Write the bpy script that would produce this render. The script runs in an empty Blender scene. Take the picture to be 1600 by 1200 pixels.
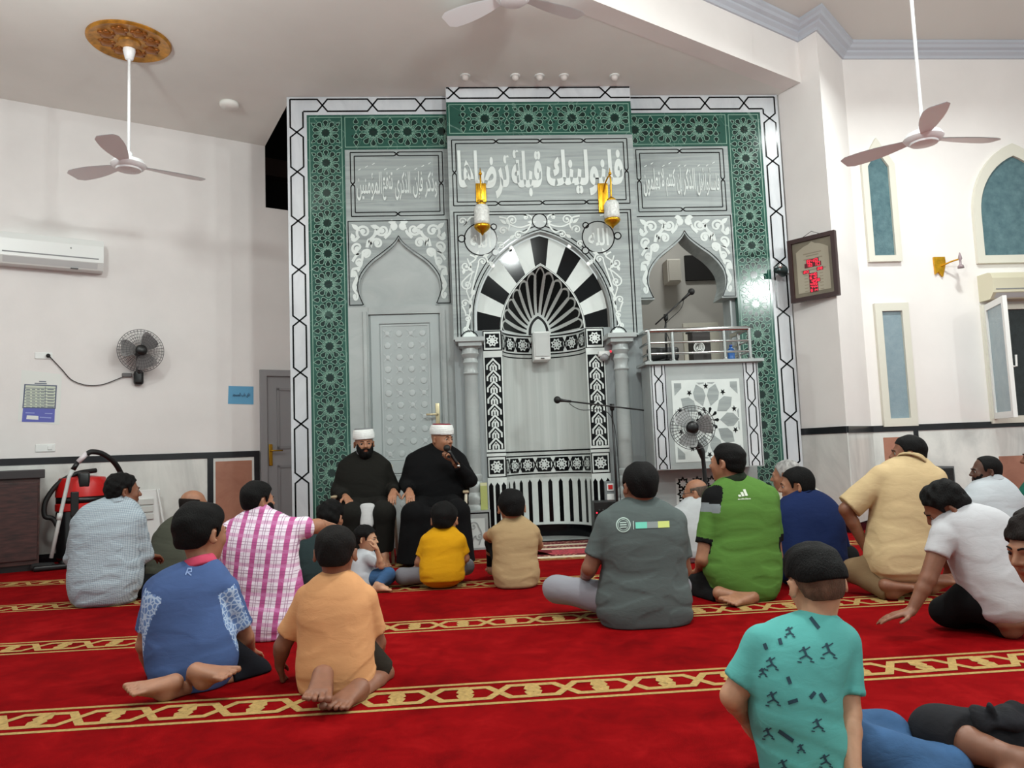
import bpy, bmesh, math, random, os
import numpy as np
from mathutils import Vector, Matrix
from mathutils.bvhtree import BVHTree

sc = bpy.context.scene
col = sc.collection
random.seed(7)
rng = np.random.default_rng(7)

# ------------------------------------------------------------------ camera
PITCH, YAW, ROLL = math.radians(5.00652721), math.radians(4.24584023), math.radians(-2.23118064)
FPX = 1200.0
CAM = np.array([0.0, 0.0, 0.96])
_f = np.array([math.sin(YAW) * math.cos(PITCH), math.cos(YAW) * math.cos(PITCH), math.sin(PITCH)])
_r = np.array([math.cos(YAW), -math.sin(YAW), 0.0])
_u = np.cross(_r, _f)
CR = math.cos(ROLL) * _r + math.sin(ROLL) * _u
CU = -math.sin(ROLL) * _r + math.cos(ROLL) * _u
CF = _f
cam_d = bpy.data.cameras.new('camera')
cam_d.sensor_width = 36.0
cam_d.lens = 36.0 * FPX / 1600.0
cam_d.clip_end = 100
cam_o = bpy.data.objects.new('camera', cam_d)
cam_o.matrix_world = Matrix(((CR[0], CU[0], -CF[0], CAM[0]), (CR[1], CU[1], -CF[1], CAM[1]), (CR[2], CU[2], -CF[2], CAM[2]), (0, 0, 0, 1)))
col.objects.link(cam_o)
sc.camera = cam_o

# ------------------------------------------------------------------ view, world, lights
sc.view_settings.view_transform = 'Standard'
sc.view_settings.look = 'None'
sc.view_settings.exposure = 0.4
sc.view_settings.gamma = 1.0
sc.view_settings.use_curve_mapping = False
wd = bpy.data.worlds.new('world'); sc.world = wd
wd.use_nodes = True
bg = wd.node_tree.nodes['Background']
bg.inputs[0].default_value = (0.92, 1.0, 0.97, 1)
bg.inputs[1].default_value = 0.48

def lamp(loc, power, size, color=(.93, 1, .97), rot=(0, 0, 0), shape='DISK'):
    d = bpy.data.lights.new('ceiling_lamp_light', 'AREA')
    d.energy = power; d.size = size; d.shape = shape; d.color = color
    o = bpy.data.objects.new('ceiling_lamp_light', d)
    o.location = loc; o.rotation_euler = rot
    col.objects.link(o)
    return o
def fill_point(loc, power, r=.16, color=(.93, 1, .97)):
    d = bpy.data.lights.new('ceiling_fill_light', 'POINT'); d.energy = power; d.shadow_soft_size = r; d.color = color
    o = bpy.data.objects.new('ceiling_fill_light', d); o.location = loc; col.objects.link(o); return o
# unseen point lights added to brighten the ceiling; round panel lights of the hall
fill_point((-2.9, 4.4, 4.0), 125)
fill_point((1.0, 3.4, 4.3), 200)
fill_point((4.2, 2.4, 4.4), 150)
lamp((4.8, 6.0, 5.3), 120, 0.5, rot=(math.radians(-12), 0, 0))
lamp((-0.6, 0.8, 5.3), 60, 0.6)
lamp((2.9, 9.0, 4.2), 14, 0.3)
lamp((8.7, -4.6, 5.2), 170, 0.28, rot=(math.radians(40), 0, math.radians(35)))

# ------------------------------------------------------------------ pixel rays (the photograph read as 1600 x 1200)
def ray(px, py):
    return CF * FPX + CR * (px - 800.0) + CU * (600.0 - py)
def at_y(px, py, Y):
    a = ray(px, py); return CAM + a * (Y / a[1])
def at_z(px, py, z):
    a = ray(px, py); return CAM + a * ((z - CAM[2]) / a[2])
def at_plane(px, py, p0, n):
    a = ray(px, py); n = np.array(n, float)
    return CAM + a * (np.dot(np.array(p0, float) - CAM, n) / np.dot(a, n))

# ------------------------------------------------------------------ object properties
def tag(o, label=None, cat=None, group=None, kind=None):
    if label: o['label'] = label
    if cat: o['category'] = cat
    if group: o['group'] = group
    if kind: o['kind'] = kind
    return o
def thing(name, loc, label, cat, group=None, rz=0.0):
    o = bpy.data.objects.new(name, None)
    o.empty_display_size = 0.1
    o.location = loc; o.rotation_euler = (0, 0, rz)
    col.objects.link(o)
    return tag(o, label, cat, group)
def copy_tree(o, parent=None):
    c = o.copy(); col.objects.link(c)
    if parent is not None: c.parent = parent
    for ch in [x for x in o.children]:
        copy_tree(ch, c)
    return c

# ------------------------------------------------------------------ materials
def lin(c):
    return tuple(((v / 255) / 12.92 if v / 255 <= .04045 else ((v / 255 + .055) / 1.055) ** 2.4) for v in c) + (1.0,)
class NT:
    def __init__(s, name):
        s.m = bpy.data.materials.new(name); s.m.use_nodes = True
        s.t = s.m.node_tree; s.b = s.t.nodes['Principled BSDF']
    def n(s, typ, **k):
        x = s.t.nodes.new(typ)
        for a, v in k.items(): setattr(x, a, v)
        return x
    def l(s, a, b): s.t.links.new(a, b)
    def coords(s, scale=(1, 1, 1), rot=(0, 0, 0)):
        tc = s.n('ShaderNodeTexCoord'); mp = s.n('ShaderNodeMapping')
        mp.inputs['Scale'].default_value = scale; mp.inputs['Rotation'].default_value = rot
        s.l(tc.outputs['Object'], mp.inputs['Vector']); return mp.outputs[0]
    def noise(s, vec, scale, detail=4, rough=.55, dist=0):
        x = s.n('ShaderNodeTexNoise'); x.inputs['Scale'].default_value = scale; x.inputs['Detail'].default_value = detail
        x.inputs['Roughness'].default_value = rough; x.inputs['Distortion'].default_value = dist
        s.l(vec, x.inputs['Vector']); return x.outputs['Fac']
    def ramp(s, fac, stops):
        x = s.n('ShaderNodeValToRGB'); e = x.color_ramp.elements
        while len(e) < len(stops): e.new(.5)
        for i, (p, c) in enumerate(stops): e[i].position = p; e[i].color = c
        s.l(fac, x.inputs[0]); return x.outputs[0]
    def bump(s, h, strength=.3, dist=.01):
        x = s.n('ShaderNodeBump'); x.inputs['Strength'].default_value = strength; x.inputs['Distance'].default_value = dist
        s.l(h, x.inputs['Height']); s.l(x.outputs[0], s.b.inputs['Normal'])
    def mix(s, a, b, f):
        x = s.n('ShaderNodeMix', data_type='RGBA')
        for v, i in ((f, 0), (a, 6), (b, 7)):
            if isinstance(v, (int, float)): x.inputs[i].default_value = v
            elif isinstance(v, tuple): x.inputs[i].default_value = v
            else: s.l(v, x.inputs[i])
        return x.outputs[2]
    def math(s, op, a, b=0.0, c=0.0):
        x = s.n('ShaderNodeMath', operation=op)
        for i, v in enumerate((a, b, c)):
            if isinstance(v, (int, float)): x.inputs[i].default_value = v
            else: s.l(v, x.inputs[i])
        return x.outputs[0]
MATS = {}
def mat(name, c, rough=.5, metal=0.0, vary=0.0, vscale=6.0, bump=0.0, bscale=60.0, spec=.5, emit=0.0, vdim=(1, 1, 1), coat=0.0):
    """plain colour, varied a little by noise, with an optional fine bump"""
    if name in MATS: return MATS[name]
    t = NT(name); b = t.b
    b.inputs['Base Color'].default_value = lin(c); b.inputs['Roughness'].default_value = rough
    b.inputs['Metallic'].default_value = metal; b.inputs['Specular IOR Level'].default_value = spec
    b.inputs['Coat Weight'].default_value = coat
    if vary or bump:
        v = t.coords(vdim)
        if vary:
            n = t.noise(v, vscale)
            lo = lin(tuple(x * (1 - vary) for x in c)); hi = lin(tuple(min(255, x * (1 + vary)) for x in c))
            t.l(t.ramp(n, [(.3, lo), (.7, hi)]), b.inputs['Base Color'])
        if bump: t.bump(t.noise(v, bscale, 6), bump, .01)
    if emit:
        b.inputs['Emission Color'].default_value = lin(c); b.inputs['Emission Strength'].default_value = emit
    MATS[name] = t.m
    return t.m
def marble(name, base, vein, rough=.18, scale=(1, 1, 1), rot=(0, 0, 0), amount=(.46, .62), fine=3.0, detail=8):
    if name in MATS: return MATS[name]
    t = NT(name); v = t.coords(scale, rot)
    n1 = t.noise(v, fine, detail, .62, 1.2); n2 = t.noise(v, fine * .35, 4, .5, .4)
    c1 = t.ramp(n1, [(amount[0], lin(vein)), (amount[1], lin(base))])
    lo = lin(tuple(x * .88 for x in base)); c2 = t.ramp(n2, [(.35, lo), (.65, lin(base))])
    t.l(t.mix(c1, c2, .5), t.b.inputs['Base Color'])
    t.b.inputs['Roughness'].default_value = rough
    MATS[name] = t.m
    return t.m

# ------------------------------------------------------------------ mesh builder
def unit(v):
    v = np.array(v, float); return v / max(1e-9, np.linalg.norm(v))
class MB:
    def __init__(s): s.v = []; s.f = []; s.mi = []
    def add(s, verts, faces, m=0):
        k = len(s.v); s.v.extend([tuple(map(float, p)) for p in verts])
        for f in faces: s.f.append([i + k for i in f]); s.mi.append(m)
        return s
    def box(s, x0, x1, y0, y1, z0, z1, m=0):
        return s.add([(x0, y0, z0), (x1, y0, z0), (x1, y1, z0), (x0, y1, z0), (x0, y0, z1), (x1, y0, z1), (x1, y1, z1), (x0, y1, z1)],
                     [(0, 3, 2, 1), (4, 5, 6, 7), (0, 1, 5, 4), (1, 2, 6, 5), (2, 3, 7, 6), (3, 0, 4, 7)], m)
    def rbox(s, x0, x1, y0, y1, z0, z1, r=.01, m=0, n=3):
        """box with rounded vertical and horizontal edges"""
        bm = bmesh.new(); bmesh.ops.create_cube(bm, size=1)
        for v in bm.verts: v.co = Vector(((x0 + x1) / 2 + v.co.x * (x1 - x0), (y0 + y1) / 2 + v.co.y * (y1 - y0), (z0 + z1) / 2 + v.co.z * (z1 - z0)))
        bmesh.ops.bevel(bm, geom=bm.edges[:], offset=r, segments=n, affect='EDGES', profile=.5)
        bm.verts.index_update()
        s.add([v.co for v in bm.verts], [[v.index for v in f.verts] for f in bm.faces], m); bm.free(); return s
    def poly(s, pts, y, m=0):                      # flat polygon in the XZ plane at depth y, facing -y
        return s.add([(x, y, z) for x, z in pts], [list(range(len(pts)))], m)
    def prism(s, pts, y0, y1, m=0):                # outline in XZ pushed from y0 (front) to y1
        n = len(pts)
        s.add([(x, y0, z) for x, z in pts] + [(x, y1, z) for x, z in pts],
              [list(range(n)), list(range(2 * n - 1, n - 1, -1))] + [(i, i + n, (i + 1) % n + n, (i + 1) % n) for i in range(n)], m)
        return s
    def strip(s, pts, w, y, m=0, closed=False, taper=None):   # a flat line of width w in the XZ plane
        p = np.array(pts, float); n = len(p)
        if n < 2: return s
        nx = np.roll(p, -1, 0) - p; pv = p - np.roll(p, 1, 0)
        if not closed: nx[-1] = pv[-1]; pv[0] = nx[0]
        a = nx / np.maximum(1e-9, np.linalg.norm(nx, axis=1))[:, None]; b = pv / np.maximum(1e-9, np.linalg.norm(pv, axis=1))[:, None]
        t = a + b; ln = np.linalg.norm(t, axis=1); t = np.where(ln[:, None] > .3, t / np.maximum(ln, 1e-9)[:, None], a)
        nr = np.stack([-t[:, 1], t[:, 0]], 1); cs = np.clip((nr * np.stack([-a[:, 1], a[:, 0]], 1)).sum(1), .45, 1)
        hw = (w / 2) / cs
        if taper is not None: hw = hw * np.array(taper)
        L = p + nr * hw[:, None]; R = p - nr * hw[:, None]
        vs = [(x, y, z) for x, z in L] + [(x, y, z) for x, z in R]
        fs = [(i, i + n, (i + 1) % n + n, (i + 1) % n) for i in range(n if closed else n - 1)]
        return s.add(vs, fs, m)
    def tube(s, path, r, m=0, n=10, caps=True):
        p = [np.array(q, float) for q in path]; k = len(p); rr = r if hasattr(r, '__len__') else [r] * k
        t0 = unit(p[1] - p[0]); up = np.array([0, 0, 1.]) if abs(t0[2]) < .9 else np.array([1., 0, 0])
        nrm = unit(np.cross(t0, up)); vs = []
        for i in range(k):
            t = unit(p[min(i + 1, k - 1)] - p[max(i - 1, 0)])
            nrm = unit(nrm - t * np.dot(nrm, t)); bn = np.cross(t, nrm)
            for j in range(n):
                a = 2 * math.pi * j / n; vs.append(p[i] + rr[i] * (math.cos(a) * nrm + math.sin(a) * bn))
        fs = [(i * n + j, i * n + (j + 1) % n, (i + 1) * n + (j + 1) % n, (i + 1) * n + j) for i in range(k - 1) for j in range(n)]
        if caps: fs += [list(range(n - 1, -1, -1)), list(range((k - 1) * n, k * n))]
        return s.add(vs, fs, m)
    def lathe(s, prof, c, axis=(0, 0, 1), m=0, n=24, sx=1.0):
        """profile of (radius, height) about an axis through c"""
        ax = unit(axis); up = np.array([0, 1., 0]) if abs(ax[2]) > .9 else np.array([0, 0, 1.])
        e1 = unit(np.cross(up, ax)); e2 = np.cross(ax, e1); c = np.array(c, float); vs = []; k = len(prof)
        for r, h in prof:
            for j in range(n):
                a = 2 * math.pi * j / n; vs.append(c + ax * h + r * (math.cos(a) * e1 * sx + math.sin(a) * e2))
        fs = [(i * n + j, i * n + (j + 1) % n, (i + 1) * n + (j + 1) % n, (i + 1) * n + j) for i in range(k - 1) for j in range(n)]
        fs += [list(range(n - 1, -1, -1)), list(range((k - 1) * n, k * n))]
        return s.add(vs, fs, m)
    def ball(s, c, r, m=0, nu=16, nv=10, sc_=(1, 1, 1)):
        return s.add(*sphere_vf(c, r, nu, nv, sc_), m)
    def grid(s, fn, nu, nv, m=0, mfn=None):        # fn(u, v) -> point, u and v in 0..1
        k = len(s.v); s.v.extend([tuple(map(float, fn(i / nu, j / nv))) for j in range(nv + 1) for i in range(nu + 1)])
        for j in range(nv):
            for i in range(nu):
                a = k + j * (nu + 1) + i; s.f.append([a, a + 1, a + nu + 2, a + nu + 1])
                s.mi.append(mfn((i + .5) / nu, (j + .5) / nv) if mfn else m)
        return s
    def xform(s, fn, start=0):
        for i in range(start, len(s.v)): s.v[i] = tuple(map(float, fn(np.array(s.v[i]))))
        return s
    def build(s, name, mats, parent=None, smooth=False, loc=None, auto=None):
        me = bpy.data.meshes.new(name); me.from_pydata(s.v, [], s.f)
        ml = mats if isinstance(mats, (list, tuple)) else [mats]
        for x in ml: me.materials.append(x)
        if len(ml) > 1: me.polygons.foreach_set('material_index', s.mi)
        if smooth: me.polygons.foreach_set('use_smooth', [True] * len(s.f))
        me.update()
        if smooth and auto: me.set_sharp_from_angle(angle=math.radians(auto))
        o = bpy.data.objects.new(name, me); col.objects.link(o)
        if parent is not None:
            o.parent = parent
            o.location = (0, 0, 0)
        if loc is not None: o.location = loc
        return o
def sphere_vf(c, r, nu=16, nv=10, sc_=(1, 1, 1)):
    vs = [(c[0], c[1], c[2] + r * sc_[2])]; fs = []
    for j in range(1, nv):
        b = math.pi * j / nv
        for i in range(nu):
            a = 2 * math.pi * i / nu
            vs.append((c[0] + r * sc_[0] * math.sin(b) * math.cos(a), c[1] + r * sc_[1] * math.sin(b) * math.sin(a), c[2] + r * sc_[2] * math.cos(b)))
    vs.append((c[0], c[1], c[2] - r * sc_[2])); L = len(vs) - 1
    for i in range(nu):
        fs.append((0, 1 + i, 1 + (i + 1) % nu)); fs.append((L, 1 + (nv - 2) * nu + (i + 1) % nu, 1 + (nv - 2) * nu + i))
        for j in range(nv - 2): fs.append((1 + j * nu + i, 1 + (j + 1) * nu + i, 1 + (j + 1) * nu + (i + 1) % nu, 1 + j * nu + (i + 1) % nu))
    return vs, fs
def catmull(pts, n=8, closed=False):
    p = [np.array(q, float) for q in pts]; k = len(p); out = []
    for i in range(k if closed else k - 1):
        g = (lambda j: p[j % k]) if closed else (lambda j: p[min(max(j, 0), k - 1)])
        a, b, c, d = g(i - 1), g(i), g(i + 1), g(i + 2)
        for t in np.linspace(0, 1, n, endpoint=False):
            out.append(.5 * ((2 * b) + (-a + c) * t + (2 * a - 5 * b + 4 * c - d) * t * t + (-a + 3 * b - 3 * c + d) * t ** 3))
    if not closed: out.append(p[-1])
    return out
def circle_pts(cx, cz, r, n=32, a0=0.0, a1=2 * math.pi):
    full = abs(a1 - a0) > 6.28
    return [(cx + r * math.cos(a0 + (a1 - a0) * i / n), cz + r * math.sin(a0 + (a1 - a0) * i / n)) for i in range(n if full else n + 1)]

# ------------------------------------------------------------------ writing
_FORMS = {}
for _ch, _b, _n in [('ء', 0xFE80, 1), ('أ', 0xFE83, 2), ('ؤ', 0xFE85, 2), ('إ', 0xFE87, 2), ('ئ', 0xFE89, 4), ('ا', 0xFE8D, 2), ('ب', 0xFE8F, 4), ('ة', 0xFE93, 2),
                    ('ت', 0xFE95, 4), ('ث', 0xFE99, 4), ('ج', 0xFE9D, 4), ('ح', 0xFEA1, 4), ('خ', 0xFEA5, 4), ('د', 0xFEA9, 2), ('ذ', 0xFEAB, 2), ('ر', 0xFEAD, 2),
                    ('ز', 0xFEAF, 2), ('س', 0xFEB1, 4), ('ش', 0xFEB5, 4), ('ص', 0xFEB9, 4), ('ض', 0xFEBD, 4), ('ط', 0xFEC1, 4), ('ظ', 0xFEC5, 4), ('ع', 0xFEC9, 4),
                    ('غ', 0xFECD, 4), ('ف', 0xFED1, 4), ('ق', 0xFED5, 4), ('ك', 0xFED9, 4), ('ل', 0xFEDD, 4), ('م', 0xFEE1, 4), ('ن', 0xFEE5, 4), ('ه', 0xFEE9, 4),
                    ('و', 0xFEED, 2), ('ى', 0xFEEF, 2), ('ي', 0xFEF1, 4)]:
    _FORMS[_ch] = (_b, _n)
def shape_arabic(s):
    s = s.replace('لا', '\u0001'); out = []
    two = lambda c: c in _FORMS and _FORMS[c][1] == 4
    for i, c in enumerate(s):
        pj = i > 0 and two(s[i - 1])
        if c == '\u0001': out.append(chr(0xFEFC if pj else 0xFEFB)); continue
        if c not in _FORMS: out.append(c); continue
        b, n = _FORMS[c]; nj = i + 1 < len(s) and (s[i + 1] in _FORMS and _FORMS[s[i + 1]][1] > 1 or s[i + 1] == '\u0001')
        pj = pj and n > 1
        if n == 4: out.append(chr(b + (3 if pj and nj else 1 if pj else 2 if nj else 0)))
        else: out.append(chr(b + (1 if pj and n > 1 else 0)))
    return ''.join(reversed(out))
_GL = {}
def text_vf(body, bold=0.0, arabic=True, font=None):
    """flat filled lettering scaled to a unit box: (verts, faces, width / height)"""
    key = (body, bold, arabic)
    if key in _GL: return _GL[key]
    c = bpy.data.curves.new('lettering', 'FONT'); c.body = shape_arabic(body) if arabic else body
    c.offset = bold; c.resolution_u = 3
    o = bpy.data.objects.new('lettering', c); col.objects.link(o)
    dg = bpy.context.evaluated_depsgraph_get(); ev = o.evaluated_get(dg); me = ev.to_mesh()
    v = np.array([x.co[:] for x in me.vertices]); f = [list(p.vertices) for p in me.polygons]
    ev.to_mesh_clear(); bpy.data.objects.remove(o); bpy.data.curves.remove(c)
    lo, hi = v.min(0), v.max(0); asp = (hi[0] - lo[0]) / max(1e-6, hi[1] - lo[1])
    v = (v[:, :2] - lo[:2]) / np.maximum(1e-6, (hi - lo)[:2])
    par = list(range(len(v)))                        # letters that run into each other lie a hair apart in depth
    def root(i):
        while par[i] != i: par[i] = par[par[i]]; i = par[i]
        return i
    for q in f:
        for i in q[1:]: par[root(i)] = root(q[0])
    order = {}; dep = np.array([order.setdefault(root(i), len(order)) for i in range(len(v))])
    _GL[key] = (np.column_stack([v, dep]), f, asp); return _GL[key]
def text_on(mb, body, x0, x1, z0, z1, y, m=0, bold=0.0, arabic=True):
    v, f, _ = text_vf(body, bold, arabic)
    mb.add([(x0 + (x1 - x0) * a, y - .00025 * d, z0 + (z1 - z0) * b) for a, b, d in v], f, m)
# ------------------------------------------------------------------ the room
class Frame:
    """a wall: p0 on its face, heading a along it; local x along, y into the wall, z up"""
    def __init__(s, p0, a):
        s.p0 = np.array([p0[0], p0[1], 0.0]); s.a = a
        s.d = np.array([math.cos(a), math.sin(a), 0]); s.n = np.array([-math.sin(a), math.cos(a), 0])
    def px(s, px, py, off=0.0):                    # pixel to (along, z) on the face moved off into the room
        q = at_plane(px, py, s.p0 - s.n * off, s.n); return float(np.dot(q - s.p0, s.d)), float(q[2])
    def pt(s, x, z=0.0, off=0.0): return s.p0 + s.d * x - s.n * off + np.array([0, 0, z])
    def place(s, o): o.location = s.p0; o.rotation_euler = (0, 0, s.a); return o
    def thing(s, name, x, z, label, cat, group=None, off=0.0):
        return thing(name, s.pt(x, z, off), label, cat, group, s.a)

YW, YC, YN = 8.16, 7.95, 8.05                      # side panels, middle block, niche front
ZL, ZU = 4.88, 5.50                                # the two ceilings
LW = Frame((-4.69, 8.17), math.atan2(1.33, 2.42))
RW = Frame((4.6, 8.25), 0.0)
GF = Frame((3.77, 8.18), math.atan2(-.53, .23)); GL = math.hypot(.53, .23)
BF = Frame((4.0, 7.65), math.atan2(.6, .6)); BL = math.hypot(.6, .6)
BEAM_A = (-7.0, 1.42); TIP = (3.9, 7.88)

plaster = mat('plaster_wall', (226, 222, 220), .85, vary=.02, vscale=1.5, bump=.05, bscale=40)
plaster_r = mat('plaster_wall_white', (234, 229, 226), .85, vary=.015, vscale=1.5, bump=.05, bscale=40)
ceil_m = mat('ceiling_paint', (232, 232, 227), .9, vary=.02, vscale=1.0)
black_stone = mat('black_stone', (18, 19, 24), .25, vary=.3, vscale=9)
wains = marble('wainscot_marble', (226, 226, 221), (176, 178, 176), .22, (1.6, 1.6, .7), (0, .3, 0), (.36, .60), 1.6)
brown_m = marble('brown_marble', (176, 122, 100), (150, 98, 80), .25, (1, 1, 1), (0, .5, 0), (.35, .6), 3.0)
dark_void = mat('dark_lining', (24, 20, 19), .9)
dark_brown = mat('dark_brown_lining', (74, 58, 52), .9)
gray_paint = mat('gray_door_paint', (150, 149, 151), .5)
brass = mat('brass', (196, 152, 52), .25, 1.0)
gold = mat('gold_metal', (214, 160, 40), .28, .9, vary=.12, vscale=20)

def structure(name, mb, mats, frame=None, smooth=False, parent=None):
    o = mb.build(name, mats, parent, smooth)
    if frame: frame.place(o)
    if parent is None: o['kind'] = 'structure'
    return o

# carpet floor -----------------------------------------------------
def carpet_material():
    t = NT('red_carpet'); v = t.coords()
    a = t.noise(v, 1.7, 5, .6, .3); b = t.noise(v, 7.0, 5, .65, .6)
    f = t.math('ADD', t.math('MULTIPLY', a, .55), t.math('MULTIPLY', b, .45))
    t.l(t.ramp(f, [(.36, lin((100, 2, 5))), (.52, lin((125, 5, 9))), (.66, lin((144, 15, 18)))]), t.b.inputs['Base Color'])
    t.b.inputs['Roughness'].default_value = .95; t.b.inputs['Specular IOR Level'].default_value = .04
    pass
    n = t.noise(v, 420, 2); t.bump(n, .5, .004)
    return t.m
red_carpet = carpet_material()
gold_pile = mat('gold_pile', (172, 142, 88), .95, vary=.10, vscale=60, bump=.5, bscale=420, spec=.15)
MB().box(-9, 9.5, -2.5, 10.5, -.2, -.004).build('floor', mat('floor_concrete', (120, 60, 55), .9))['kind'] = 'structure'
mb = MB()
mb.add([(-6.3, -2.2, 0), (9.0, -2.2, 0), (9.0, 8.2, 0), (4.45, 8.2, 0), (3.98, 7.62, 0), (3.7, 8.12, 0), (-1.7, 8.12, 0), (-1.72, 9.75, 0), (-6.3, 7.22, 0)], [list(range(9))])
stripes = [3.175, 4.455, 5.735, 6.93]
def stripe_pattern(mb, yc, x0, x1, hw=.145, u=.272, z=.0012):
    def fl(pts, w, dz=0.0):                                # strip in the XZ plane turned down onto the floor
        k = len(mb.v); mb.strip(pts, w, 0, 1)
        mb.xform(lambda p: np.array([p[0], p[2], z + dz]), k)
    for s in (-1, 1): fl([(x0, yc + s * (hw - .012)), (x1, yc + s * (hw - .012))], .024)
    h = (hw - .045) * 2; n0 = int(x0 / u) - 1
    for i in range(n0, int(x1 / u) + 2):
        o = i * u
        if o < x0 + .05 or o + u * 1.06 > x1: continue
        A = [(-.03, .42), (.07, .60), (.02, .86), (.34, .86), (.66, .14), (.98, .14), (.93, .40), (1.03, .58)]
        for dz, fy in ((0, lambda b: b), (.0008, lambda b: 1 - b)): fl([(o + a * u, yc - h / 2 + fy(b) * h) for a, b in A], .032, dz + .0004 * (i % 2))
for k, yc in enumerate(stripes): stripe_pattern(mb, yc, -6.2 if k else -3.2, (8.5 if k < 3 else 3.9) if k else 4.2)
stripe_pattern(mb, 1.90, -2.6, 3.2)
tag(mb.build('prayer_carpet', [red_carpet, gold_pile]), 'red wall-to-wall prayer carpet with gold interlaced row stripes', 'carpet')

# walls --------------------------------------------------------------
hx, hz = LW.px(415, 324)                            # lower corner of the dark opening
mb = MB(); mb.box(-6.5, hx, 0, .25, 0, ZL + .6); mb.box(hx, hx + 2.4, 0, .25, 0, hz)
structure('wall_left', mb, plaster, LW)
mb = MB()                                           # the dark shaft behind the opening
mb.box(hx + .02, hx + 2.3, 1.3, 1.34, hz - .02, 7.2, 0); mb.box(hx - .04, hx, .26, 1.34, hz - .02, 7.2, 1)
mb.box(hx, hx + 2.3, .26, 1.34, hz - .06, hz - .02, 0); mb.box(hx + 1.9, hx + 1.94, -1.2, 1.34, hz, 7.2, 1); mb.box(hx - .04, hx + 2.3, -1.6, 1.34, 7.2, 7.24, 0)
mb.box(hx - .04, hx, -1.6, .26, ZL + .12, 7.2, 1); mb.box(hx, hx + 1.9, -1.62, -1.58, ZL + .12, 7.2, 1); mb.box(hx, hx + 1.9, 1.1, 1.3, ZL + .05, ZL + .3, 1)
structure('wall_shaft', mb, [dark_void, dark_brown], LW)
mb = MB(); mb.box(0, 5, 0, .25, 0, ZU + .4); structure('wall_right', mb, plaster_r, RW)
mb = MB()                                           # the corner pier
q = [GF.pt(0), GF.pt(GL), BF.pt(BL), np.array([4.6, 8.5, 0]), np.array([3.9, 8.5, 0])]
k = len(q)
mb.add([(p[0], p[1], 0) for p in q] + [(p[0], p[1], ZU + .4) for p in q],
       [list(range(k))[::-1], list(range(k, 2 * k))] + [(i, (i + 1) % k, (i + 1) % k + k, i + k) for i in range(k)])
structure('wall_pier', mb, plaster_r)
mb = MB(); mb.box(-1.718, -1.62, YW + .092, 10.3, 0, ZL); mb.box(-1.715, 0, YW + .25, YW + .35, 0, ZL); structure('wall_back', mb, plaster)

# ceilings -------------------------------------------------------------
def slab(name, pts, z0, z1, m):
    k = len(pts); mb = MB()
    mb.add([(x, y, z0) for x, y in pts] + [(x, y, z1) for x, y in pts],
           [list(range(k))[::-1], list(range(k, 2 * k))] + [(i, (i + 1) % k, (i + 1) % k + k, i + k) for i in range(k)])
    return structure(name, mb, m)
w0, w1 = LW.pt(-3.8), LW.pt(hx); n30 = unit((TIP[0] - BEAM_A[0], TIP[1] - BEAM_A[1]))
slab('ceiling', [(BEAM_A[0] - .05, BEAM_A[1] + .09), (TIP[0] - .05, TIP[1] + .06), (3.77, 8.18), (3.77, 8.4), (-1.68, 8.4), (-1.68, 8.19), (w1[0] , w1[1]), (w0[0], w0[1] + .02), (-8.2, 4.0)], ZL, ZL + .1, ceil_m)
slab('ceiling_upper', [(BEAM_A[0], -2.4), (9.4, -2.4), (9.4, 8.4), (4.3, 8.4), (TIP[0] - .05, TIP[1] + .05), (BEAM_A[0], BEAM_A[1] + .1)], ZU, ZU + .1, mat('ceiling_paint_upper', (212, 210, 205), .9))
nb = np.array([n30[1], -n30[0]])                     # beam normal, into the hall
slab('beam', [BEAM_A, TIP, (TIP[0] - nb[0] * .22, TIP[1] - nb[1] * .22), (BEAM_A[0] - nb[0] * .22, BEAM_A[1] - nb[1] * .22)], ZL - .002, ZU, plaster_r)

# crown moulding, rails, wainscot, skirting -----------------------------
def sweep(path, prof, mb, m=0):
    """profile of (out, z) carried along a plan path; out is to the right of travel"""
    p = [np.array(q, float) for q in path]; k = len(p); rows = []
    for i in range(k):
        a = unit(p[i] - p[i - 1]) if i else unit(p[1] - p[0]); b = unit(p[i + 1] - p[i]) if i < k - 1 else a
        na = np.array([a[1], -a[0]]); nb_ = np.array([b[1], -b[0]]); nn = unit(na + nb_); cs = max(.3, float(np.dot(nn, na)))
        rows.append([(p[i][0] + nn[0] * o / cs, p[i][1] + nn[1] * o / cs, z) for o, z in prof])
    n = len(prof); vs = [v for r in rows for v in r]
    fs = [(i * n + j, i * n + (j + 1) % n, (i + 1) * n + (j + 1) % n, (i + 1) * n + j) for i in range(k - 1) for j in range(n)]
    mb.add(vs, fs + [list(range(n))[::-1], list(range((k - 1) * n, k * n))], m)
corn = mat('cornice_paint', (186, 191, 200), .6)
prof = [(0, ZU), (.15, ZU), (.15, ZU - .03), (.125, ZU - .045), (.11, ZU - .07), (.07, ZU - .085), (.065, ZU - .105), (.03, ZU - .13), (.02, ZU - .16), (0, ZU - .16)]
mb = MB(); sweep([BEAM_A, TIP, BF.pt(0)[:2], BF.pt(BL)[:2] + np.array([0, 0]), (9.4, 8.25)], prof, mb); structure('trim_1', mb, corn)
ZR0, ZR1 = 1.015, 1.085
bx0, _ = LW.px(338, 800); bx1, _ = LW.px(404, 800); dx0, dz1 = LW.px(405, 578)
mb = MB()
mb.box(-6.4, dx0 - .01, -.022, 0, ZR0, ZR1, 0)
for x in (bx0 - .10, dx0 - .075): mb.box(x, x + .065, -.021, 0, 0, ZR0, 0)
mb.box(-6.4, dx0 - .01, -.02, 0, 0, .09, 0)
structure('trim_2', mb, [black_stone], LW)
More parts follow.
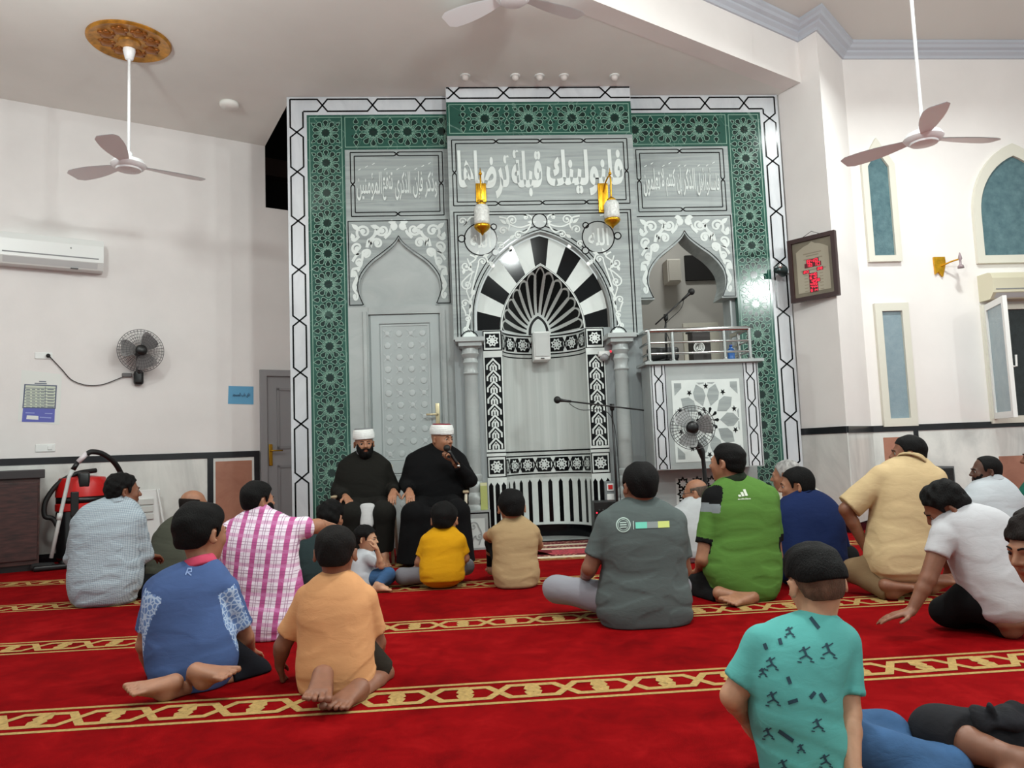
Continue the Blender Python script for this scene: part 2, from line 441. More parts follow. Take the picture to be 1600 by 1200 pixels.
mb = MB(); mb.box(-6.4, bx0 - .1, -.014, 0, .09, ZR0); mb.box(bx0 - .035, dx0 - .075, -.014, 0, .09, ZR0)
mb.box(bx0 - .01, dx0 - .10, -.016, 0, .09, ZR0 - .04, 1)
structure('trim_3', mb, [wains, brown_m], LW)
mb = MB(); mb2 = MB()
for fr, L in ((GF, GL + .012), (BF, BL - .01), (RW, 4.9)):
    for src, zz in ((mb, [(ZR0, ZR1, .022, 0), (0, .09, .02, 0)]), (mb2, [(.09, ZR0, .014, 0)])):
        for z0, z1, o, m in zz:
            k = len(src.v); src.box(-.002 if fr is not RW else 0, L, -o, 0, z0, z1, m); src.xform(lambda p, fr=fr: fr.pt(p[0], p[2], -p[1]), k)
rb0, _ = RW.px(1380, 700); rb1, _ = RW.px(1428, 700); _, rbz = RW.px(1400, 683); rc0, rcz = RW.px(1559, 713)
for x0, x1, z in ((rb0, rb1, rbz), (rc0, rc0 + 1.4, rcz)):
    k = len(mb2.v); mb2.box(x0, x1, -.0165, 0, .09, z, 1); mb2.xform(lambda p: RW.pt(p[0], p[2], -p[1]), k)
k = len(mb.v); mb.box(rb1 + .0, rb1 + .055, -.021, 0, .09, ZR0, 0); mb.xform(lambda p: RW.pt(p[0], p[2], -p[1]), k)
structure('trim_4', mb, [black_stone]); structure('trim_5', mb2, [wains, brown_m])

# gray door in the plaster wall ----------------------------------------
W = .98; x0 = dx0; H = dz1
d = tag(MB().box(x0 + .07, x0 + W - .07, -.02, 0, 0, H - .07).build('door_1', gray_paint), 'gray painted door with brass lever handle beside the marble panelling', 'door', kind='structure'); LW.place(d)
def on(mb, name, mats, parent, smooth=False): return mb.build(name, mats, parent, smooth)
mb = MB(); mb.box(x0, x0 + .075, -.05, 0, 0, H); mb.box(x0 + W - .075, x0 + W, -.05, 0, 0, H); mb.box(x0 + .075, x0 + W - .075, -.05, 0, H - .075, H)
on(mb, 'door_frame', gray_paint, d)
mb = MB()
for z0, z1 in ((.25, .9), (1.1, H - .22)):
    xa, xb = x0 + .2, x0 + W - .2
    for a in (( xa, xb, z0, z0 + .03), (xa, xb, z1 - .03, z1), (xa, xa + .03, z0, z1), (xb - .03, xb, z0, z1)): mb.box(a[0], a[1], -.032, -.018, a[2], a[3])
on(mb, 'door_moulding', mat('gray_door_moulding', (140, 139, 141), .5), d)
hx_, hz_ = LW.px(422, 711); mb = MB()
mb.rbox(hx_ - .022, hx_ + .022, -.035, -.018, hz_ - .13, hz_ + .13, .006)
mb.tube([(hx_, -.03, hz_ + .05), (hx_, -.075, hz_ + .05), (hx_ + .02, -.08, hz_ + .05), (hx_ + .13, -.08, hz_ + .05)], .01)
tag(on(mb, 'door_handle', brass, d, True), 'brass lever handle')

# windows in the right wall ---------------------------------------------
cream = mat('cream_window_frame', (216, 213, 200), .45)
glass_t = None
def window_glass(name, c, dark):
    t = NT(name); v = t.coords(); n = t.noise(v, 9, 6, .7)
    t.l(t.ramp(n, [(.3, lin(dark)), (.7, lin(c))]), t.b.inputs['Base Color'])
    t.b.inputs['Roughness'].default_value = .22; t.bump(t.noise(v, 55, 4), .25, .01); return t.m
glass_t = window_glass('teal_figured_glass', (98, 128, 134), (66, 96, 104))
glass_b = window_glass('frosted_blue_glass', (142, 160, 168), (126, 146, 156))
glass_k = window_glass('dark_window_glass', (40, 46, 48), (20, 25, 24))
def arch_outline(x0, x1, zs, za, z0, point=True, n=10):
    """upright sides from z0 to zs, then two arcs to a point at za"""
    cx = (x0 + x1) / 2; w = (x1 - x0) / 2; h = za - zs; L = []
    for i in range(n + 1):
        t = i / n
        if point:
            th = t * math.acos(1 - 1 / 1.5); L.append((x0 + w * 1.5 * (1 - math.cos(th)), zs + h * math.sin(th) / math.sin(math.acos(1 - 1 / 1.5))))
        else: L.append((x0 + w * t, zs + h * t))
    R = [(2 * cx - x, z) for x, z in L[-2::-1]]
    return [(x1, z0), (x0, z0)][::-1][:0] + [(x0, z0)] + L + R + [(x1, z0)]
def ring_prism(mb, outer, inner, y0, y1, m=0):
    n = len(outer)
    vs = [(x, y0, z) for x, z in outer] + [(x, y0, z) for x, z in inner] + [(x, y1, z) for x, z in outer] + [(x, y1, z) for x, z in inner]
    fs = []
    for i in range(n):
        j = (i + 1) % n
        fs += [(i, j, n + j, n + i), (i, 2 * n + i, 2 * n + j, j), (n + i, n + j, 3 * n + j, 3 * n + i)]
    mb.add(vs, fs, m)
def window(n, outline_o, outline_i, glass, label):
    mb = MB(); ring_prism(mb, outline_o, outline_i, -.045, 0)
    w = tag(mb.build('window_%d' % n, cream), label, 'window', kind='structure'); RW.place(w)
    MB().prism(outline_i, -.012, -.001).build('pane', glass, w)
    return w
def rectpts(a, b):                                  # two pixel corners to a rectangle on the right wall
    (x0, z1), (x1, z0) = RW.px(*a), RW.px(*b); return x0, x1, z0, z1
x0, x1, z0, z1 = rectpts((1351, 240), (1397, 400)); _, zs = RW.px(1352, 262)
o_ = arch_outline(x0 - .07, x1 + .07, zs + .03, z1 + .17, z0 - .07, False, 1); i_ = arch_outline(x0, x1, zs, z1 + .02, z0, False, 1)
window(1, o_, i_, glass_t, 'narrow pointed window with teal figured glass high on the white wall')
x0, x1, z0, z1 = rectpts((1521, 246), (1652, 398)); _, zs = RW.px(1522, 335)
o_ = arch_outline(x0 - .09, x1 + .09, zs, z1 + .15, z0 - .09); i_ = arch_outline(x0, x1, zs, z1, z0)
window(2, o_, i_, glass_t, 'wide pointed arch window with teal figured glass')
x0, x1, z0, z1 = rectpts((1375, 487), (1420, 653))
window(3, [(x0 - .08, z0 - .09), (x0 - .08, z1 + .09), (x1 + .08, z1 + .09), (x1 + .08, z0 - .09)], [(x0, z0), (x0, z1), (x1, z1), (x1, z0)], glass_b, 'tall narrow frosted blue window below the pointed one')
x0, x1, z0, z1 = rectpts((1540, 485), (1680, 646))
w4 = window(4, [(x0 - .07, z0 - .08), (x0 - .07, z1 + .06), (x1 + .08, z1 + .06), (x1 + .08, z0 - .08)], [(x0, z0), (x0, z1), (x1, z1), (x1, z0)], glass_k, 'large dark window with its white sash swung open')
mb = MB(); L = .62; a = math.radians(250)            # the open sash swings into the room
ring_prism(mb, [(0, z0 - .03), (0, z1 + .05), (L, z1 + .05), (L, z0 - .03)], [(.06, z0 + .04), (.06, z1 - .02), (L - .06, z1 - .02), (L - .06, z0 + .04)], -.02, .02)
hinge = (x0 - .03, -.05)
mb.xform(lambda p: np.array([hinge[0] + p[0] * math.cos(a) - p[1] * math.sin(a), hinge[1] + p[0] * math.sin(a) + p[1] * math.cos(a), p[2]]))
sash = mb.build('sash', mat('white_sash', (226, 226, 224), .4), w4)
mb = MB(); mb.box(.06, L - .06, -.004, .004, z0 + .04, z1 - .02)
mb.xform(lambda p: np.array([hinge[0] + p[0] * math.cos(a) - p[1] * math.sin(a), hinge[1] + p[0] * math.sin(a) + p[1] * math.cos(a), p[2]]))
mb.build('sash_pane', glass_b, sash)
mb = MB(); zc = (z0 + z1) / 2 - .1
mb.tube([(L - .03, .02, zc), (L - .03, .06, zc), (L - .03, .065, zc + .12)], .011, n=8)
mb.xform(lambda p: np.array([hinge[0] + p[0] * math.cos(a) - p[1] * math.sin(a), hinge[1] + p[0] * math.sin(a) + p[1] * math.cos(a), p[2]]))
mb.build('sash_handle', mat('white_sash', (226, 226, 224), .4), sash)
# ------------------------------------------------------------------ marble facade round the prayer niche
border_mb = marble('pale_border_marble', (208, 211, 215), (176, 180, 187), .3, (1.5, 1.5, .6), (0, .6, 0), (.34, .6), 2.2)
gray_mb = marble('gray_streaked_marble', (160, 168, 167), (116, 124, 125), .36, (.6, 1, 9), (0, .02, 0), (.38, .60), 1.6)
gray_vt = marble('gray_upright_marble', (164, 171, 172), (138, 145, 148), .2, (7, 7, .5), (0, .02, 0), (.36, .62), 1.4)
niche_mb = marble('niche_marble', (204, 209, 206), (176, 183, 180), .14, (9, 9, .15), (0, 0, 0), (.34, .62), 1.2)
white_mb = marble('white_inlay_marble', (220, 227, 224), (204, 212, 210), .6, (1, 1, 1), (0, 0, 0), (.3, .6), 3)
plain_mb = marble('light_gray_marble', (172, 178, 177), (152, 160, 160), .3, (1, 1, 2), (0, .3, 0), (.35, .6), 2.0)
ink = mat('black_inlay', (10, 11, 13), .12, spec=.22)
def green_material(name, c, d, vein):
    t = NT(name); v = t.coords((1, 1, 1), (0, .7, 0)); n = t.noise(v, 2.0, 5, .5, .5); w = t.noise(v, 1.3, 2, .5, 2.2)
    a = t.ramp(n, [(.3, lin(d)), (.7, lin(c))])
    k = t.ramp(w, [(.498, (0, 0, 0, 1)), (.503, (1, 1, 1, 1)), (.508, (0, 0, 0, 1))])
    t.l(t.mix(a, lin(vein), t.math('MULTIPLY', k, .6)), t.b.inputs['Base Color'])
    t.b.inputs['Roughness'].default_value = .12; return t.m
green_b = green_material('green_marble', (42, 88, 76), (32, 74, 64), (130, 160, 148))
green_d = green_material('dark_green_inlay', (14, 42, 37), (10, 34, 30), (80, 110, 100))
green_l = mat('pale_green_line', (122, 158, 142), .3)
GREEN = [green_b, green_d, green_l]

def chain(mb, axis, c, a, b, hw, crosses, cl, y, m=1, w=.015, start=0):
    """two strands that run side by side and cross at each place in crosses; axis 'z' runs upright"""
    for sgn in (1, -1):
        pts = []; s = sgn; pts.append((a, s))
        for q in crosses: pts += [(q - cl, s), (q + cl, -s)]; s = -s
        pts.append((b, s))
        mb.strip([(c + v * hw, p) if axis == 'z' else (p, c + v * hw) for p, v in pts], w, y, m)
def drop(mb, cx, cz, ang, r0, r1, wd, y, line=.006):
    """a dark drop outlined by a pale line, its point at r0 and its round end at r1 along ang"""
    ca, sa = math.cos(ang), math.sin(ang); L = r1 - r0; P = []
    for t, k in ((0, 0), (.35, .55), (.62, 1), (.82, .92), (.95, .5), (1, 0)): P.append((r0 + L * t, wd * k))
    full = P + [(a, -b) for a, b in P[-2:0:-1]]
    pts = [(cx + a * ca - b * sa, cz + a * sa + b * ca) for a, b in full]
    mb.poly(pts[::-1], y - .001, 1); mb.strip(pts, line, y - .002, 2, True)
def star_poly(mb, cx, cz, n, ro, ri, y, m, a0=math.pi / 2):
    mb.poly([(cx + (ro if i % 2 == 0 else ri) * math.cos(a0 - math.pi * i / n), cz + (ro if i % 2 == 0 else ri) * math.sin(a0 - math.pi * i / n)) for i in range(2 * n)], y, m)
def rosette(mb, cx, cz, R, y):
    star_poly(mb, cx, cz, 10, .34 * R, .25 * R, y - .001, 1)
    mb.strip([(cx + .40 * R * math.cos(k * math.pi / 5), cz + .40 * R * math.sin(k * math.pi / 5)) for k in range(10)], .006, y - .0015, 2, True)
    for k in range(10):
        a = math.pi / 2 + k * math.pi / 5
        drop(mb, cx, cz, a, .44 * R, 1.02 * R, .195 * R, y)
        b = a + math.pi / 10
        star_poly(mb, cx + .93 * R * math.cos(b), cz + .93 * R * math.sin(b), 3, .07 * R, .03 * R, y - .001, 1, b)
        mb.strip([(cx + .30 * R * math.cos(a), cz + .30 * R * math.sin(a)), (cx + .62 * R * math.cos(b), cz + .62 * R * math.sin(b)), (cx + .30 * R * math.cos(b + math.pi / 10), cz + .30 * R * math.sin(b + math.pi / 10))], .006, y - .0022, 2)
def star_band(mb, x0, x1, z0, z1, axis, centres, y):
    """green band with a row of ten-petalled rosettes and drops between them"""
    e = .028
    mb.strip([(x0 + e, z0 + e), (x0 + e, z1 - e), (x1 - e, z1 - e), (x1 - e, z0 + e)], .008, y - .001, 2, True)
    if axis == 'z': W = (x1 - x0) - 2 * e; c = (x0 + x1) / 2
    else: W = (z1 - z0) - 2 * e; c = (z0 + z1) / 2
    per = abs(centres[1] - centres[0]); R = min(W * .485, per * .42)
    P = lambda along, across: (c + across, along) if axis == 'z' else (along, c + across)
    base = 0 if axis == 'z' else math.pi / 2
    for q in centres:
        rosette(mb, *P(q, 0), R, y)
        for k in range(10):                          # an outer ring of drops where there is room for them
            b = math.pi / 2 + (k + .5) * math.pi / 5; p0 = P(q, 0); far = (math.cos(b) * R * 1.36, math.sin(b) * R * 1.36)
            ac, al = (far[0], far[1]) if axis == 'z' else (far[1], far[0])
            lo_, hi_ = (z0, z1) if axis == 'z' else (x0, x1)
            if abs(ac) < W / 2 + .004 and abs(al) < per / 2 - .075 * W and lo_ + .04 < q + al < hi_ - .04: drop(mb, *p0, b, 1.36 * R, 1.0 * R, .13 * R, y)
    cs = sorted(centres)
    for q in [cs[0] - per / 2] + [(a + b) / 2 for a, b in zip(cs, cs[1:])] + [cs[-1] + per / 2]:
        gap = per / 2 - R
        rows = [0] if gap < R * .7 else [-gap * .55, gap * .55]
        for dq in rows:
            p = P(q + dq, 0)
            lo, hi = (z0, z1) if axis == 'z' else (x0, x1)
            if not lo + .05 < q + dq < hi - .05: continue
            for s in (0, math.pi):
                drop(mb, *p, base + s, .02 * W, .23 * W, .08 * W, y)
                drop(mb, *p, base + s, .49 * W, .27 * W, .08 * W, y)
                for d in (-1, 1):
                    o = P(q + dq + d * .115 * W, (.13 if s == 0 else -.13) * W)
                    star_poly(mb, *o, 5, .045 * W, .02 * W, y - .001, 1)
            if len(rows) == 2:
                for s in (-1, 1):
                    o = P(q + dq * 1.0, s * .40 * W); star_poly(mb, *o, 5, .05 * W, .022 * W, y - .001, 1)
def frame_lines(mb, x0, x1, z0, z1, g, y, nx, nz, m=1, w=.011):
    """a double black line round a panel that crosses over at the middle of its sides"""
    for axis, c, a, b, n in (('x', z0 + g / 2, x0, x1, nx), ('x', z1 - g / 2, x0, x1, nx), ('z', x0 + g / 2, z0, z1, nz), ('z', x1 - g / 2, z0, z1, nz)):
        L = b - a; cr = [a + L * (i + 1) / (n + 1) for i in range(n)]
        for sg in (1, -1):
            s = sg; e0 = a if sg * (1 if (axis, c) in (('x', z1 - g / 2), ('z', x1 - g / 2)) else -1) > 0 else a + g
            e1 = b if sg * (1 if (axis, c) in (('x', z1 - g / 2), ('z', x1 - g / 2)) else -1) > 0 else b - g
            pts = [(e0, s)]
            for q in cr: pts += [(q - .028, s), (q - .006, s * .2), (q, 0), (q + .006, s * .2), (q + .028, s)]
            pts.append((e1, s))
            mb.strip([(p, c + v * g / 2) if axis == 'x' else (c + v * g / 2, p) for p, v in pts], w, y, m)
        for q in cr:
            d = .02; A = (q - d, -g / 2), (q + d, g / 2)
            for s in (1, -1): mb.strip([(q - d, c - s * g / 2), (q + d, c + s * g / 2)] if axis == 'x' else [(c - s * g / 2, q - d), (c + s * g / 2, q + d)], w, y - .0002, m)
_lay = [0]
def layer(y):
    """each inlay piece lies a hair apart from the one before it"""
    _lay[0] = (_lay[0] + 1) % 14; return y - .00012 * _lay[0]
def scroll(mb, cx, cz, r, a0, turns, y, m, w=.02, mir=None, tail=None):
    """a curled tendril: a spiral with an optional tail leading into it"""
    y = layer(y); n = int(14 * abs(turns)) + 6; P = []
    for i in range(n + 1):
        t = i / n; a = a0 + 2 * math.pi * turns * t; k = r * (1 - .82 * t); P.append((cx + k * math.cos(a), cz + k * math.sin(a)))
    if tail:
        P = [tuple(q) for q in catmull([np.array(q) for q in tail] + [np.array(P[0])], 6)][:-1] + P
    tp = [1 - .45 * i / (len(P) - 1) for i in range(len(P))]
    e = P[-1]
    for M in ([None] if mir is None else [None, mir]):
        f = (lambda x: x) if M is None else (lambda x: 2 * M - x)
        mb.strip([(f(x), z) for x, z in P], w, y, m, taper=tp)
        b = [(f(e[0]) + w * .85 * math.cos(-k * math.pi / 5), e[1] + w * .85 * math.sin(-k * math.pi / 5)) for k in range(10)]
        mb.poly(b, y - .00006, m)
def leaf(mb, x, z, ang, L, wd, y, m, mir=None):
    y = layer(y); ca, sa = math.cos(ang), math.sin(ang)
    P = [(0, 0), (.25, .75), (.45, 1), (.7, .6), (1, 0), (.7, -.6), (.45, -1), (.25, -.75)]
    pts = [(x + a * L * ca - b * wd * sa, z + a * L * sa + b * wd * ca) for a, b in P]
    mb.poly(pts[::-1], y, m)
    if mir is not None: mb.poly([(2 * mir - p[0], p[1]) for p in pts], y, m)
def half_spandrel(mb, x0, xc, z0, z1, arch, y, m):
    """panel with an arch cut out of it, as two mirrored halves; arch runs from the foot up to the apex on the x0 side"""
    for M in (None, xc):
        f = (lambda x: x) if M is None else (lambda x: 2 * M - x)
        pts = [(f(x0), z0)] + [(f(x0), z1), (f(xc), z1)] + [(f(x), z) for x, z in arch[::-1]]
        mb.poly(pts if M is None else pts[::-1], y, m)
def arch_soffit(mb, arch, xc, y0, y1, m):
    full = list(arch) + [(2 * xc - x, z) for x, z in arch[-2::-1]]; n = len(full)
    mb.add([(x, y0, z) for x, z in full] + [(x, y1, z) for x, z in full], [(i, i + n, i + n + 1, i + 1) for i in range(n - 1)], m)
OGEE = [(.375, 0), (.398, .06), (.42, .13), (.43, .2), (.422, .29), (.40, .36), (.345, .45), (.27, .535), (.18, .61), (.09, .69), (.035, .75), (0, .815)]
def ogee(xc, z0, kx=1.0, kz=1.0): return [tuple(p) for p in catmull([np.array((xc - a * kx, z0 + b * .905 * kz)) for a, b in OGEE], 3)]
def side_scrolls(mb, x0, xc, z0, y, m):
    """white leaf scrolls that fill both corners over a side arch"""
    start = len(mb.v); X = lambda a: x0 + a; Z = lambda b: z0 + b; k = dict(y=y, m=m, mir=xc, w=.034)
    mb_s = lambda *a, **q: scroll(mb, *a, **{**k, **q})
    mb_s(X(.075), Z(.085), .05, 1.2, -.8, tail=[(X(.11), Z(.30)), (X(.05), Z(.20))])
    mb_s(X(.065), Z(.33), .035, 0, .9, tail=[(X(.06), Z(.20)), (X(.11), Z(.27))])
    mb_s(X(.115), Z(.455), .06, -1.6, 1.1, tail=[(X(.03), Z(.30)), (X(.045), Z(.38))])
    mb_s(X(.20), Z(.545), .055, 2.6, -1.1, tail=[(X(.14), Z(.40)), (X(.16), Z(.48))])
    mb_s(X(.09), Z(.62), .07, -1.2, -1.1, tail=[(X(.04), Z(.47)), (X(.08), Z(.53))])
    mb_s(X(.30), Z(.66), .065, 3.4, -1.2, tail=[(X(.19), Z(.62)), (X(.21), Z(.70))])
    mb_s(X(.16), Z(.79), .08, -2.4, -1.2, tail=[(X(.03), Z(.72)), (X(.06), Z(.70))])
    mb_s(X(.36), Z(.81), .07, 3.1, 1.15, tail=[(X(.22), Z(.70)), (X(.27), Z(.75))])
    mb_s(X(.475), Z(.855), .045, -2.2, 1.0, tail=[(X(.38), Z(.72)), (X(.43), Z(.77))])
    for a, b, an, L in ((.03, .88, -.7, .13), (.05, .55, .9, .10), (.23, .86, -.3, .12), (.28, .75, .9, .10), (.20, .64, 1.2, .10), (.09, .15, 1.8, .09), (.13, .35, 1.5, .08), (.42, .895, 0, .09), (.03, .78, -1.3, .1)):
        leaf(mb, X(a), Z(b), an, L, .026, y - .0004, m, xc)
    for i in range(start, len(mb.v)):                # drawn closer to the outer edge where the panel narrows
        x, yy, z = mb.v[i]; f = float(np.interp(z - z0, [.36, .62], [.70, 1])); left = x < xc; d = (x - x0) if left else (2 * xc - x0 - x)
        mb.v[i] = (x0 + d * f if left else 2 * xc - x0 - d * f, yy, z)

Z = lambda px, py, Y=YW: float(at_y(px, py, Y)[2])
# ---- the two side bays ------------------------------------------------
def side_bay(sgn, label):
    """sgn -1: the bay with the door; +1: the bay over the pulpit balcony. Built about the axis x = 1.015"""
    AX = 1.0135; fx = lambda x: x if sgn < 0 else 2 * AX - x
    root = thing('marble_panelling', (fx(-1.6), YW, 0), label, 'wall panelling')
    def fin(mb, name, mats):
        if sgn > 0:
            mb.v = [(2 * AX - x, y, z) for x, y, z in mb.v]; mb.f = [f[::-1] for f in mb.f]
        mb.v = [(x - root.location[0], y - YW, z) for x, y, z in mb.v]
        return mb.build(name, mats, root)
    mb = MB(); y = YW
    mb.box(-1.72, -1.51, y, y + .09, 0, ZL - .004); mb.box(-1.51, -.002, y, y + .09, 4.672, ZL - .004)
    cx = [-1.34, -.80, -.28] if sgn < 0 else [-1.33, -.88, -.42]
    zs = [4.48, 4.04, 3.5, 2.97, 2.42, 1.87, 1.33, .77, .22] if sgn < 0 else [4.60, 4.10, 3.52, 2.94, 2.38, 1.80, 1.22, .68, .16]
    for axis, c, cr, lo, hi in (('z', -1.617, zs[::-1], .02, 4.85), ('x', 4.78, cx, -1.685, -.004)):
        for s0 in (1, -1):
            s = s0; seq = [(lo if axis == 'z' else (lo if s > 0 else lo + .14), s)]
            for q in cr: seq += [(q - .055, s), (q + .055, -s)]; s = -s
            seq.append(((hi if (s < 0) else hi - .14) if axis == 'z' else hi, s))
            mb.strip([(c + v * .068, p) if axis == 'z' else (p, c + v * .068) for p, v in seq], .017, y - .002, 1)
    fin(mb, 'border_band', [border_mb, ink])
    mb = MB(); y = YW
    mb.box(-1.51, -1.11, y, y + .08, 0, 4.672); mb.box(-1.11, -.002, y, y + .08, 4.28, 4.672)
    star_band(mb, -1.51, -1.11, 0, 4.672, 'z', [4.47 - .333 * i for i in range(14)], y - .001)
    k = len(mb.v); star_band(mb, -1.13, .0, 4.28, 4.672, 'x', [-.80 + .37 * i for i in range(3)], y - .001)
    for i in range(k, len(mb.v)): mb.v[i] = (min(mb.v[i][0], -.004), mb.v[i][1], mb.v[i][2])
    fin(mb, 'star_band', GREEN)
    # inscription
    mb = MB(); mb.box(-1.11, -.002, y + .004, y + .08, 3.50, 4.28); frame_lines(mb, -1.053, -.06, 3.54, 4.25, .042, y + .002, 1, 1)
    ip = fin(mb, 'inscription_panel', [gray_mb, ink])
    mb = MB(); a, b = (-.99, -.125)
    if sgn < 0:
        ws = [('المؤمنين', .0, .31), ('تنفع', .32, .445), ('الذكرى', .475, .665), ('وذكر فإن', .70, 1.0)]
    else:
        ws = [('تعلمون', .0, .22), ('كنتم لا', .235, .42), ('إن', .44, .5), ('الذكر', .52, .68), ('أهل', .70, .80), ('فاسألوا', .81, 1.0)]
    for w, s, e in ws:
        xa, xb = (a + (b - a) * s, a + (b - a) * e)
        if sgn > 0: xa, xb = 2 * AX - (b - (b - a) * s), 2 * AX - (b - (b - a) * e)
        mb = MB(); text_on(mb, w, xa, xb, 3.71, 4.03, y - .001, 0, .012)
        for i in range(max(1, int((xb - xa) / .075))):   # the vowel marks over the word
            xm = xa + .02 + .075 * i; zz = 4.05 + .03 * ((i * 7) % 3); mb.strip([(xm, zz), (xm + .028, zz + .018)], .009, y - .001, 0)
        mb.v = [(p - root.location[0], q - YW, r) for p, q, r in mb.v]; mb.build('lettering', white_mb, ip)
    # arch panel
    mb = MB(); arch = ogee(-.5575, 2.555)
    half_spandrel(mb, -1.11, -.5575, 2.555, 3.50, arch, y, 0)
    arch_soffit(mb, arch, -.5575, y, y + (.045 if sgn < 0 else .30), 4 if sgn < 0 else 3)
    dp = .08 if sgn < 0 else .3
    mb.add([(-1.11, y, 2.555), (-.9325, y, 2.555), (-.9325, y + dp, 2.555), (-1.11, y + dp, 2.555)], [(3, 2, 1, 0)], 3)
    mb.add([(-.1825, y, 2.555), (-.002, y, 2.555), (-.002, y + dp, 2.555), (-.1825, y + dp, 2.555)], [(3, 2, 1, 0)], 3)
    side_scrolls(mb, -1.085, -.5575, 2.575, y - .002, 2)
    ln = [(-.9325 - .02, 2.572)] + [(-1.09, 2.572), (-1.09, 3.485), (-.5575, 3.485)]
    for M in (0, 1):
        f = (lambda x: x) if not M else (lambda x: -1.115 - x)
        mb.strip([(f(p), q) for p, q in ln], .009, y - .003, 1)
        mb.strip([(f(-.5575 + (p + .5575) * 1.035), 2.555 + .018 + (q - 2.555) * 1.012) for p, q in arch], .009, y - .003, 1)
    fin(mb, 'arch_panel', [gray_mb, ink, white_mb, gray_mb, plain_mb])
    return root, fin
bayL, finL = side_bay(-1, 'green and white marble wall panelling round the door behind the seated men')
bayR, finR = side_bay(1, 'green and white marble wall panelling round the pulpit opening')
# door under the first side arch
mb = MB(); y = YW
mb.prism([(-.95, 2.5), (-.15, 2.5)] + [(-.15, 2.56)] + [(2 * -.5575 - x, z) for x, z in ogee(-.5575, 2.555, 1.01, 1.01)] + ogee(-.5575, 2.555, 1.01, 1.01)[::-1] + [(-.95, 2.56)], y + .042, y + .08)
mb.box(-1.11, -.90, y, y + .08, 0, 2.553); mb.box(-.14, -.002, y, y + .08, 0, 2.553); mb.box(-.90, -.14, y + .01, y + .08, 2.47, 2.553)
for x in (-.935, -.105): mb.box(x - .018, x + .018, y - .02, y, 0, 2.5)
finL(mb, 'door_surround', [plain_mb])
d2 = thing('carved_door', (-.52, YW, 0), 'pale gray carved door behind the seated men, brass handle', 'door'); d2['kind'] = 'structure'; d2.name = 'door_2'
door_p = mat('pale_gray_green_paint', (164, 172, 172), .4); door_l = mat('pale_relief_paint', (176, 183, 183), .4)
mb = MB(); o = d2.location
X0, X1, T = -.90 - o[0], -.14 - o[0], 2.47
mb.box(X0, X1, .045, .085, .005, T)
for a, b, c, d in ((X0 + .02, X1 - .02, T - .1, T - .01), (X0 + .02, X1 - .02, .005, .14), (X0 + .02, X0 + .11, .14, T - .1), (X1 - .11, X1 - .02, .14, T - .1), (X0 + .11, X1 - .11, .78, .9)): mb.box(a, b, .03, .046, c, d)
mb.build('door_leaf', door_p, d2)
mb = MB()
for z0, z1 in ((.90, T - .1), (.14, .78)):
    xa, xb = X0 + .13, X1 - .13; w = xb - xa
    nz = int((z1 - z0) / .125)
    for j in range(nz):
        for i in range(4):
            cx, cz = xa + w * (i + .5) / 4, z0 + .06 + (z1 - z0 - .06) * j / nz + .02
            r = .036 if (i + j) % 2 else .026
            k = len(mb.v); mb.lathe([(r, 0), (r * .9, .006), (r * .45, .008)], (cx, .045, cz), (0, -1, 0), 0, 10)
            if (i + j) % 2 == 0:
                for q in range(4): mb.strip([(cx + .02 * math.cos(q * 1.57 + .78), cz + .02 * math.sin(q * 1.57 + .78)), (cx + .06 * math.cos(q * 1.57 + .78), cz + .06 * math.sin(q * 1.57 + .78))], .012, .039, 0)
    mb.strip([(xa, z0 + .02), (xa, z1 - .02), (xb, z1 - .02), (xb, z0 + .02)], .012, .038, 0, True)
mb.build('carved_relief', door_l, d2)
mb = MB(); hx_, hz_ = -.195 - o[0], 1.38
mb.rbox(hx_ - .022, hx_ + .022, .018, .03, hz_ - .14, hz_ + .12, .005)
mb.tube([(hx_, .02, hz_), (hx_, -.03, hz_), (hx_ - .02, -.035, hz_), (hx_ - .12, -.035, hz_)], .011)
tag(mb.build('door_handle', mat('pale_brass', (222, 208, 170), .3, .8), d2, True), 'brass lever handle')

# ---- the middle block: niche, arch, inscription, columns ---------------
MX = .9525; XA, XB = .0, 2.005
mih = thing('mihrab', (MX, YC, 0), 'gray marble prayer niche with black and white arch and twin columns', 'prayer niche')
def finM(mb, name, mats, parent=None, smooth=False, auto=None):
    mb.v = [(x - MX, y - YC, z) for x, y, z in mb.v]
    return mb.build(name, mats, parent or mih, smooth, auto=auto)
y = YC
mb = MB(); mb.box(XA, XB, y, YW - .001, 4.71, ZL + .0 - .001)
chain(mb, 'x', 4.81, XA + .005, XB - .005, .058, [.085, .62, 1.175, 1.73], .06, y - .002, 1, .017)
finM(mb, 'border_band', [border_mb, ink])
mb = MB(); mb.box(XA, XB, y, YW - .001, 4.335, 4.71); star_band(mb, XA, XB, 4.335, 4.71, 'x', [.41 + .47 * i for i in range(4)], y - .001)
finM(mb, 'star_band', GREEN)
mb = MB(); mb.box(XA, XB, y, YW - .001, 3.525, 4.335); frame_lines(mb, .045, 1.94, 3.57, 4.29, .04, y - .002, 3, 1)
ip = finM(mb, 'inscription_panel', [gray_mb, ink])
mb = MB()
L0, L1 = .10, 1.885
for w, s, e, z0, z1 in (('ترضاها', .0, .31, 3.64, 4.17), ('قبلة', .32, .505, 3.66, 4.17), ('فلنولينك', .53, 1.0, 3.66, 4.17)):
    mb = MB(); text_on(mb, w, L0 + (L1 - L0) * s, L0 + (L1 - L0) * e, z0, z1, y - .003, 0, .040); finM(mb, 'lettering', white_mb, ip)
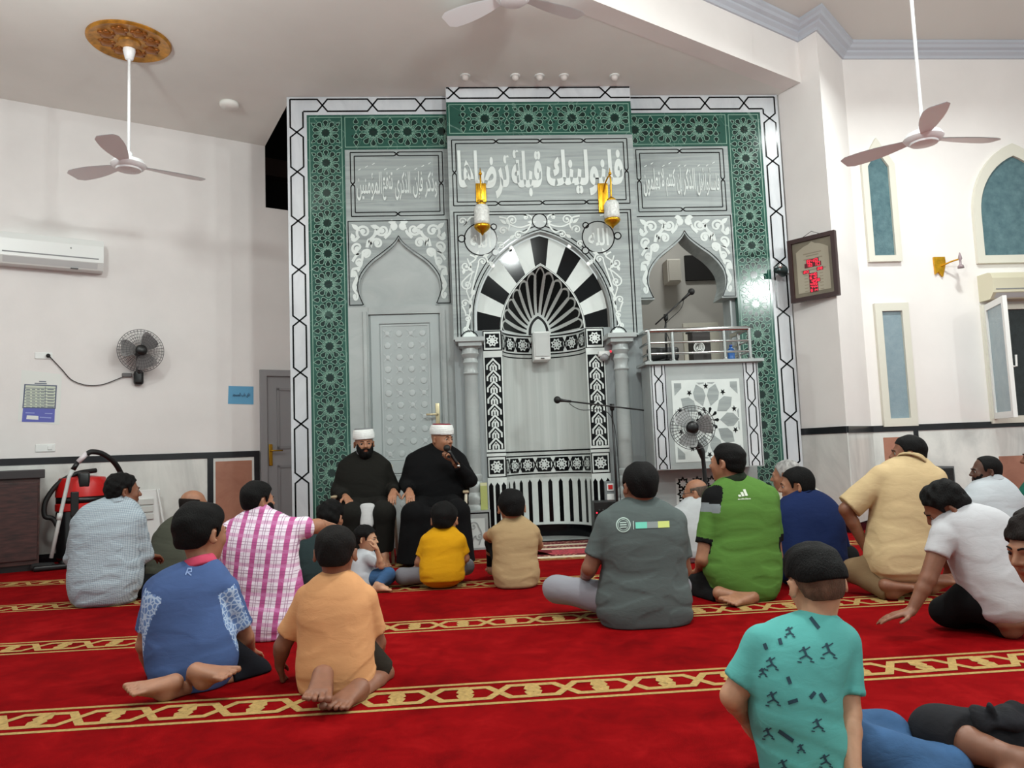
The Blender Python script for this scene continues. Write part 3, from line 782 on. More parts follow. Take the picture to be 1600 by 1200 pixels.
# arch panel
def ogive(xc, hw, z0, h, R, n=18):
    tm = math.acos(1 - 1 / R); return [(xc - hw * (1 - R * (1 - math.cos(t * tm / n))), z0 + h * math.sin(t * tm / n) / math.sin(tm)) for t in range(n + 1)]
outer = [(MX - .725, 2.14)] + ogive(MX, .725, 2.34, .935, 1.3)
mb = MB(); half_spandrel(mb, XA, MX + .05, 2.14, 3.525, [(x if i < len(outer) - 1 else MX, z) for i, (x, z) in enumerate(outer)], y, 0) if False else None
for s in (-1, 1):
    f = (lambda x: x) if s < 0 else (lambda x: 2 * MX - x); e = XA if s < 0 else XB
    pts = [(e, 2.14), (e, 3.525), (MX, 3.525)] + [(f(x), z) for x, z in outer[::-1]]
    mb.poly(pts if s < 0 else pts[::-1], y, 0)
arch_soffit(mb, outer, MX, y, YN + .01, 3)
for x0, x1 in ((XA, MX - .725), (MX + .725, XB)): mb.add([(x0, y, 2.14), (x1, y, 2.14), (x1, YW, 2.14), (x0, YW, 2.14)], [(0, 1, 2, 3)], 0)
for x in (XA, XB): mb.add([(x, y, 2.14), (x, YW, 2.14), (x, YW, 3.525), (x, y, 3.525)], [(0, 1, 2, 3)], 0)
for g in (0, .033):
    mb.strip([(.044 + g, 2.16), (.044 + g, 3.5 - g), (1.94 - g, 3.5 - g), (1.94 - g, 2.16)], .011, y - .002, 1)
for g in (.018, .055):
    oo = [(MX - .725 - g, 2.16)] + ogive(MX, .725 + g, 2.34, .935 + g * 1.3, 1.3)
    mb.strip(oo + [(2 * MX - x, z) for x, z in oo[-2::-1]], .011, y - .002, 1)
for cx, cz, r in ((MX, 3.39, .078), (.318, 3.203, .172), (2 * MX - .33, 3.203, .172), (.118, 3.214, .036), (2 * MX - .12, 3.214, .036), (.468, 3.06, .036), (2 * MX - .475, 3.06, .036), (.46, 3.335, .03), (2 * MX - .46, 3.335, .03)):
    mb.poly(circle_pts(cx, cz, r)[::-1], y - .0035, 4); mb.strip(circle_pts(cx, cz, r), .012, y - .0045, 1, True)
for cx in (.318, 2 * MX - .33):
    text_on(mb, 'الله', cx - .11, cx + .11, 3.11, 3.30, y - .005, 2, .02)
k = dict(y=y - .0025, m=2, mir=MX, w=.018)
S = lambda *a, **q: scroll(mb, *a, **{**k, **q})
S(.66, 3.40, .06, 3.6, -1.3, tail=[(.86, 3.36), (.78, 3.33), (.70, 3.33)]); S(.72, 3.24, .045, 1.0, 1.2, tail=[(.86, 3.35), (.80, 3.27)])
S(.56, 3.29, .05, 0, 1.2, tail=[(.52, 3.44), (.60, 3.42), (.63, 3.35)]); S(.80, 3.43, .03, 2.0, -1.0, tail=[(.88, 3.40), (.85, 3.45)])
S(.13, 3.40, .05, -1.2, 1.1, tail=[(.30, 3.44), (.22, 3.44)]); S(.15, 2.92, .06, .5, -1.2, tail=[(.20, 3.04), (.26, 3.0)])
S(.16, 2.72, .06, 2.6, 1.2, tail=[(.24, 2.86), (.18, 2.82)]); S(.33, 2.96, .045, 3.5, -1.1, tail=[(.20, 2.62), (.24, 2.78), (.27, 2.88)])
S(.13, 2.52, .045, 0, 1.1, tail=[(.23, 2.66), (.20, 2.58)]); S(.15, 2.36, .04, 2.0, -1.1, tail=[(.10, 2.50), (.13, 2.43)]); S(.42, 2.93, .03, 3.0, -1.0, tail=[(.36, 3.02), (.38, 2.98)])
S(.53, 3.13, .04, 2.4, -1.1, tail=[(.50, 3.24), (.48, 3.2)]); S(.13, 2.24, .03, 1, 1.0, tail=[(.17, 2.34), (.16, 2.29)])
mb.strip([(.215, 2.17), (.14, 2.28), (.20, 2.5), (.15, 2.65), (.22, 2.85), (.17, 3.0)], .013, y - .0025, 2)
mb.strip([(2 * MX - a, b) for a, b in [(.215, 2.17), (.14, 2.28), (.20, 2.5), (.15, 2.65), (.22, 2.85), (.17, 3.0)]], .013, y - .0025, 2)
for a, b, an, L in ((.60, 3.36, 2.5, .09), (.82, 3.38, 0, .10), (.26, 3.0, 1.2, .09), (.21, 2.86, 2.2, .07), (.19, 2.5, 1.6, .08), (.33, 3.01, .4, .08), (.2, 2.6, .9, .07), (.12, 2.83, 1.3, .07), (.62, 3.2, .6, .08), (.17, 2.42, 1.1, .07)):
    leaf(mb, a, b, an, L, .018, y - .003, 2, MX)
for s in (1, -1):                                   # rounded white pads above the capitals
    cx = .165 if s > 0 else 2 * MX - .165
    mb.poly(circle_pts(cx, 2.14, .075, 12, 0, math.pi)[::-1], y - .003, 2); mb.strip(circle_pts(cx, 2.14, .09, 14, 0, math.pi), .01, y - .0035, 1)
finM(mb, 'arch_panel', [gray_mb, ink, white_mb, plain_mb, plain_mb])
# voussoirs between the two arches
zi = 2.245; NR = .4475
fan = lambda n: ogive(MX, NR, zi, .70, 2.6, n)
ao = [(MX - .70, zi)] + ogive(MX, .70, 2.36, .895, 1.3, 60); ai = fan(60)
def respace(p, n):
    full = [np.array(q) for q in p] + [np.array((2 * MX - q[0], q[1])) for q in p[-2::-1]]
    d = [0]
    for a, b in zip(full, full[1:]): d.append(d[-1] + np.linalg.norm(b - a))
    return [tuple(np.array([np.interp(t, d, [q[i] for q in full]) for i in (0, 1)])) for t in np.linspace(0, d[-1], n + 1)]
NS = 13; O_, I_ = respace(ao, NS * 6), respace(ai, NS * 6)
mb = MB()
for i in range(NS):
    a = O_[i * 6:i * 6 + 7]; b = I_[i * 6:i * 6 + 7]; mb.poly(b + a[::-1], YN, 1 if i % 2 == 0 else 0)
    mb.f[-1] = mb.f[-1][::-1]
mb.strip(I_, .02, YN - .002, 0); mb.strip([(p[0] + (MX - p[0]) * -.012, p[1]) for p in I_], .004, YN - .003, 1)
finM(mb, 'arch_stones', [white_mb, ink])
# fan-shaped half dome
inner = respace([(MX - .115, zi)] + ogive(MX, .115, zi + .02, .2, 1.6, 20), 240); rim = respace(ai, 240)
def dome(u, v):
    i = u * 240; k = min(239, int(i)); f = i - k
    r = [rim[k][j] * (1 - f) + rim[k + 1][j] * f for j in (0, 1)]; q = [inner[k][j] * (1 - f) + inner[k + 1][j] * f for j in (0, 1)]
    x, z = (r[0] + (q[0] - r[0]) * v, r[1] + (q[1] - r[1]) * v)
    return x, YN + (NR - .01) * math.sin(min(1, v * 1.02) * math.pi / 2), z
NF = 13
def dome_m(u, v):
    f = (u * NF) % 1.0; e = abs(f - .5); edge = .5 - (.105 + .24 * v)
    top = .06 + .10 * (2 * e) ** 2
    if v < top - .035: return 1
    if v < top + .012: return 0
    if v > .93: return 0
    return 0 if e > edge else 1
mb = MB(); mb.grid(dome, 780, 84, mfn=dome_m)
mb.f = [f[::-1] for f in mb.f]
k = [(x, z) for x, z in inner]; yb = YN + NR - .006
mb.poly(k[::-1] if False else k, yb, 1); mb.f[-1] = mb.f[-1][::-1]
mb.poly([(MX + (x - MX) * .72, zi + .02 + (z - zi) * .75) for x, z in inner][::-1], yb - .004, 2)
finM(mb, 'fan_dome', [mat('pale_fan_marble', (196, 202, 199), .35), mat('black_fan_inlay', (9, 10, 11), .3, spec=.2), white_mb])
# round niche wall, friezes and fence pattern wrapped on it
def wrapc(s, z, off=0.0):                            # arc length across the niche, 0 at its near edge
    a = math.pi - s / NR; r = NR - off
    return MX + r * math.cos(a), YN + r * math.sin(a), z
ARC = math.pi * NR
def wrap_mb(mb, start, off=0.0):
    for i in range(start, len(mb.v)):
        x, yy, z = mb.v[i]; mb.v[i] = wrapc(x, z, off - yy)
mb = MB()
mb.grid(lambda u, v: wrapc(u * ARC, .02 + v * 2.225), 64, 2); mb.f = [f[::-1] for f in mb.f]
mb.add([(MX + NR * math.cos(a), YN + NR * math.sin(a), .02) for a in np.linspace(0, math.pi, 24)], [list(range(24))])
finM(mb, 'niche_lining', niche_mb, smooth=True, auto=40)
def star_tile(mb, cx, cz, r, y, dy=.001):
    """white eight-pointed star on black with a ring of black dots"""
    q = r * 1.22
    mb.poly([(cx - q, cz - q), (cx + q, cz - q), (cx + q, cz + q), (cx - q, cz + q)], y, 1)
    star_poly(mb, cx, cz, 8, r * 1.1, r * .80, y - dy, 0, math.pi / 8)
    for k in range(8):
        a = k * math.pi / 4 + math.pi / 8
        star_poly(mb, cx + .58 * r * math.cos(a), cz + .58 * r * math.sin(a), 4, r * .15, r * .12, y - dy * 1.6, 1, a)
    star_poly(mb, cx, cz, 8, r * .36, r * .30, y - dy * 1.8, 0)
def frieze(mb, s0, s1, z0, z1, n):
    h = z1 - z0
    for zz in (z0 + .008, z1 - .008):
        for i in range(40): mb.strip([(s0 + (s1 - s0) * i / 40, zz), (s0 + (s1 - s0) * (i + 1) / 40, zz)], .014, -.004, 1)
    for i in range(n):
        c = s0 + (s1 - s0) * (i + .5) / n; star_tile(mb, c, (z0 + z1) / 2, h * .29, -.003, .007)
        if i:
            e = s0 + (s1 - s0) * i / n
            for sg in (1, -1): mb.strip([(e - .035, (z0 + z1) / 2 - sg * h * .34), (e - .014, (z0 + z1) / 2 - sg * h * .17), (e, (z0 + z1) / 2), (e + .014, (z0 + z1) / 2 + sg * h * .17), (e + .035, (z0 + z1) / 2 + sg * h * .34)], .014, -.005, 1)
def fence(mb, s0, s1, n, z0, z1, w=.046):
    for i in range(n):
        c = s0 + (s1 - s0) * (i + .5) / n
        mb.poly([(c - w / 2, z0), (c + w / 2, z0), (c + w / 2, z1 - .035), (c, z1), (c - w / 2, z1 - .035)], -.003, 1)
def backing(mb, s0, s1, z0, z1, m=0):
    for i in range(32):
        a, b = s0 + (s1 - s0) * i / 32, s0 + (s1 - s0) * (i + 1) / 32; mb.poly([(a, z0), (b, z0), (b, z1), (a, z1)], -.001, m)
for nm, z0, z1 in (('upper_frieze', 2.015, 2.245), ('lower_frieze', .69, .915)):
    mb = MB(); backing(mb, 0, ARC, z0, z1); frieze(mb, 0, ARC, z0 + .005, z1 - .005, 7)
    if nm == 'upper_frieze': [mb.strip([(ARC * i / 32, z0 - .03), (ARC * (i + 1) / 32, z0 - .03)], .012, -.002, 1) for i in range(32)]
    else: [mb.strip([(ARC * i / 32, z1 + .035), (ARC * (i + 1) / 32, z1 + .035)], .016, -.002, 1) for i in range(32)]
    wrap_mb(mb, 0); finM(mb, nm, [white_mb, ink])
mb = MB(); backing(mb, 0, ARC, .15, .66); fence(mb, 0, ARC, 12, .175, .645); backing(mb, 0, ARC, .02, .145, 1); wrap_mb(mb, 0); finM(mb, 'fence_pattern', [white_mb, ink])
# flat front beside the niche
mb = MB()
for x0, x1 in ((XA + .0, MX - NR), (MX + NR, XB)): mb.box(x0, x1, YN, YW - .001, 0, 2.14)
mb.box(MX - .735, MX - NR, YN, YW, 2.14, 2.245); mb.box(MX + NR, MX + .735, YN, YW, 2.14, 2.245)
finM(mb, 'side_jambs', gray_vt)
for s in (-1, 1):
    x0, x1 = (.305, .505) if s < 0 else (2 * MX - .505, 2 * MX - .305); c = (x0 + x1) / 2; w = x1 - x0
    mb = MB(); mb.box(x0, x1, YN - .012, YN, 0, 2.245); yy = YN - .013
    mb.poly([(x0 + .012, .985), (x1 - .012, .985), (x1 - .012, 1.955), (x0 + .012, 1.955)], yy, 1)
    n = 8; p = .95 / n; hw = w / 2 - .03
    for i in range(n):
        zb = .995 + p * i; q = lambda a, b: (c + a * hw, zb + b * p)
        mb.strip([q(-.92, -.02), q(-.92, .36), q(0, .92), q(.92, .36), q(.92, -.02)], .018, yy - .001, 0)
        mb.strip([q(-.42, -.12), q(-.42, .24), q(0, .52), q(.42, .24), q(.42, -.12)], .018, yy - .001, 0)
        mb.strip([q(0, .5), q(0, 0)], .018, yy - .001, 0)
    for z0, z1 in ((2.03, 2.235), (.70, .91)):
        mb.strip([(x0 + .006, z0), (x0 + .006, z1), (x1 - .006, z1), (x1 - .006, z0)], .011, yy, 1, True); star_tile(mb, c, (z0 + z1) / 2, .062, yy - .0005)
    mb.strip([(x0, .953), (x1, .953)], .014, yy, 1)
    for i in range(3):
        a = x0 + w * (i + .5) / 3; mb.poly([(a - .023, .175), (a + .023, .175), (a + .023, .61), (a, .645), (a - .023, .61)], yy, 1)
    mb.poly([(x0, .02), (x1, .02), (x1, .145), (x0, .145)], yy, 1)
    finM(mb, 'key_pattern_band', [white_mb, ink])
# columns
for s in (-1, 1):
    cx = .165 if s < 0 else 2 * MX - .165; yc = 7.90
    sh = [(.066, .74), (.072, .78), (.071, 1.2), (.068, 1.76), (.075, 1.78)]
    mb = MB(); mb.lathe(sh, (cx, yc, 0), n=28); c_ = finM(mb, 'column', white_mb if False else plain_mb, smooth=True, auto=50)
    mb = MB(); mb.lathe([(.074, 1.76), (.082, 1.775), (.074, 1.79), (.068, 1.83), (.075, 1.87), (.083, 1.885), (.075, 1.90), (.066, 1.93), (.085, 1.96), (.094, 1.975), (.085, 1.99), (.08, 2.03), (.11, 2.06)], (cx, yc, 0), n=28)
    mb.box(cx - .118, cx + .118, yc - .11, yc + .14, 2.05, 2.095); mb.box(cx - .15, cx + .15, yc - .135, yc + .14, 2.095, 2.14)
    finM(mb, 'capital', plain_mb, c_, True, 40)
    mb = MB(); mb.lathe([(.115, .38), (.115, .42), (.10, .44), (.105, .47), (.112, .50), (.1, .53), (.082, .56), (.09, .6), (.095, .62), (.085, .645), (.072, .67), (.08, .70), (.08, .73), (.066, .745)], (cx, yc, 0), n=28)
    finM(mb, 'column_base', plain_mb, c_, True, 40)
    mb = MB(); x0, x1 = (XA, .31) if s < 0 else (XB - .31, XB)
    mb.box(x0, x1, 7.745, YN, 0, .385); fy = 7.744
    mb.strip([(x0 + .02, 0), (x0 + .02, .36), (x1 - .02, .36), (x1 - .02, 0)], .014, fy, 1)
    mb.poly([(x0 + .06, .02), (x1 - .06, .02), (x1 - .06, .31), (x0 + .06, .31)], fy - .0005, 2)
    S2 = lambda *a, **q: scroll(mb, *a, **{**dict(y=fy - .004, m=0, w=.014), **q})
    S2(cx - .03, .23, .05, 0, 1.2, tail=[(cx + .02, .05), (cx + .05, .15)]); S2(cx + .03, .13, .04, 3, 1.2, tail=[(cx - .05, .06), (cx - .03, .12)])
    finM(mb, 'plinth', [plain_mb, ink, white_mb])
# little spotlights in the arch
spot_m = mat('spotlight_glass', (235, 238, 232), .3, emit=.6)
for q in (10, 14):
    for f in (lambda x: x, lambda x: 2 * MX - x):
        x, z = outer[q]; nx = unit((MX - x, 2.5 - z)); mb = MB(); mb.ball((f(x + nx[0] * .008), 8.0, z + nx[1] * .008), .022, 0, 10, 6)
        finM(mb, 'spotlight', spot_m, smooth=True)
# ------------------------------------------------------------------ pulpit balcony and the room behind it
steel = mat('stainless_steel', (196, 198, 196), .22, 1.0)
black_p = mat('black_plastic', (16, 16, 17), .38)
white_p = mat('white_plastic', (226, 228, 226), .4)
rubber = mat('black_rubber', (12, 12, 12), .6)
chrome = mat('chrome', (220, 220, 220), .12, 1.0)
red_p = mat('red_plastic', (196, 24, 22), .35)
YF = 7.60
P = lambda px, py, Y: tuple(float(v) for v in at_y(px, py, Y))
bl, br = P(1016, 600, YF)[0], P(1186, 600, YF)[0]; bt, bb = P(1100, 563, YF)[2], P(1100, 732, YF)[2]
bcx = (bl + br) / 2
bal = thing('pulpit_balcony', (bcx, YF, bb), 'gray marble pulpit balcony with star panel and steel railing', 'balcony')
def finB(mb, name, mats, parent=None, smooth=False, auto=None):
    mb.v = [(x - bcx, y - YF, z - bb) for x, y, z in mb.v]; return mb.build(name, mats, parent or bal, smooth, auto=auto)
mb = MB(); mb.box(bl, br, YF, 7.945, bb, bt - .03); mb.box(2.01, br, 7.945, YW - .002, bb, bt - .03)
body = finB(mb, 'balcony_body', plain_mb)
mb = MB(); mb.box(bl - .05, br + .05, YF - .05, 7.945, bt - .03, bt); mb.box(2.01, br + .05, 7.945, YW - .002, bt - .03, bt); finB(mb, 'balcony_slab', plain_mb)
for x0 in (bl + .01, br - .165):
    mb = MB(); yy = YF - .002; w = .155; zs = bt - .04
    mb.poly([(x0, bb + .01), (x0 + w, bb + .01), (x0 + w, zs), (x0, zs)], yy, 0)
    for a in (.008, .032, w - .032, w - .008): mb.strip([(x0 + a, bb + .01), (x0 + a, zs)], .008, yy - .001, 1) if a in (.008, w - .008) else None
    chain(mb, 'z', x0 + w / 2, bb + .01, zs, .038, [bb + .09 + .275 * i for i in range(4)], .045, yy - .001, 1, .012)
    finB(mb, 'border_band', [border_mb, ink])
px0, px1 = P(1049, 600, YF)[0], P(1155, 600, YF)[0]; pz0, pz1 = P(1100, 721, YF)[2], P(1100, 593, YF)[2]
mb = MB(); yy = YF - .003; pc, pz = (px0 + px1) / 2, (pz0 + pz1) / 2; ph, pv = (px1 - px0) / 2, (pz1 - pz0) / 2
mb.poly([(px0, pz0), (px1, pz0), (px1, pz1), (px0, pz1)], yy, 0)
gp = lambda pts, m: mb.poly([(pc + a * ph, pz + b * pv) for a, b in pts], yy - (.001 if m == 2 else .002), m)
for k in range(10):
    a = math.pi / 2 + (k + .5) * math.pi / 5; ca, sa = math.cos(a), math.sin(a)
    q = lambda r, s: (r * ca - s * sa, r * sa + s * ca)
    gp([q(.36, 0), q(.58, -.17), q(.76, -.16), q(.93, 0), q(.76, .16), q(.58, .17)][::1], 2)
    gp([q(.14, .0), q(.30, -.045), q(.34, 0), q(.30, .045)], 1)
    b = a + math.pi / 10; r = .84
    s5 = [(r * math.cos(b) + (.085 if i % 2 == 0 else .035) * math.cos(b + i * math.pi / 5), r * math.sin(b) + (.085 if i % 2 == 0 else .035) * math.sin(b + i * math.pi / 5)) for i in range(10)]
    gp(s5, 1)
for sx in (-1, 1):
    for sz in (-1, 1):
        for t in ([(.93, .93), (.72, .93), (.72, .80), (.93, .62)], [(.93, .28), (.93, .05), (.90, .05), (.88, .2)], [(.28, .93), (.05, .93), (.05, .9), (.2, .88)]):
            gp([(sx * a, sz * b) for a, b in (t if sx * sz < 0 else t[::-1])][::1], 2)
for f in range(len(mb.f)):
    p = [mb.v[i] for i in mb.f[f]]; ar = sum(a[0] * b[2] - b[0] * a[2] for a, b in zip(p, p[1:] + p[:1]))
    if ar < 0: mb.f[f] = mb.f[f][::-1]
finB(mb, 'star_panel', [white_mb, ink, gray_mb])
# lower wall under the balcony
mb = MB(); mb.box(2.01, 3.16, 7.98, YW - .002, 0, bb - .002)
gx0, gx1, gz0, gz1 = P(1056, 760, 7.98)[0], P(1124, 760, 7.98)[0], .28, P(1090, 746, 7.98)[2]
mb.poly([(gx0, gz0), (gx1, gz0), (gx1, gz1), (gx0, gz1)], 7.978, 2)
nx, nz = 3, 3
for i in range(nx):
    for j in range(nz):
        cx, cz = gx0 + (gx1 - gx0) * (i + .5) / nx, gz0 + (gz1 - gz0) * (j + .5) / nz; r = (gx1 - gx0) / nx / 2
        star_poly(mb, cx, cz, 8, r * .95, r * .62, 7.977, 1); star_poly(mb, cx, cz, 8, r * .55, r * .35, 7.976, 2)
finB(mb, 'balcony_wall', [plain_mb, ink, white_mb])
# railing
rt, r1, r2 = P(1090, 515, YF)[2], P(1090, 534, YF)[2], P(1090, 551, YF)[2]
ra, rb_ = bl + .0, br - .06
for k, (rx, ry) in enumerate(((ra + .01, YF), (P(1051, 540, YF)[0], YF), (P(1132, 540, YF)[0], YF), (rb_ - .01, YF), (rb_ - .01, 7.9))):
    mb = MB(); mb.lathe([(.03, bt), (.03, bt + .012), (.018, bt + .02), (.018, rt)], (rx, ry, 0), n=14); finB(mb, 'railing_post', steel, None, True, 40)
for z, r in ((rt, .026), (r1, .012), (r2, .012)):
    mb = MB(); mb.tube([(ra, 7.94, z), (ra, YF + .02, z), (ra + .03, YF, z), (rb_ - .03, YF, z), (rb_, YF + .03, z), (rb_, 8.12, z)], r, n=12); finB(mb, 'railing', steel, None, True, 50)

# the little room behind the opening
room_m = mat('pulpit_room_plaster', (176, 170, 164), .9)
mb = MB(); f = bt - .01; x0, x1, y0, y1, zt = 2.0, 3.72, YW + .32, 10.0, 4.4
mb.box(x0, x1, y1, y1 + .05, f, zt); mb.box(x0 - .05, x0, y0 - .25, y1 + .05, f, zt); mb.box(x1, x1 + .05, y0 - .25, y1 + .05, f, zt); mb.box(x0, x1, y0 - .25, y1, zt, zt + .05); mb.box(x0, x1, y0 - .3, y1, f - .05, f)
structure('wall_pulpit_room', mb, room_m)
for x0, x1 in ((2.006, 2.063), (3.08, 3.72)):
    MB().box(x0, x1, YW + .09, YW + .32, bt - .02, 2.555).build('wall_pulpit_jamb', gray_vt)['kind'] = 'structure'
a, b = P(1069, 400, 9.98), P(1104, 438, 9.98)
w5 = MB().box(a[0], b[0] + .3, 9.95, 9.995, b[2], a[2]).build('window_5', dark_void); tag(w5, 'black unlit window in the room behind the pulpit', 'window', kind='structure')
a, b = P(1035, 411, 9.98), P(1058, 446, 9.98); mb = MB(); c = ((a[0] + b[0]) / 2, 9.98, (a[2] + b[2]) / 2)
o = thing('loudspeaker', c, 'beige loudspeaker box on the wall behind the pulpit opening', 'loudspeaker')
w, h = (b[0] - a[0]) / 2, (a[2] - b[2]) / 2; beige = mat('beige_box', (188, 180, 170), .6)
MB().rbox(-w, w, -.22, .01, -h, h, .012).build('cabinet', beige, o); MB().rbox(-w * .85, w * .85, -.235, -.21, -h * .9, h * .9, .006).build('grille', mat('beige_grille', (176, 168, 158), .8, bump=.6, bscale=300), o)
mb = MB(); a, b = P(1067, 505, 8.6), P(1126, 562, 8.6)
o = thing('display_board', ((a[0] + b[0]) / 2, 8.6, bt), 'beige board standing behind the railing', 'board')
MB().rbox(a[0] - o.location[0], b[0] - o.location[0], 0, .04, 0, a[2] - bt, .005).build('panel', mat('beige_board', (170, 165, 152), .7), o)
a, b = P(1081, 518, 7.85), P(1112, 562, 7.85)
o = thing('lectern', ((a[0] + b[0]) / 2, 7.85, bt), 'small dark lectern with round white emblem behind the railing', 'lectern')
w = (b[0] - a[0]) / 2; h = a[2] - bt
MB().rbox(-w, w, 0, .16, 0, h, .006).build('body', mat('dark_wood', (38, 32, 30), .5), o)
MB().rbox(-w - .01, w + .01, -.02, .2, h, h + .02, .005).build('top', mat('dark_wood', (38, 32, 30), .5), o)
mb = MB(); ez = P(1092, 543, 7.85)[2] - bt; ex = P(1092, 543, 7.85)[0] - o.location[0]
mb.poly(circle_pts(ex, ez, .060, 28)[::-1], -.012, 0); mb.poly(circle_pts(ex, ez, .048, 28)[::-1], -.014, 1)
text_on(mb, 'الله', ex - .032, ex + .032, ez - .03, ez + .032, -.016, 0, .03); mb.strip(circle_pts(ex, ez, .041, 24), .004, -.016, 0, True)
for f in range(2): mb.f[f] = mb.f[f][::-1]
mb.build('emblem', [mat('white_enamel', (226, 228, 224), .4), mat('dark_wood', (38, 32, 30), .5)], o)
a = P(1036, 545, 7.85)
o = thing('black_chair', (a[0], 7.87, bt), 'low black padded seat back on the balcony beside the microphone stand', 'chair')
MB().rbox(-.17, .17, -.04, .04, .04, a[2] - bt + .02, .035, n=4).build('backrest', black_p, o, True); MB().rbox(-.17, .17, .0, .22, .0, .06, .02).build('seat', black_p, o, True)
a = P(1143, 561, 7.75)
o = thing('water_bottle', (a[0], 7.75, bt), 'blue plastic water bottle standing behind the balcony railing', 'bottle')
MB().lathe([(.034, 0), (.037, .01), (.037, .05), (.034, .055), (.037, .06), (.037, .11), (.03, .125), (.014, .14), (.014, .15)], (0, 0, 0)).build('body', mat('blue_bottle_plastic', (60, 110, 180), .15), o, True)
MB().lathe([(.016, .15), (.016, .17)], (0, 0, 0)).build('cap', mat('blue_cap', (30, 70, 150), .4), o, True)

# ------------------------------------------------------------------ microphone stands
def mic_stand(loc, px_pole_top, px_b0, px_b1, Y, label, base=True):
    """upright pole with a boom set across it; boom ends given as seen"""
    o = thing('microphone_stand', loc, label, 'microphone stand'); L = np.array(loc)
    pt = np.array(P(*px_pole_top, Y)) - L; a = np.array(P(*px_b0, Y - .04)) - L; b = np.array(P(*px_b1, Y - .04)) - L
    MB().tube([(0, 0, .02), (0, 0, pt[2] * .55), (pt[0], pt[1], pt[2])], [.012, .012, .009]).build('pole', black_p, o, True)
    mb = MB(); mb.lathe([(.02, pt[2] - .035), (.024, pt[2] - .01), (.022, pt[2] + .03)], (pt[0], pt[1] - .01, 0)); mb.build('clamp', rubber, o, True)
    MB().tube([a, b], .008).build('boom', black_p, o, True)
    d = unit(b - a); m = b
    mb = MB(); mb.lathe([(.012, -.02), (.014, .05), (.02, .09), (.02, .10)], m, d); mi = mb.build('microphone', black_p, o, True)
    mb = MB(); mb.ball(m + d * .115, .036, 0, 16, 10); mb.build('foam_windscreen', rubber, mi, True)
    for k in range(3):
        t = k * 2.094 + .4; MB().tube([(0, 0, .05), (.20 * math.cos(t), .20 * math.sin(t), .012)], .009).build('leg', black_p, o, True)
    mb = MB(); mid = (a + b) / 2
    cab = catmull([m + np.array([0, 0, -.02]), m * .75 + pt * .25 + np.array([0, -.02, -.07]), pt + np.array([-.02, -.03, -.09]), np.array([.025, -.03, pt[2] * .5]), np.array([.02, -.05, .03])], 8)
    MB().tube(cab, .004, n=6).build('cable', rubber, o, True)
    return o
b0 = P(957, 640, 7.45)
mic_stand((b0[0], 7.45, 0), (956, 636), (1006, 641), (889, 627), 7.45, 'tall black boom microphone stand in front of the prayer niche')
b0 = P(1041, 540, 7.78)
mic_stand((b0[0], 7.78, bt), (1040, 496), (1024, 507), (1068, 467), 7.78, 'short black microphone stand on the pulpit balcony')

# ------------------------------------------------------------------ fittings on the facade
def lantern(px_plate, zt, zb, px_l, lt, lb, rz, label):
    a = P(px_plate, zt, YC); b = P(px_plate, zb, YC); o = thing('wall_lantern', (a[0], YC, b[2]), label, 'wall lamp', 'gold wall lanterns over the niche')
    h = a[2] - b[2]; mb = MB(); mb.rbox(-.055, .055, -.022, 0, 0, h, .008); mb.rbox(-.04, .04, -.032, -.015, .02, h - .02, .006); mb.build('wall_plate', gold, o, True, auto=40)
    Yl = YC - .20; q = P(px_l, lt, Yl); r = P(px_l, lb, Yl); cx, cy = q[0] - a[0], Yl - YC; zt_, zb_ = q[2] - b[2], r[2] - b[2]; H = zt_ - zb_
    mb = MB(); mb.tube(catmull([(0, -.02, h * .65), (cx * .4, cy * .45, h * .95), (cx, cy, h * 1.02), (cx, cy, zt_ - .01)], 6), .009); mb.ball((cx, cy, h * 1.02 + .03), .018); mb.lathe([(.004, h + .03), (.008, h + .05), (.002, h + .1)], (cx, cy, 0)); mb.build('arm', gold, o, True)
    ln = MB().lathe([(.075, zb_ + H * .3), (.082, zb_ + H * .42), (.078, zb_ + H * .6), (.08, zb_ + H * .78), (.06, zb_ + H * .9), (.04, zb_ + H * .92)], (cx, cy, 0)).build('glass_shade', mat('frosted_lantern_glass', (206, 208, 204), .35, vary=.10, vscale=40), o, True)
    mb = MB(); mb.lathe([(.02, zb_ + H * .90), (.055, zb_ + H * .90), (.045, zb_ + H * .97), (.02, zb_ + H * 1.03), (.01, zb_ + H * 1.06)], (cx, cy, 0)); mb.build('top_cap', gold, o, True)
    mb = MB(); mb.lathe([(.08, zb_ + H * .32), (.086, zb_ + H * .27), (.075, zb_ + H * .2), (.045, zb_ + H * .12), (.02, zb_ + H * .07), (.004, zb_)], (cx, cy, 0)); mb.build('bottom_cap', gold, o, True)
lantern(751, 287, 317, 752, 316, 368, 0, 'gold lantern with frosted shade in front of its wall plate, over the niche')
lantern(941, 287, 333, 955, 310, 357, 0, 'gold lantern with frosted shade hanging clear of its long wall plate, over the niche')
a, b = P(833, 518, 8.25), P(861, 562, 8.25); o = thing('loudspeaker', ((a[0] + b[0]) / 2, 8.25, (a[2] + b[2]) / 2), 'small white loudspeaker hung inside the prayer niche', 'loudspeaker')
w, h = (b[0] - a[0]) / 2, (a[2] - b[2]) / 2
MB().rbox(-w, w, 0, .235, -h, h, .014).build('cabinet', white_p, o, True, auto=40); MB().rbox(-w * .88, w * .88, -.012, .004, -h * .75, h * .9, .006).build('grille', mat('pale_grille', (206, 210, 208), .7, bump=.7, bscale=400), o)
MB().rbox(-.02, .02, -.012, .004, -h * .92, -h * .86, .003).build('badge', black_p, o)
a = P(943, 557, 8.03); o = thing('dome_camera', (a[0], 8.038, a[2]), 'small white dome security camera beside the right column', 'camera')
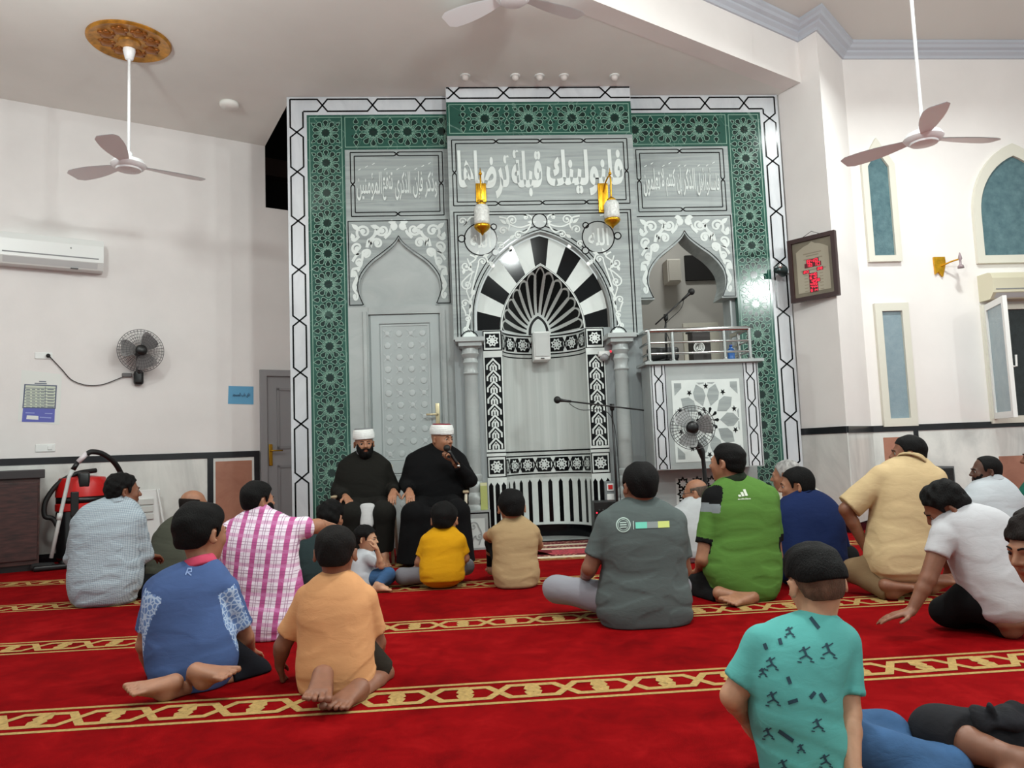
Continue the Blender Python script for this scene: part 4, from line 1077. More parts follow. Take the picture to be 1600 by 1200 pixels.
MB().rbox(-.062, .062, -.075, 0, -.005, .055, .015).build('housing', white_p, o, True); MB().ball((0, -.045, -.012), .05, sc_=(1, 1, .9)).build('dome', mat('smoky_dome', (150, 150, 152), .15), o, True)
MB().ball((.075, -.03, .05), .012).build('indicator_light', mat('red_lamp', (235, 40, 60), .4, emit=1.5), o, True)
a, b = P(943, 752, 8.03), P(962, 787, 8.03); o = thing('socket_box', ((a[0] + b[0]) / 2, 8.035, b[2]), 'gray electric box with red switch and white socket', 'socket')
w, h = (b[0] - a[0]) / 2, a[2] - b[2]; MB().rbox(-w, w, -.05, 0, 0, h, .008).build('box', mat('gray_box', (120, 126, 128), .5), o)
MB().rbox(-w * .6, w * .6, -.062, -.045, h * .58, h * .9, .004).build('switch', white_p, o); MB().rbox(-w * .4, w * .4, -.07, -.06, h * .65, h * .84, .003).build('switch_key', red_p, o)
MB().rbox(-w * .65, w * .65, -.060, -.045, h * .12, h * .45, .004).build('socket_plate', white_p, o)
a, b = P(928, 784, 7.55), P(968, 820, 7.55); o = thing('amplifier_box', ((a[0] + b[0]) / 2, 7.6, 0), 'black amplifier box on the floor under the gray socket box', 'amplifier')
w = (b[0] - a[0]) / 2; h = a[2]; MB().rbox(-w, w, -.05, .15, .02, h, .01).build('case', black_p, o)
for k in range(5): MB().lathe([(.014, 0), (.012, .02)], (-w * .6 + w * .3 * k, -.05, h * .8), (0, -1, 0), n=12).build('knob', rubber, o, True)
MB().ball((-w * .8, -.052, h * .75), .008).build('power_light', mat('red_lamp', (235, 40, 60), .4, emit=1.5), o)
for sx in (-1, 1): MB().lathe([(.02, 0), (.02, .022)], (sx * w * .7, .05, 0), n=10).build('foot', rubber, o)
a = P(756, 770, 7.80); o = thing('notepad', (a[0], 7.80, .386), 'yellow green notepad standing on the plinth beside the left column', 'notepad')
mb = MB(); mb.rbox(-.035, .035, -.006, .006, 0, .27, .002); mb.build('cover', mat('yellow_green_card', (176, 184, 110), .7), o); MB().box(-.033, .033, -.0068, -.006, .24, .268).build('binding', mat('pale_card', (210, 212, 170), .7), o)
# rugs before the niche
rug_m = NT('patterned_rug'); v = rug_m.coords((26, 26, 26)); n = rug_m.n('ShaderNodeTexVoronoi'); n.inputs['Scale'].default_value = 1.0; rug_m.l(v, n.inputs['Vector'])
rug_m.l(rug_m.ramp(n.outputs['Distance'], [(.2, lin((190, 160, 130))), (.4, lin((120, 20, 30))), (.6, lin((90, 14, 24)))]), rug_m.b.inputs['Base Color']); rug_m.b.inputs['Roughness'].default_value = .95
cream_c = mat('cream_fringe', (214, 200, 176), .9); rose = mat('rose_rug_field', (150, 50, 60), .95, vary=.35, vscale=45)
o = thing('prayer_rug', (1.02, 7.55, .002), 'patterned red prayer rug laid in front of the niche', 'rug')
MB().rbox(-.47, .5, -.58, .45, 0, .012, .004).build('rug_field', rug_m.m, o)
mb = MB(); mb.box(-.47, .5, .12, .2, .012, .0145); mb.box(-.47, .5, -.17, -.08, .012, .0145); mb.build('border_stripe', cream_c, o)
MB().box(-.40, .43, -.52, -.22, .012, .0148).build('medallion_field', rose, o)
MB().box(-.47, .5, -.66, -.58, 0, .006).build('fringe', cream_c, o)
o = thing('folded_rug', (.62, 7.16, .002), 'dark red folded rug corner beside the boy in beige', 'rug')
mb = MB(); mb.grid(lambda u, v: (-.12 + .34 * u, -.16 + .30 * v, .014 + .03 * math.sin(u * 3) * (1 - v) + .012 * math.sin(v * 5 + u * 4)), 16, 12); mb.build('rug_flap', mat('dark_red_rug', (104, 10, 20), .95, vary=.25, vscale=30), o, True)

# ------------------------------------------------------------------ fans
fan_white = mat('fan_white_enamel', (243, 244, 246), .35)
def cage(mb, c, ax, R, depth, rings=5, spokes=26, wr=.0025):
    ax = unit(ax); up = np.array([0, 0, 1.]); e1 = unit(np.cross(up, ax)); e2 = np.cross(ax, e1); c = np.array(c, float)
    for side in (1, -1):
        prof = lambda t: c + ax * side * depth * math.cos(t * math.pi / 2) ** .6
        for k in range(spokes):
            a = 2 * math.pi * k / spokes; d = math.cos(a) * e1 + math.sin(a) * e2
            mb.tube([prof(t) + d * R * (.16 + .84 * t) for t in (0, .45, .75, .93, 1)], wr, n=4, caps=False)
        for t in np.linspace(.25, .9, rings): mb.tube([prof(t) + (math.cos(q) * e1 + math.sin(q) * e2) * R * (.16 + .84 * t) for q in np.linspace(0, 2 * math.pi, 41)], wr, n=4, caps=False)
    mb.tube([c + (math.cos(q) * e1 + math.sin(q) * e2) * R for q in np.linspace(0, 2 * math.pi, 49)], wr * 2.2, n=6, caps=False)
def blades(c, ax, R, n, mats, parent, chord=.11, name='blade', tw=.5, a0=.3, r0=.05):
    ax = unit(ax); up = np.array([0, 0, 1.]) if abs(ax[2]) < .9 else np.array([0, 1., 0]); e1 = unit(np.cross(up, ax)); e2 = np.cross(ax, e1); c = np.array(c, float)
    for k in range(n):
        a = a0 + 2 * math.pi * k / n; d = math.cos(a) * e1 + math.sin(a) * e2; t = np.cross(ax, d); mb = MB()
        def fn(u, v, s=0):
            r = r0 + (R - r0) * v; w = chord * (.55 + .75 * math.sin(min(1, v * 1.15) * math.pi * .62)) * (1 if v < .9 else 1 - (v - .9) * 3.5)
            return c + d * r + t * w * (u - .5) + ax * (w * (u - .5) * tw + s)
        mb.grid(lambda u, v: fn(u, v, .003), 6, 10); mb.grid(lambda u, v: fn(1 - u, v, -.003), 6, 10); mb.build(name, mats, parent, True)
# wall fan
q = at_plane(220, 548, LW.p0 - LW.n * .22, LW.n); x_, z_ = float(np.dot(q - LW.p0, LW.d)), float(q[2])
o = LW.thing('wall_fan', x_, z_, 'black wall fan with round wire cage, cord hanging to a socket', 'fan')
R = .235; gry = mat('gray_fan_wire', (70, 70, 72), .4)
mb = MB(); cage(mb, (0, -.22, 0), (.05, -1, 0), R, .06, 5, 40, .0015); mb.build('cage', gry, o)
blades((0, -.22, 0), (.05, -1, 0), .20, 3, mat('smoke_gray_blade', (120, 118, 118), .4), o, .15, a0=.9)
MB().lathe([(.055, 0), (.06, .01), (.05, .025)], (.0, -.265, .0), (.05, -1, -.0)).build('hub', black_p, o, True)
mb = MB(); mb.lathe([(.06, 0), (.065, .06), (.05, .10), (.03, .13)], (0, -.19, 0), (0, 1, 0)); mb.build('motor', black_p, o, True)
mb = MB(); mb.tube(catmull([(0, -.1, -.01), (0, -.09, -.12), (0, -.06, -.24)], 6), .03); mb.rbox(-.05, .05, -.09, 0, -.36, -.2, .03); mb.build('wall_bracket', black_p, o, True)
# socket and cord
x0, z0 = LW.px(70, 556); o = LW.thing('wall_socket', x0, z0, 'white double wall socket with a black plug', 'socket')
MB().rbox(-.09, .07, -.012, 0, -.035, .035, .005).build('plate', white_p, o); MB().lathe([(.02, 0), (.02, .03), (.01, .04)], (.03, -.012, 0), (0, -1, 0)).build('plug', rubber, o, True)
pts = [LW.px(*p) for p in ((77, 557), (96, 577), (112, 594), (135, 602), (160, 601), (185, 592), (198, 587))]
mb = MB(); mb.tube([(a - x0, -.02, b - z0) for a, b in catmull([np.array(p) for p in pts], 6)], .005, n=6)
tag(LW.place(mb.build('power_cord', rubber, None, True)), 'thin black cord drooping from the wall socket to the wall fan', 'cord'); c_ = bpy.data.objects['power_cord']; c_.location = LW.pt(x0, z0)
a = LW.px(198, 586); MB().rbox(a[0] - x0 - .05, a[0] - x0 + .05, -.035, 0, a[1] - z0 - .025, a[1] - z0 + .02, .01).build('plug', mat('gray_plug', (110, 108, 108), .5), c_)
# standing fan before the balcony
fy = 7.05; c = np.array(P(1082, 668, fy)); R = .205
o = thing('pedestal_fan', (P(1100, 740, fy + .1)[0], fy + .1, 0), 'black and gray pedestal fan in front of the pulpit balcony', 'fan'); L = np.array(o.location)
hc = c - L; ax = (-.28, -.95, .05)
mb = MB(); cage(mb, hc, ax, R, .06, 5, 36, .0016); mb.build('cage', gry, o); blades(hc, ax, .18, 3, mat('clear_gray_blade', (150, 152, 152), .35), o, .13, a0=.2)
MB().lathe([(.055, 0), (.055, .02), (.03, .035)], hc + np.array(ax) * .05, ax).build('hub', black_p, o, True)
MB().lathe([(.055, 0), (.06, .05), (.05, .12), (.02, .15)], hc - np.array(ax) * .03, -np.array(ax)).build('motor', mat('dark_gray_plastic', (60, 62, 62), .4), o, True)
MB().tube(catmull([hc - np.array(ax) * .1, hc - np.array(ax) * .1 + np.array([0, .0, -.12]), (0, 0, hc[2] - .3), (0, 0, .03)], 6), [.028] * 6 + [.035] * 6 + [.02] * 7).build('pole', black_p, o, True)
MB().lathe([(.19, 0), (.19, .02), (.15, .035), (.03, .05)], (0, 0, 0), n=32).build('base', black_p, o, True)
# ceiling fans
def ceiling_fan(px_top, px_hub, zt, label, a0, R=.68, rosette=True, at=None, hub_z=None):
    t = np.array(at) if at is not None else at_z(*px_top, zt); Y = t[1]
    hz = at_y(px_hub[0], px_hub[1], Y)[2] if hub_z is None else hub_z
    o = thing('ceiling_fan', (t[0], t[1], zt), label, 'ceiling fan'); h = hz - zt
    MB().tube([(0, 0, -.02), (0, 0, h + .06)], .014).build('rod', fan_white, o, True)
    MB().lathe([(.05, 0), (.055, -.05), (.035, -.13), (.015, -.14)], (0, 0, 0)).build('canopy', fan_white, o, True)
    MB().lathe([(.02, h + .13), (.035, h + .11), (.04, h + .07), (.06, h + .06)], (0, 0, 0)).build('collar', fan_white, o, True)
    MB().lathe([(.06, h + .06), (.13, h + .04), (.155, h), (.13, h - .03), (.11, h - .035), (.105, h - .05), (.06, h - .06), (.0, h - .062)], (0, 0, 0), n=32).build('motor', fan_white, o, True, auto=40)
    blades((0, 0, h), (0, 0, 1), R, 3, fan_white, o, .15, 'blade', .18, a0, .14)
    return o
f1 = ceiling_fan((202, 72), (198, 258), ZL, 'white ceiling fan on a long rod under the gold ceiling rose', -1.45)
f2_at = at_z(1426, 0, 5.5); Yf2 = 5.9; q = at_y(1443, 216, Yf2)
ceiling_fan(None, None, ZU, 'white ceiling fan before the pointed windows', .10, at=(q[0], Yf2, ZU), hub_z=float(q[2]))
q = at_z(802, -6, ZL - .17); ceiling_fan(None, None, ZL, 'white ceiling fan at the top edge above the niche', .45, at=(q[0], q[1], ZL), hub_z=ZL - .17)
t = at_z(202, 64, ZL); o = thing('ceiling_rose', (t[0], t[1], ZL), 'round gold ceiling rose with raised flowers around a fan rod', 'ceiling rose')
rose_m = mat('antique_gold', (176, 122, 46), .35, .55, vary=.2, vscale=14)
MB().lathe([(.36, -.001), (.36, -.012), (.345, -.028), (.31, -.02), (.29, -.012), (.10, -.015), (.09, -.03), (.058, -.032)], (0, 0, 0), n=48).build('disc', rose_m, o, True, auto=35)
for k in range(8):
    a = k * math.pi / 4; mb = MB(); mb.ball((.2 * math.cos(a), .2 * math.sin(a), -.015), .055, 0, 14, 8, (1, 1, .45))
    for j in range(5): mb.ball((.2 * math.cos(a) + .05 * math.cos(j * 1.257), .2 * math.sin(a) + .05 * math.sin(j * 1.257), -.014), .028, 0, 10, 6, (1, 1, .5))
    mb.build('flower_relief', mat('antique_gold_dark', (150, 92, 40), .35, .5), o, True)
# ceiling plate and bulbs
q = at_z(358, 161, ZL); tag(MB().lathe([(.10, 0), (.10, -.03), (.085, -.05), (.0, -.052)], (0, 0, 0), n=32).build('ceiling_plate', ceil_m, None, True, loc=q), 'round pale cover plate on the ceiling near the dark opening', 'ceiling plate')
for i, px in enumerate((727, 805, 843, 881, 960)):
    q = at_z(px, 118, ZL); o = thing('downlight', q, ['small unlit ceiling bulb over the left end of the middle block', 'small unlit ceiling bulb, second from the left above the niche', 'small unlit ceiling bulb above the middle of the niche', 'small unlit ceiling bulb, second from the right above the niche', 'small unlit ceiling bulb over the right end of the middle block'][i], 'ceiling bulb', 'unlit bulbs in the ceiling before the niche')
    MB().lathe([(.052, 0), (.052, -.008), (.04, -.012)], (0, 0, 0)).build('ring', white_p, o, True); MB().ball((0, 0, -.025), .036, sc_=(1, 1, 1)).build('bulb', mat('unlit_bulb', (206, 198, 194), .4), o, True)

# ------------------------------------------------------------------ things on and along the plaster wall
def ac_unit(fr, pxa, pxb, label, mats, d=.22, flip=False):
    (x0, z1), (x1, z0) = fr.px(*pxa, d), fr.px(*pxb, d)
    if flip: x1 = x0 + .95
    else: x0 = x1 - .95
    o = fr.thing('air_conditioner', (x0 + x1) / 2, (z0 + z1) / 2, label, 'air conditioner'); w, h = (x1 - x0) / 2, (z1 - z0) / 2
    prof = [(0, -h), (-d * .75, -h), (-d, -h * .55), (-d * 1.02, h * .5), (-d * .9, h * .92), (-d * .7, h), (0, h)]
    mb = MB(); n = len(prof); mb.add([(-w, y, z) for y, z in prof] + [(w, y, z) for y, z in prof], [list(range(n)), list(range(2 * n - 1, n - 1, -1))] + [(i, i + n, (i + 1) % n + n, (i + 1) % n) for i in range(n)])
    mb.build('case', mats, o)
    mb = MB(); mb.box(-w * .93, w * .9, -d * 1.025, -d * .98, -h * .35, -h * .28); mb.build('panel_seam', mat('gray_seam', (130, 132, 134), .6), o)
    mb = MB(); mb.add([(-w * .92, -d * .985, -h * .60), (w * .88, -d * .985, -h * .60), (w * .88, -d * .80, -h * .93), (-w * .92, -d * .80, -h * .93)], [(0, 3, 2, 1)]); mb.build('louvre', mat('pale_louvre', (200, 202, 202), .5), o)
    MB().box(w * .35, w * .5, -d * .9, -d * .7, -h * 1.02, -h * .99).build('slot', black_p, o)
    MB().ball((w * .35, -d * 1.02, h * .25), .008).build('indicator_light', mat('gray_dot', (140, 140, 142), .5), o)
    return o
ac_unit(LW, (0, 358), (162, 422), 'white wall air conditioner on the pale left wall', mat('white_ac_plastic', (222, 224, 222), .35))
ac_unit(RW, (1549, 424), (1700, 462), 'cream wall air conditioner under the wide arch window', mat('cream_ac_plastic', (206, 200, 176), .35), .24, True)
def flat_on(fr, pxs, y, mb, m):
    mb.add([(a, y, b) for a, b in pxs], [(0, 1, 2, 3)], m)
# timetable poster
c4 = [LW.px(*p) for p in ((28, 658), (93, 664), (97, 585), (34, 578))]
x0, z0 = c4[0]; o = LW.thing('poster', x0, z0, 'white and blue timetable poster taped on the wall', 'poster')
loc_ = lambda p: (LW.px(*p)[0] - x0, LW.px(*p)[1] - z0)
mb = MB(); flat_on(LW, [(a - x0, b - z0) for a, b in c4], -.003, mb, 0)
k_ = [loc_(p) for p in ((34, 659), (85, 660), (86, 638), (36, 637))]; mb.add([(a, -.004, b) for a, b in k_], [(0, 1, 2, 3)], 1)
k_ = [loc_(p) for p in ((36, 637), (86, 638), (88, 603), (39, 601))]; mb.add([(a, -.004, b) for a, b in k_], [(0, 1, 2, 3)], 2); mb.strip([(a, b) for a, b in k_], .012, -.005, 3, True)
for i in range(7):
    y_ = 606 + i * 4.6; mb.strip([loc_((38.6 - i * .3, y_)), loc_((88 - i * .3, y_ + 1.4))], .005, -.0055, 3)
    for s_, e_ in ((41, 47), (50, 55), (58, 62), (64, 69), (74, 84)): mb.strip([loc_((s_, y_ + 2.4)), loc_((e_, y_ + 2.8))], .008, -.0055, 4)
mb.strip([loc_((71, 604)), loc_((70, 637))], .005, -.0055, 3)
for p, q in (((54, 599), (73, 599.6)), ((61, 596), (72, 596.4))): mb.strip([loc_(p), loc_(q)], .012, -.0055, 4)
k_ = [loc_(p) for p in ((41, 655), (60, 656), (60, 650), (42, 649))]; mb.add([(a, -.005, b) for a, b in k_], [(0, 1, 2, 3)], 0)
for p, q in (((40, 645), (54, 645.5)), ((70, 646), (82, 646.4)), ((62, 652), (80, 653))): mb.strip([loc_(p), loc_(q)], .010, -.0055, 5)
mb.build('sheet', [mat('poster_paper', (222, 224, 220), .6), mat('poster_blue', (92, 98, 178), .6), mat('poster_pale_green', (200, 208, 190), .6), mat('poster_line', (90, 98, 120), .6), mat('poster_ink', (110, 118, 130), .6), mat('poster_pale_blue', (150, 160, 210), .6)], o)
c4 = [LW.px(*p) for p in ((356, 631), (396, 632), (396, 604), (357, 603))]; x0, z0 = c4[0]; o = LW.thing('paper_notice', x0, z0, 'small blue paper notice taped beside the gray door', 'notice')
mb = MB(); mb.add([(a - x0, -.004, b - z0) for a, b in c4], [(0, 1, 2, 3)], 0); a, b = loc_((363, 621)), loc_((391, 614)); text_on(mb, 'غلق باب المسجد', a[0], b[0], a[1], b[1], -.0055, 1, .02)
mb.build('sheet', [mat('blue_paper', (96, 160, 198), .7), mat('navy_ink', (40, 60, 90), .7)], o)
x0, z0 = LW.px(71, 700); o = LW.thing('switch_plate', x0, z0, 'white switch plate just above the black wall rail', 'switch'); MB().rbox(-.09, .09, -.012, 0, -.04, .04, .005).build('plate', white_p, o); MB().rbox(.02, .06, -.02, -.01, -.02, .02, .003).build('switch_key', white_p, o)
# dark wooden cabinet
wood_d = mat('dark_red_wood', (58, 32, 28), .45, vary=.35, vscale=5, vdim=(1, 1, 6)); wood_t = mat('dark_cabinet_top', (48, 44, 46), .4)
cb = at_z(62, 897, 0); q = LW.px(70, 760, .62); cx = q[0]
o = LW.thing('wooden_cabinet', cx - .62, 0, 'dark reddish wooden cabinet against the left wall', 'cabinet', off=.36)
ztop = LW.px(70, 733, .62)[1]
MB().box(-.60, .58, -.26, .30, .06, ztop - .085).build('body', wood_d, o); MB().rbox(-.63, .62, -.29, .31, ztop - .085, ztop, .008).build('top', wood_t, o); MB().box(-.58, .56, -.24, .28, 0, .06).build('plinth', black_p, o)
for s_ in (-1, 1):
    dd = MB().rbox(-.285, .285, -.018, 0, .10, ztop - .12, .006).build('door', mat('dark_red_wood_door', (52, 28, 26), .5, vary=.4, vscale=7, vdim=(1, 1, 6)), o, loc=(s_ * .29 - .01, -.26, 0)); MB().ball((-s_ * .22, -.03, ztop * .55), .014).build('knob', brass, dd, True)
# vacuum cleaner beside the cabinet
q = at_z(126, 893, 0); vx = float(q[0]); vy = LW.pt(np.dot(np.array([vx, 0, 0]) - LW.p0, LW.d))[1]
xs, zs = LW.px(128, 850, .42); base = LW.pt(xs, 0, .42)
o = LW.thing('vacuum_cleaner', xs, 0, 'red and black drum vacuum cleaner with a long hose beside the cabinet', 'vacuum cleaner', off=.42)
zz = lambda py: LW.px(128, py, .42)[1]; xx = lambda px: LW.px(px, 800, .42)[0] - xs
H = zz(742); k = .23
MB().lathe([(k * .9, .06), (k, .08), (k * 1.02, H * .58), (k, H * .60)], (0, 0, 0), n=36).build('drum', mat('black_gloss_plastic', (22, 22, 24), .25), o, True, auto=40)
MB().lathe([(k * 1.01, H * .60), (k * 1.05, H * .61), (k * 1.05, H * .68), (k * 1.01, H * .69)], (0, 0, 0), n=36).build('lower_ring', red_p, o, True, auto=40)
MB().lathe([(k * 1.02, H * .69), (k * 1.02, H * .76)], (0, 0, 0), n=36).build('latch_band', black_p, o, True)
MB().lathe([(k * 1.05, H * .76), (k * 1.03, H * .90), (k * .9, H * .97), (k * .3, H * .99)], (0, 0, 0), n=36).build('motor_lid', red_p, o, True, auto=40)
for a in (-.35, 2.8): MB().rbox(-.035, .035, -.02, .02, H * .55, H * .82, .008).build('latch', black_p, o, loc=(k * 1.02 * math.sin(a), -k * 1.02 * math.cos(a), 0))
MB().rbox(-.05, .05, -.24, .1, H * .86, H * 1.03, .02).build('handle_grip', black_p, o, True)
for a in (.8, 2.36, 3.93, 5.5): MB().lathe([(.035, -.02), (.035, .02)], (k * math.cos(a), k * math.sin(a), .035), (math.cos(a + 1.5), math.sin(a + 1.5), 0), n=16).build('caster', rubber, o, True)
V = lambda px, py, off: np.array((LW.px(px, py, off)[0] - xs, .42 - off, LW.px(px, py, off)[1]))
MB().tube(catmull([V(200, 770, .40), V(190, 742, .52), V(178, 722, .62), V(160, 709, .68), V(143, 706, .72), V(136, 710, .72)], 7), .026, n=12).build('hose', rubber, o, True)
MB().tube(catmull([V(150, 735, .40), V(120, 740, .48), V(92, 755, .50), V(72, 782, .50), V(70, 806, .5), V(84, 812, .5), V(98, 840, .52), V(103, 856, .52)], 8), .024, n=12).build('hose', rubber, o, True)
pw = mat('gray_tube_plastic', (196, 200, 198), .35)
w_ = MB().tube([V(136, 708, .72), V(122, 722, .72)], .024, n=12).build('wand_grip', mat('pinkish_white_plastic', (222, 214, 218), .4), o, True)
MB().tube([V(121, 723, .72), V(114, 734, .72)], [.022, .024], n=12).build('wand_collar', black_p, o, True)
MB().tube([V(113, 735, .72), V(108, 745, .72), V(94, 806, .74), V(80, 872, .74)], [.022, .018, .018, .018], n=12).build('wand', pw, o, True)
MB().tube([V(94, 802, .74), V(92, 812, .74)], .024, n=12).build('wand_joint', pw, o, True)
p = V(79, 872, .74); MB().rbox(-.14, .14, -.05, .05, .0, .05, .015).build('floor_nozzle', black_p, o, True, loc=(p[0], p[1], .002))
# white slotted rack leaning on the wall
x0, z0 = LW.px(229, 800, .10); zt, zb_ = LW.px(229, 765, .10)[1], 0
o = LW.thing('slotted_rack', x0, 0, 'white slotted paper rack leaning on the marble wainscot', 'rack', off=.10)
mb = MB(); mb.rbox(-.10, .13, -.05, -.02, 0, zt, .005); rk = mb.build('back_board', white_p, o)
for i in range(3): MB().rbox(-.09, .06, -.075, -.048, zt - .16 - i * .08, zt - .10 - i * .08, .004).build('slot', mat('pale_gray_plastic', (196, 198, 194), .5), o)
mb = MB(); mb.tube([(.10, -.06, zt), (.20, -.14, .02)], .012); mb.build('strut', white_p, o)
# scraps by the cabinet
q = at_z(46, 888, .02); mb = MB(); mb.ball((0, 0, .022), .03, 0, 12, 8, (1.3, .8, .7)); mb.ball((.02, .01, .05), .02, 0, 10, 6)
rr = random.Random(3); mb.v = [(x + rr.uniform(-.007, .007), y + rr.uniform(-.007, .007), max(.0, z + rr.uniform(-.007, .007))) for x, y, z in mb.v]
tag(mb.build('crumpled_tissue', mat('tissue_paper', (206, 200, 198), .9), None, loc=(q[0], q[1], 0)), 'crumpled white tissue on the carpet by the cabinet', 'tissue')
q = at_z(67, 888, .02); mb = MB(); mb.rbox(-.10, .10, -.05, .05, 0, .07, .028, n=4); tag(mb.build('black_pouch', mat('black_fabric_pouch', (22, 21, 22), .8, bump=.4, bscale=90), None, True, loc=(q[0], q[1], .001)), 'small black cloth pouch on the carpet by the cabinet', 'pouch')

# ------------------------------------------------------------------ right side things
# LED prayer clock on the shaded pier face
cq = [(1229, 371), (1303, 360), (1308, 466), (1236, 475)]
cc = [np.array(GF.px(*p, .10)) for p in cq]; cx = sum(c[0] for c in cc) / 4; cz = sum(c[1] for c in cc) / 4
o = GF.thing('led_clock', cx, cz, 'framed prayer time clock with glowing red digits on the pier', 'clock', off=.06)
# turn it a little off the pier face, as it hangs
o.rotation_euler[2] = GF.a + math.radians(14)
h = .345; w = .265
wood_f = mat('dark_brown_frame', (50, 26, 26), .4)
mb = MB(); ring_prism(mb, [(-w, -h), (-w, h), (w, h), (w, -h)], [(-w + .045, -h + .045), (-w + .045, h - .045), (w - .045, h - .045), (w - .045, -h + .045)], -.045, .005); mb.build('frame', wood_f, o)
mb = MB(); mb.box(-w + .04, w - .04, -.02, 0, -h + .04, h - .04); mb.build('back_panel', mat('olive_gray_panel', (116, 108, 92), .5, vary=.12, vscale=3), o)
mb = MB(); yy = -.022; aw = w - .085
pts = [(-aw, -h + .09)] + [(-aw, h - .15), (-aw * .82, h - .13), (-aw * .5, h - .10), (-aw * .2, h - .085), (0, h - .06)]
pts = pts + [(-x, z) for x, z in pts[::-1][1:]]; mb.poly(pts[::-1], yy, 0); mb.f[-1] = mb.f[-1][::-1]
for z, s, e in ((.16, -.10, .10), (.135, -.07, .07), (.10, -.10, -.02), (.10, .03, .11), (-.02, -.14, .14)): mb.strip([(s, z), (e, z)], .012, yy - .001, 1)
for i in range(6):
    for s in (-1, 1): mb.strip([(s * .085 - .02, -.072 - i * .034), (s * .085 + .02, -.072 - i * .034)], .008, yy - .001, 1)
mb.build('dial_sheet', [mat('clock_sheet', (166, 158, 140), .55), mat('clock_print', (140, 130, 112), .6)], o)
SEG = {'0': 'abcdef', '1': 'bc', '2': 'abged', '3': 'abgcd', '4': 'fgbc', '5': 'afgcd', '6': 'afgedc', '7': 'abc', '8': 'abcdefg', '9': 'abfgcd'}
def seven(mb, ch, x, z, w, h, y):
    p = {'a': [(0, 1), (1, 1)], 'b': [(1, 1), (1, .5)], 'c': [(1, .5), (1, 0)], 'd': [(0, 0), (1, 0)], 'e': [(0, 0), (0, .5)], 'f': [(0, .5), (0, 1)], 'g': [(0, .5), (1, .5)]}
    for s in SEG[ch]: mb.strip([(x + a * w, z + b * h) for a, b in p[s]], .0045, y, 1)
led = mat('red_led', (255, 40, 70), .5, emit=1.0); led_b = mat('led_window', (92, 16, 26), .4)
for txt, x, z, dw, dh in (('848', -.06, .055, .028, .035), ('1810', -.08, .015, .028, .033), ('20', -.105, -.045, .02, .022), ('28', .05, -.035, .02, .022), *[(t, -.04, -.085 - i * .034, .018, .023) for i, t in enumerate(('440', '612', '1258', '435', '744', '914'))]):
    mb = MB(); n = len(txt); sp = dw * 1.55
    mb.poly([(x - .012, z - .008), (x + n * sp, z - .008), (x + n * sp, z + dh + .008), (x - .012, z + dh + .008)], yy - .002, 0)
    for i, chh in enumerate(txt): seven(mb, chh, x + i * sp, z, dw, dh, yy - .003)
    mb.build('digit_display', [led_b, led], o)
MB().tube([(-.10, -.02, h), (0, .0, h + .055), (.10, -.02, h)], .003, n=6).build('hanging_cord', wood_f, o)
# small horn loudspeaker behind the clock
a = P(1224, 422, 8.0); o = thing('horn_loudspeaker', (a[0], 8.05, a[2]), 'small dark and chrome bracket loudspeaker half behind the framed clock', 'bracket lamp')
MB().lathe([(.03, .1), (.035, .04), (.06, -.02), (.062, -.03)], (0, 0, 0), (-1, -.6, 0)).build('bowl', mat('dark_teal_metal', (50, 62, 62), .3, .6), o, True); MB().ball((-.03, -.03, .045), .03).build('cap', chrome, o, True); MB().tube([(0, 0, 0), (.10, .06, -.02)], .012).build('arm', chrome, o, True)
o.name = 'bracket_loudspeaker'
# gold sconce on the bright wall
x0, z0 = RW.px(1466, 417); o = RW.thing('wall_sconce', x0, z0, 'gold wall sconce with a small clear lamp between the windows', 'wall lamp')
mb = MB(); mb.prism([(-.06, .11), (.07, .11), (.075, .03), (.03, -.12), (-.02, -.06), (-.055, -.09)][::-1], -.03, 0); mb.build('wall_plate', gold, o)
MB().tube(catmull([(.02, -.03, 0), (.08, -.10, .03), (.14, -.16, .045)], 6), .009).build('arm', gold, o, True)
MB().lathe([(.035, -.09), (.03, -.06), (.012, -.045), (.012, .0), (.022, .02), (.016, .05), (.004, .09)], (.15, -.17, .03)).build('lamp_holder', mat('smoked_glass', (150, 132, 136), .2), o, True)
# black loudspeaker on the floor behind the man in yellow
a, b = P(1448, 730, 7.4), P(1496, 800, 7.4); o = thing('floor_loudspeaker', ((a[0] + b[0]) / 2, 7.42, 0), 'black floor loudspeaker with a gray rim by the white wainscot', 'loudspeaker')
w = (b[0] - a[0]) / 2; h = a[2]
MB().rbox(-w, w, -.02, .28, 0, h, .012).build('cabinet', black_p, o); MB().rbox(-w * .9, w * .9, -.035, -.015, .03, h - .03, .006).build('grille', mat('black_grille', (20, 20, 21), .8, bump=.8, bscale=300), o)
mb = MB(); ring_prism(mb, [(-w, .0), (-w, h), (w, h), (w, .0)], [(-w * .93, .02), (-w * .93, h - .02), (w * .93, h - .02), (w * .93, .02)], -.03, -.018); mb.build('rim', mat('gray_rim', (90, 94, 96), .4), o)
MB().rbox(-w * .2, w * .35, -.042, -.034, h * .62, h * .64, .001).build('badge', mat('gray_badge', (130, 132, 132), .3, .6), o)
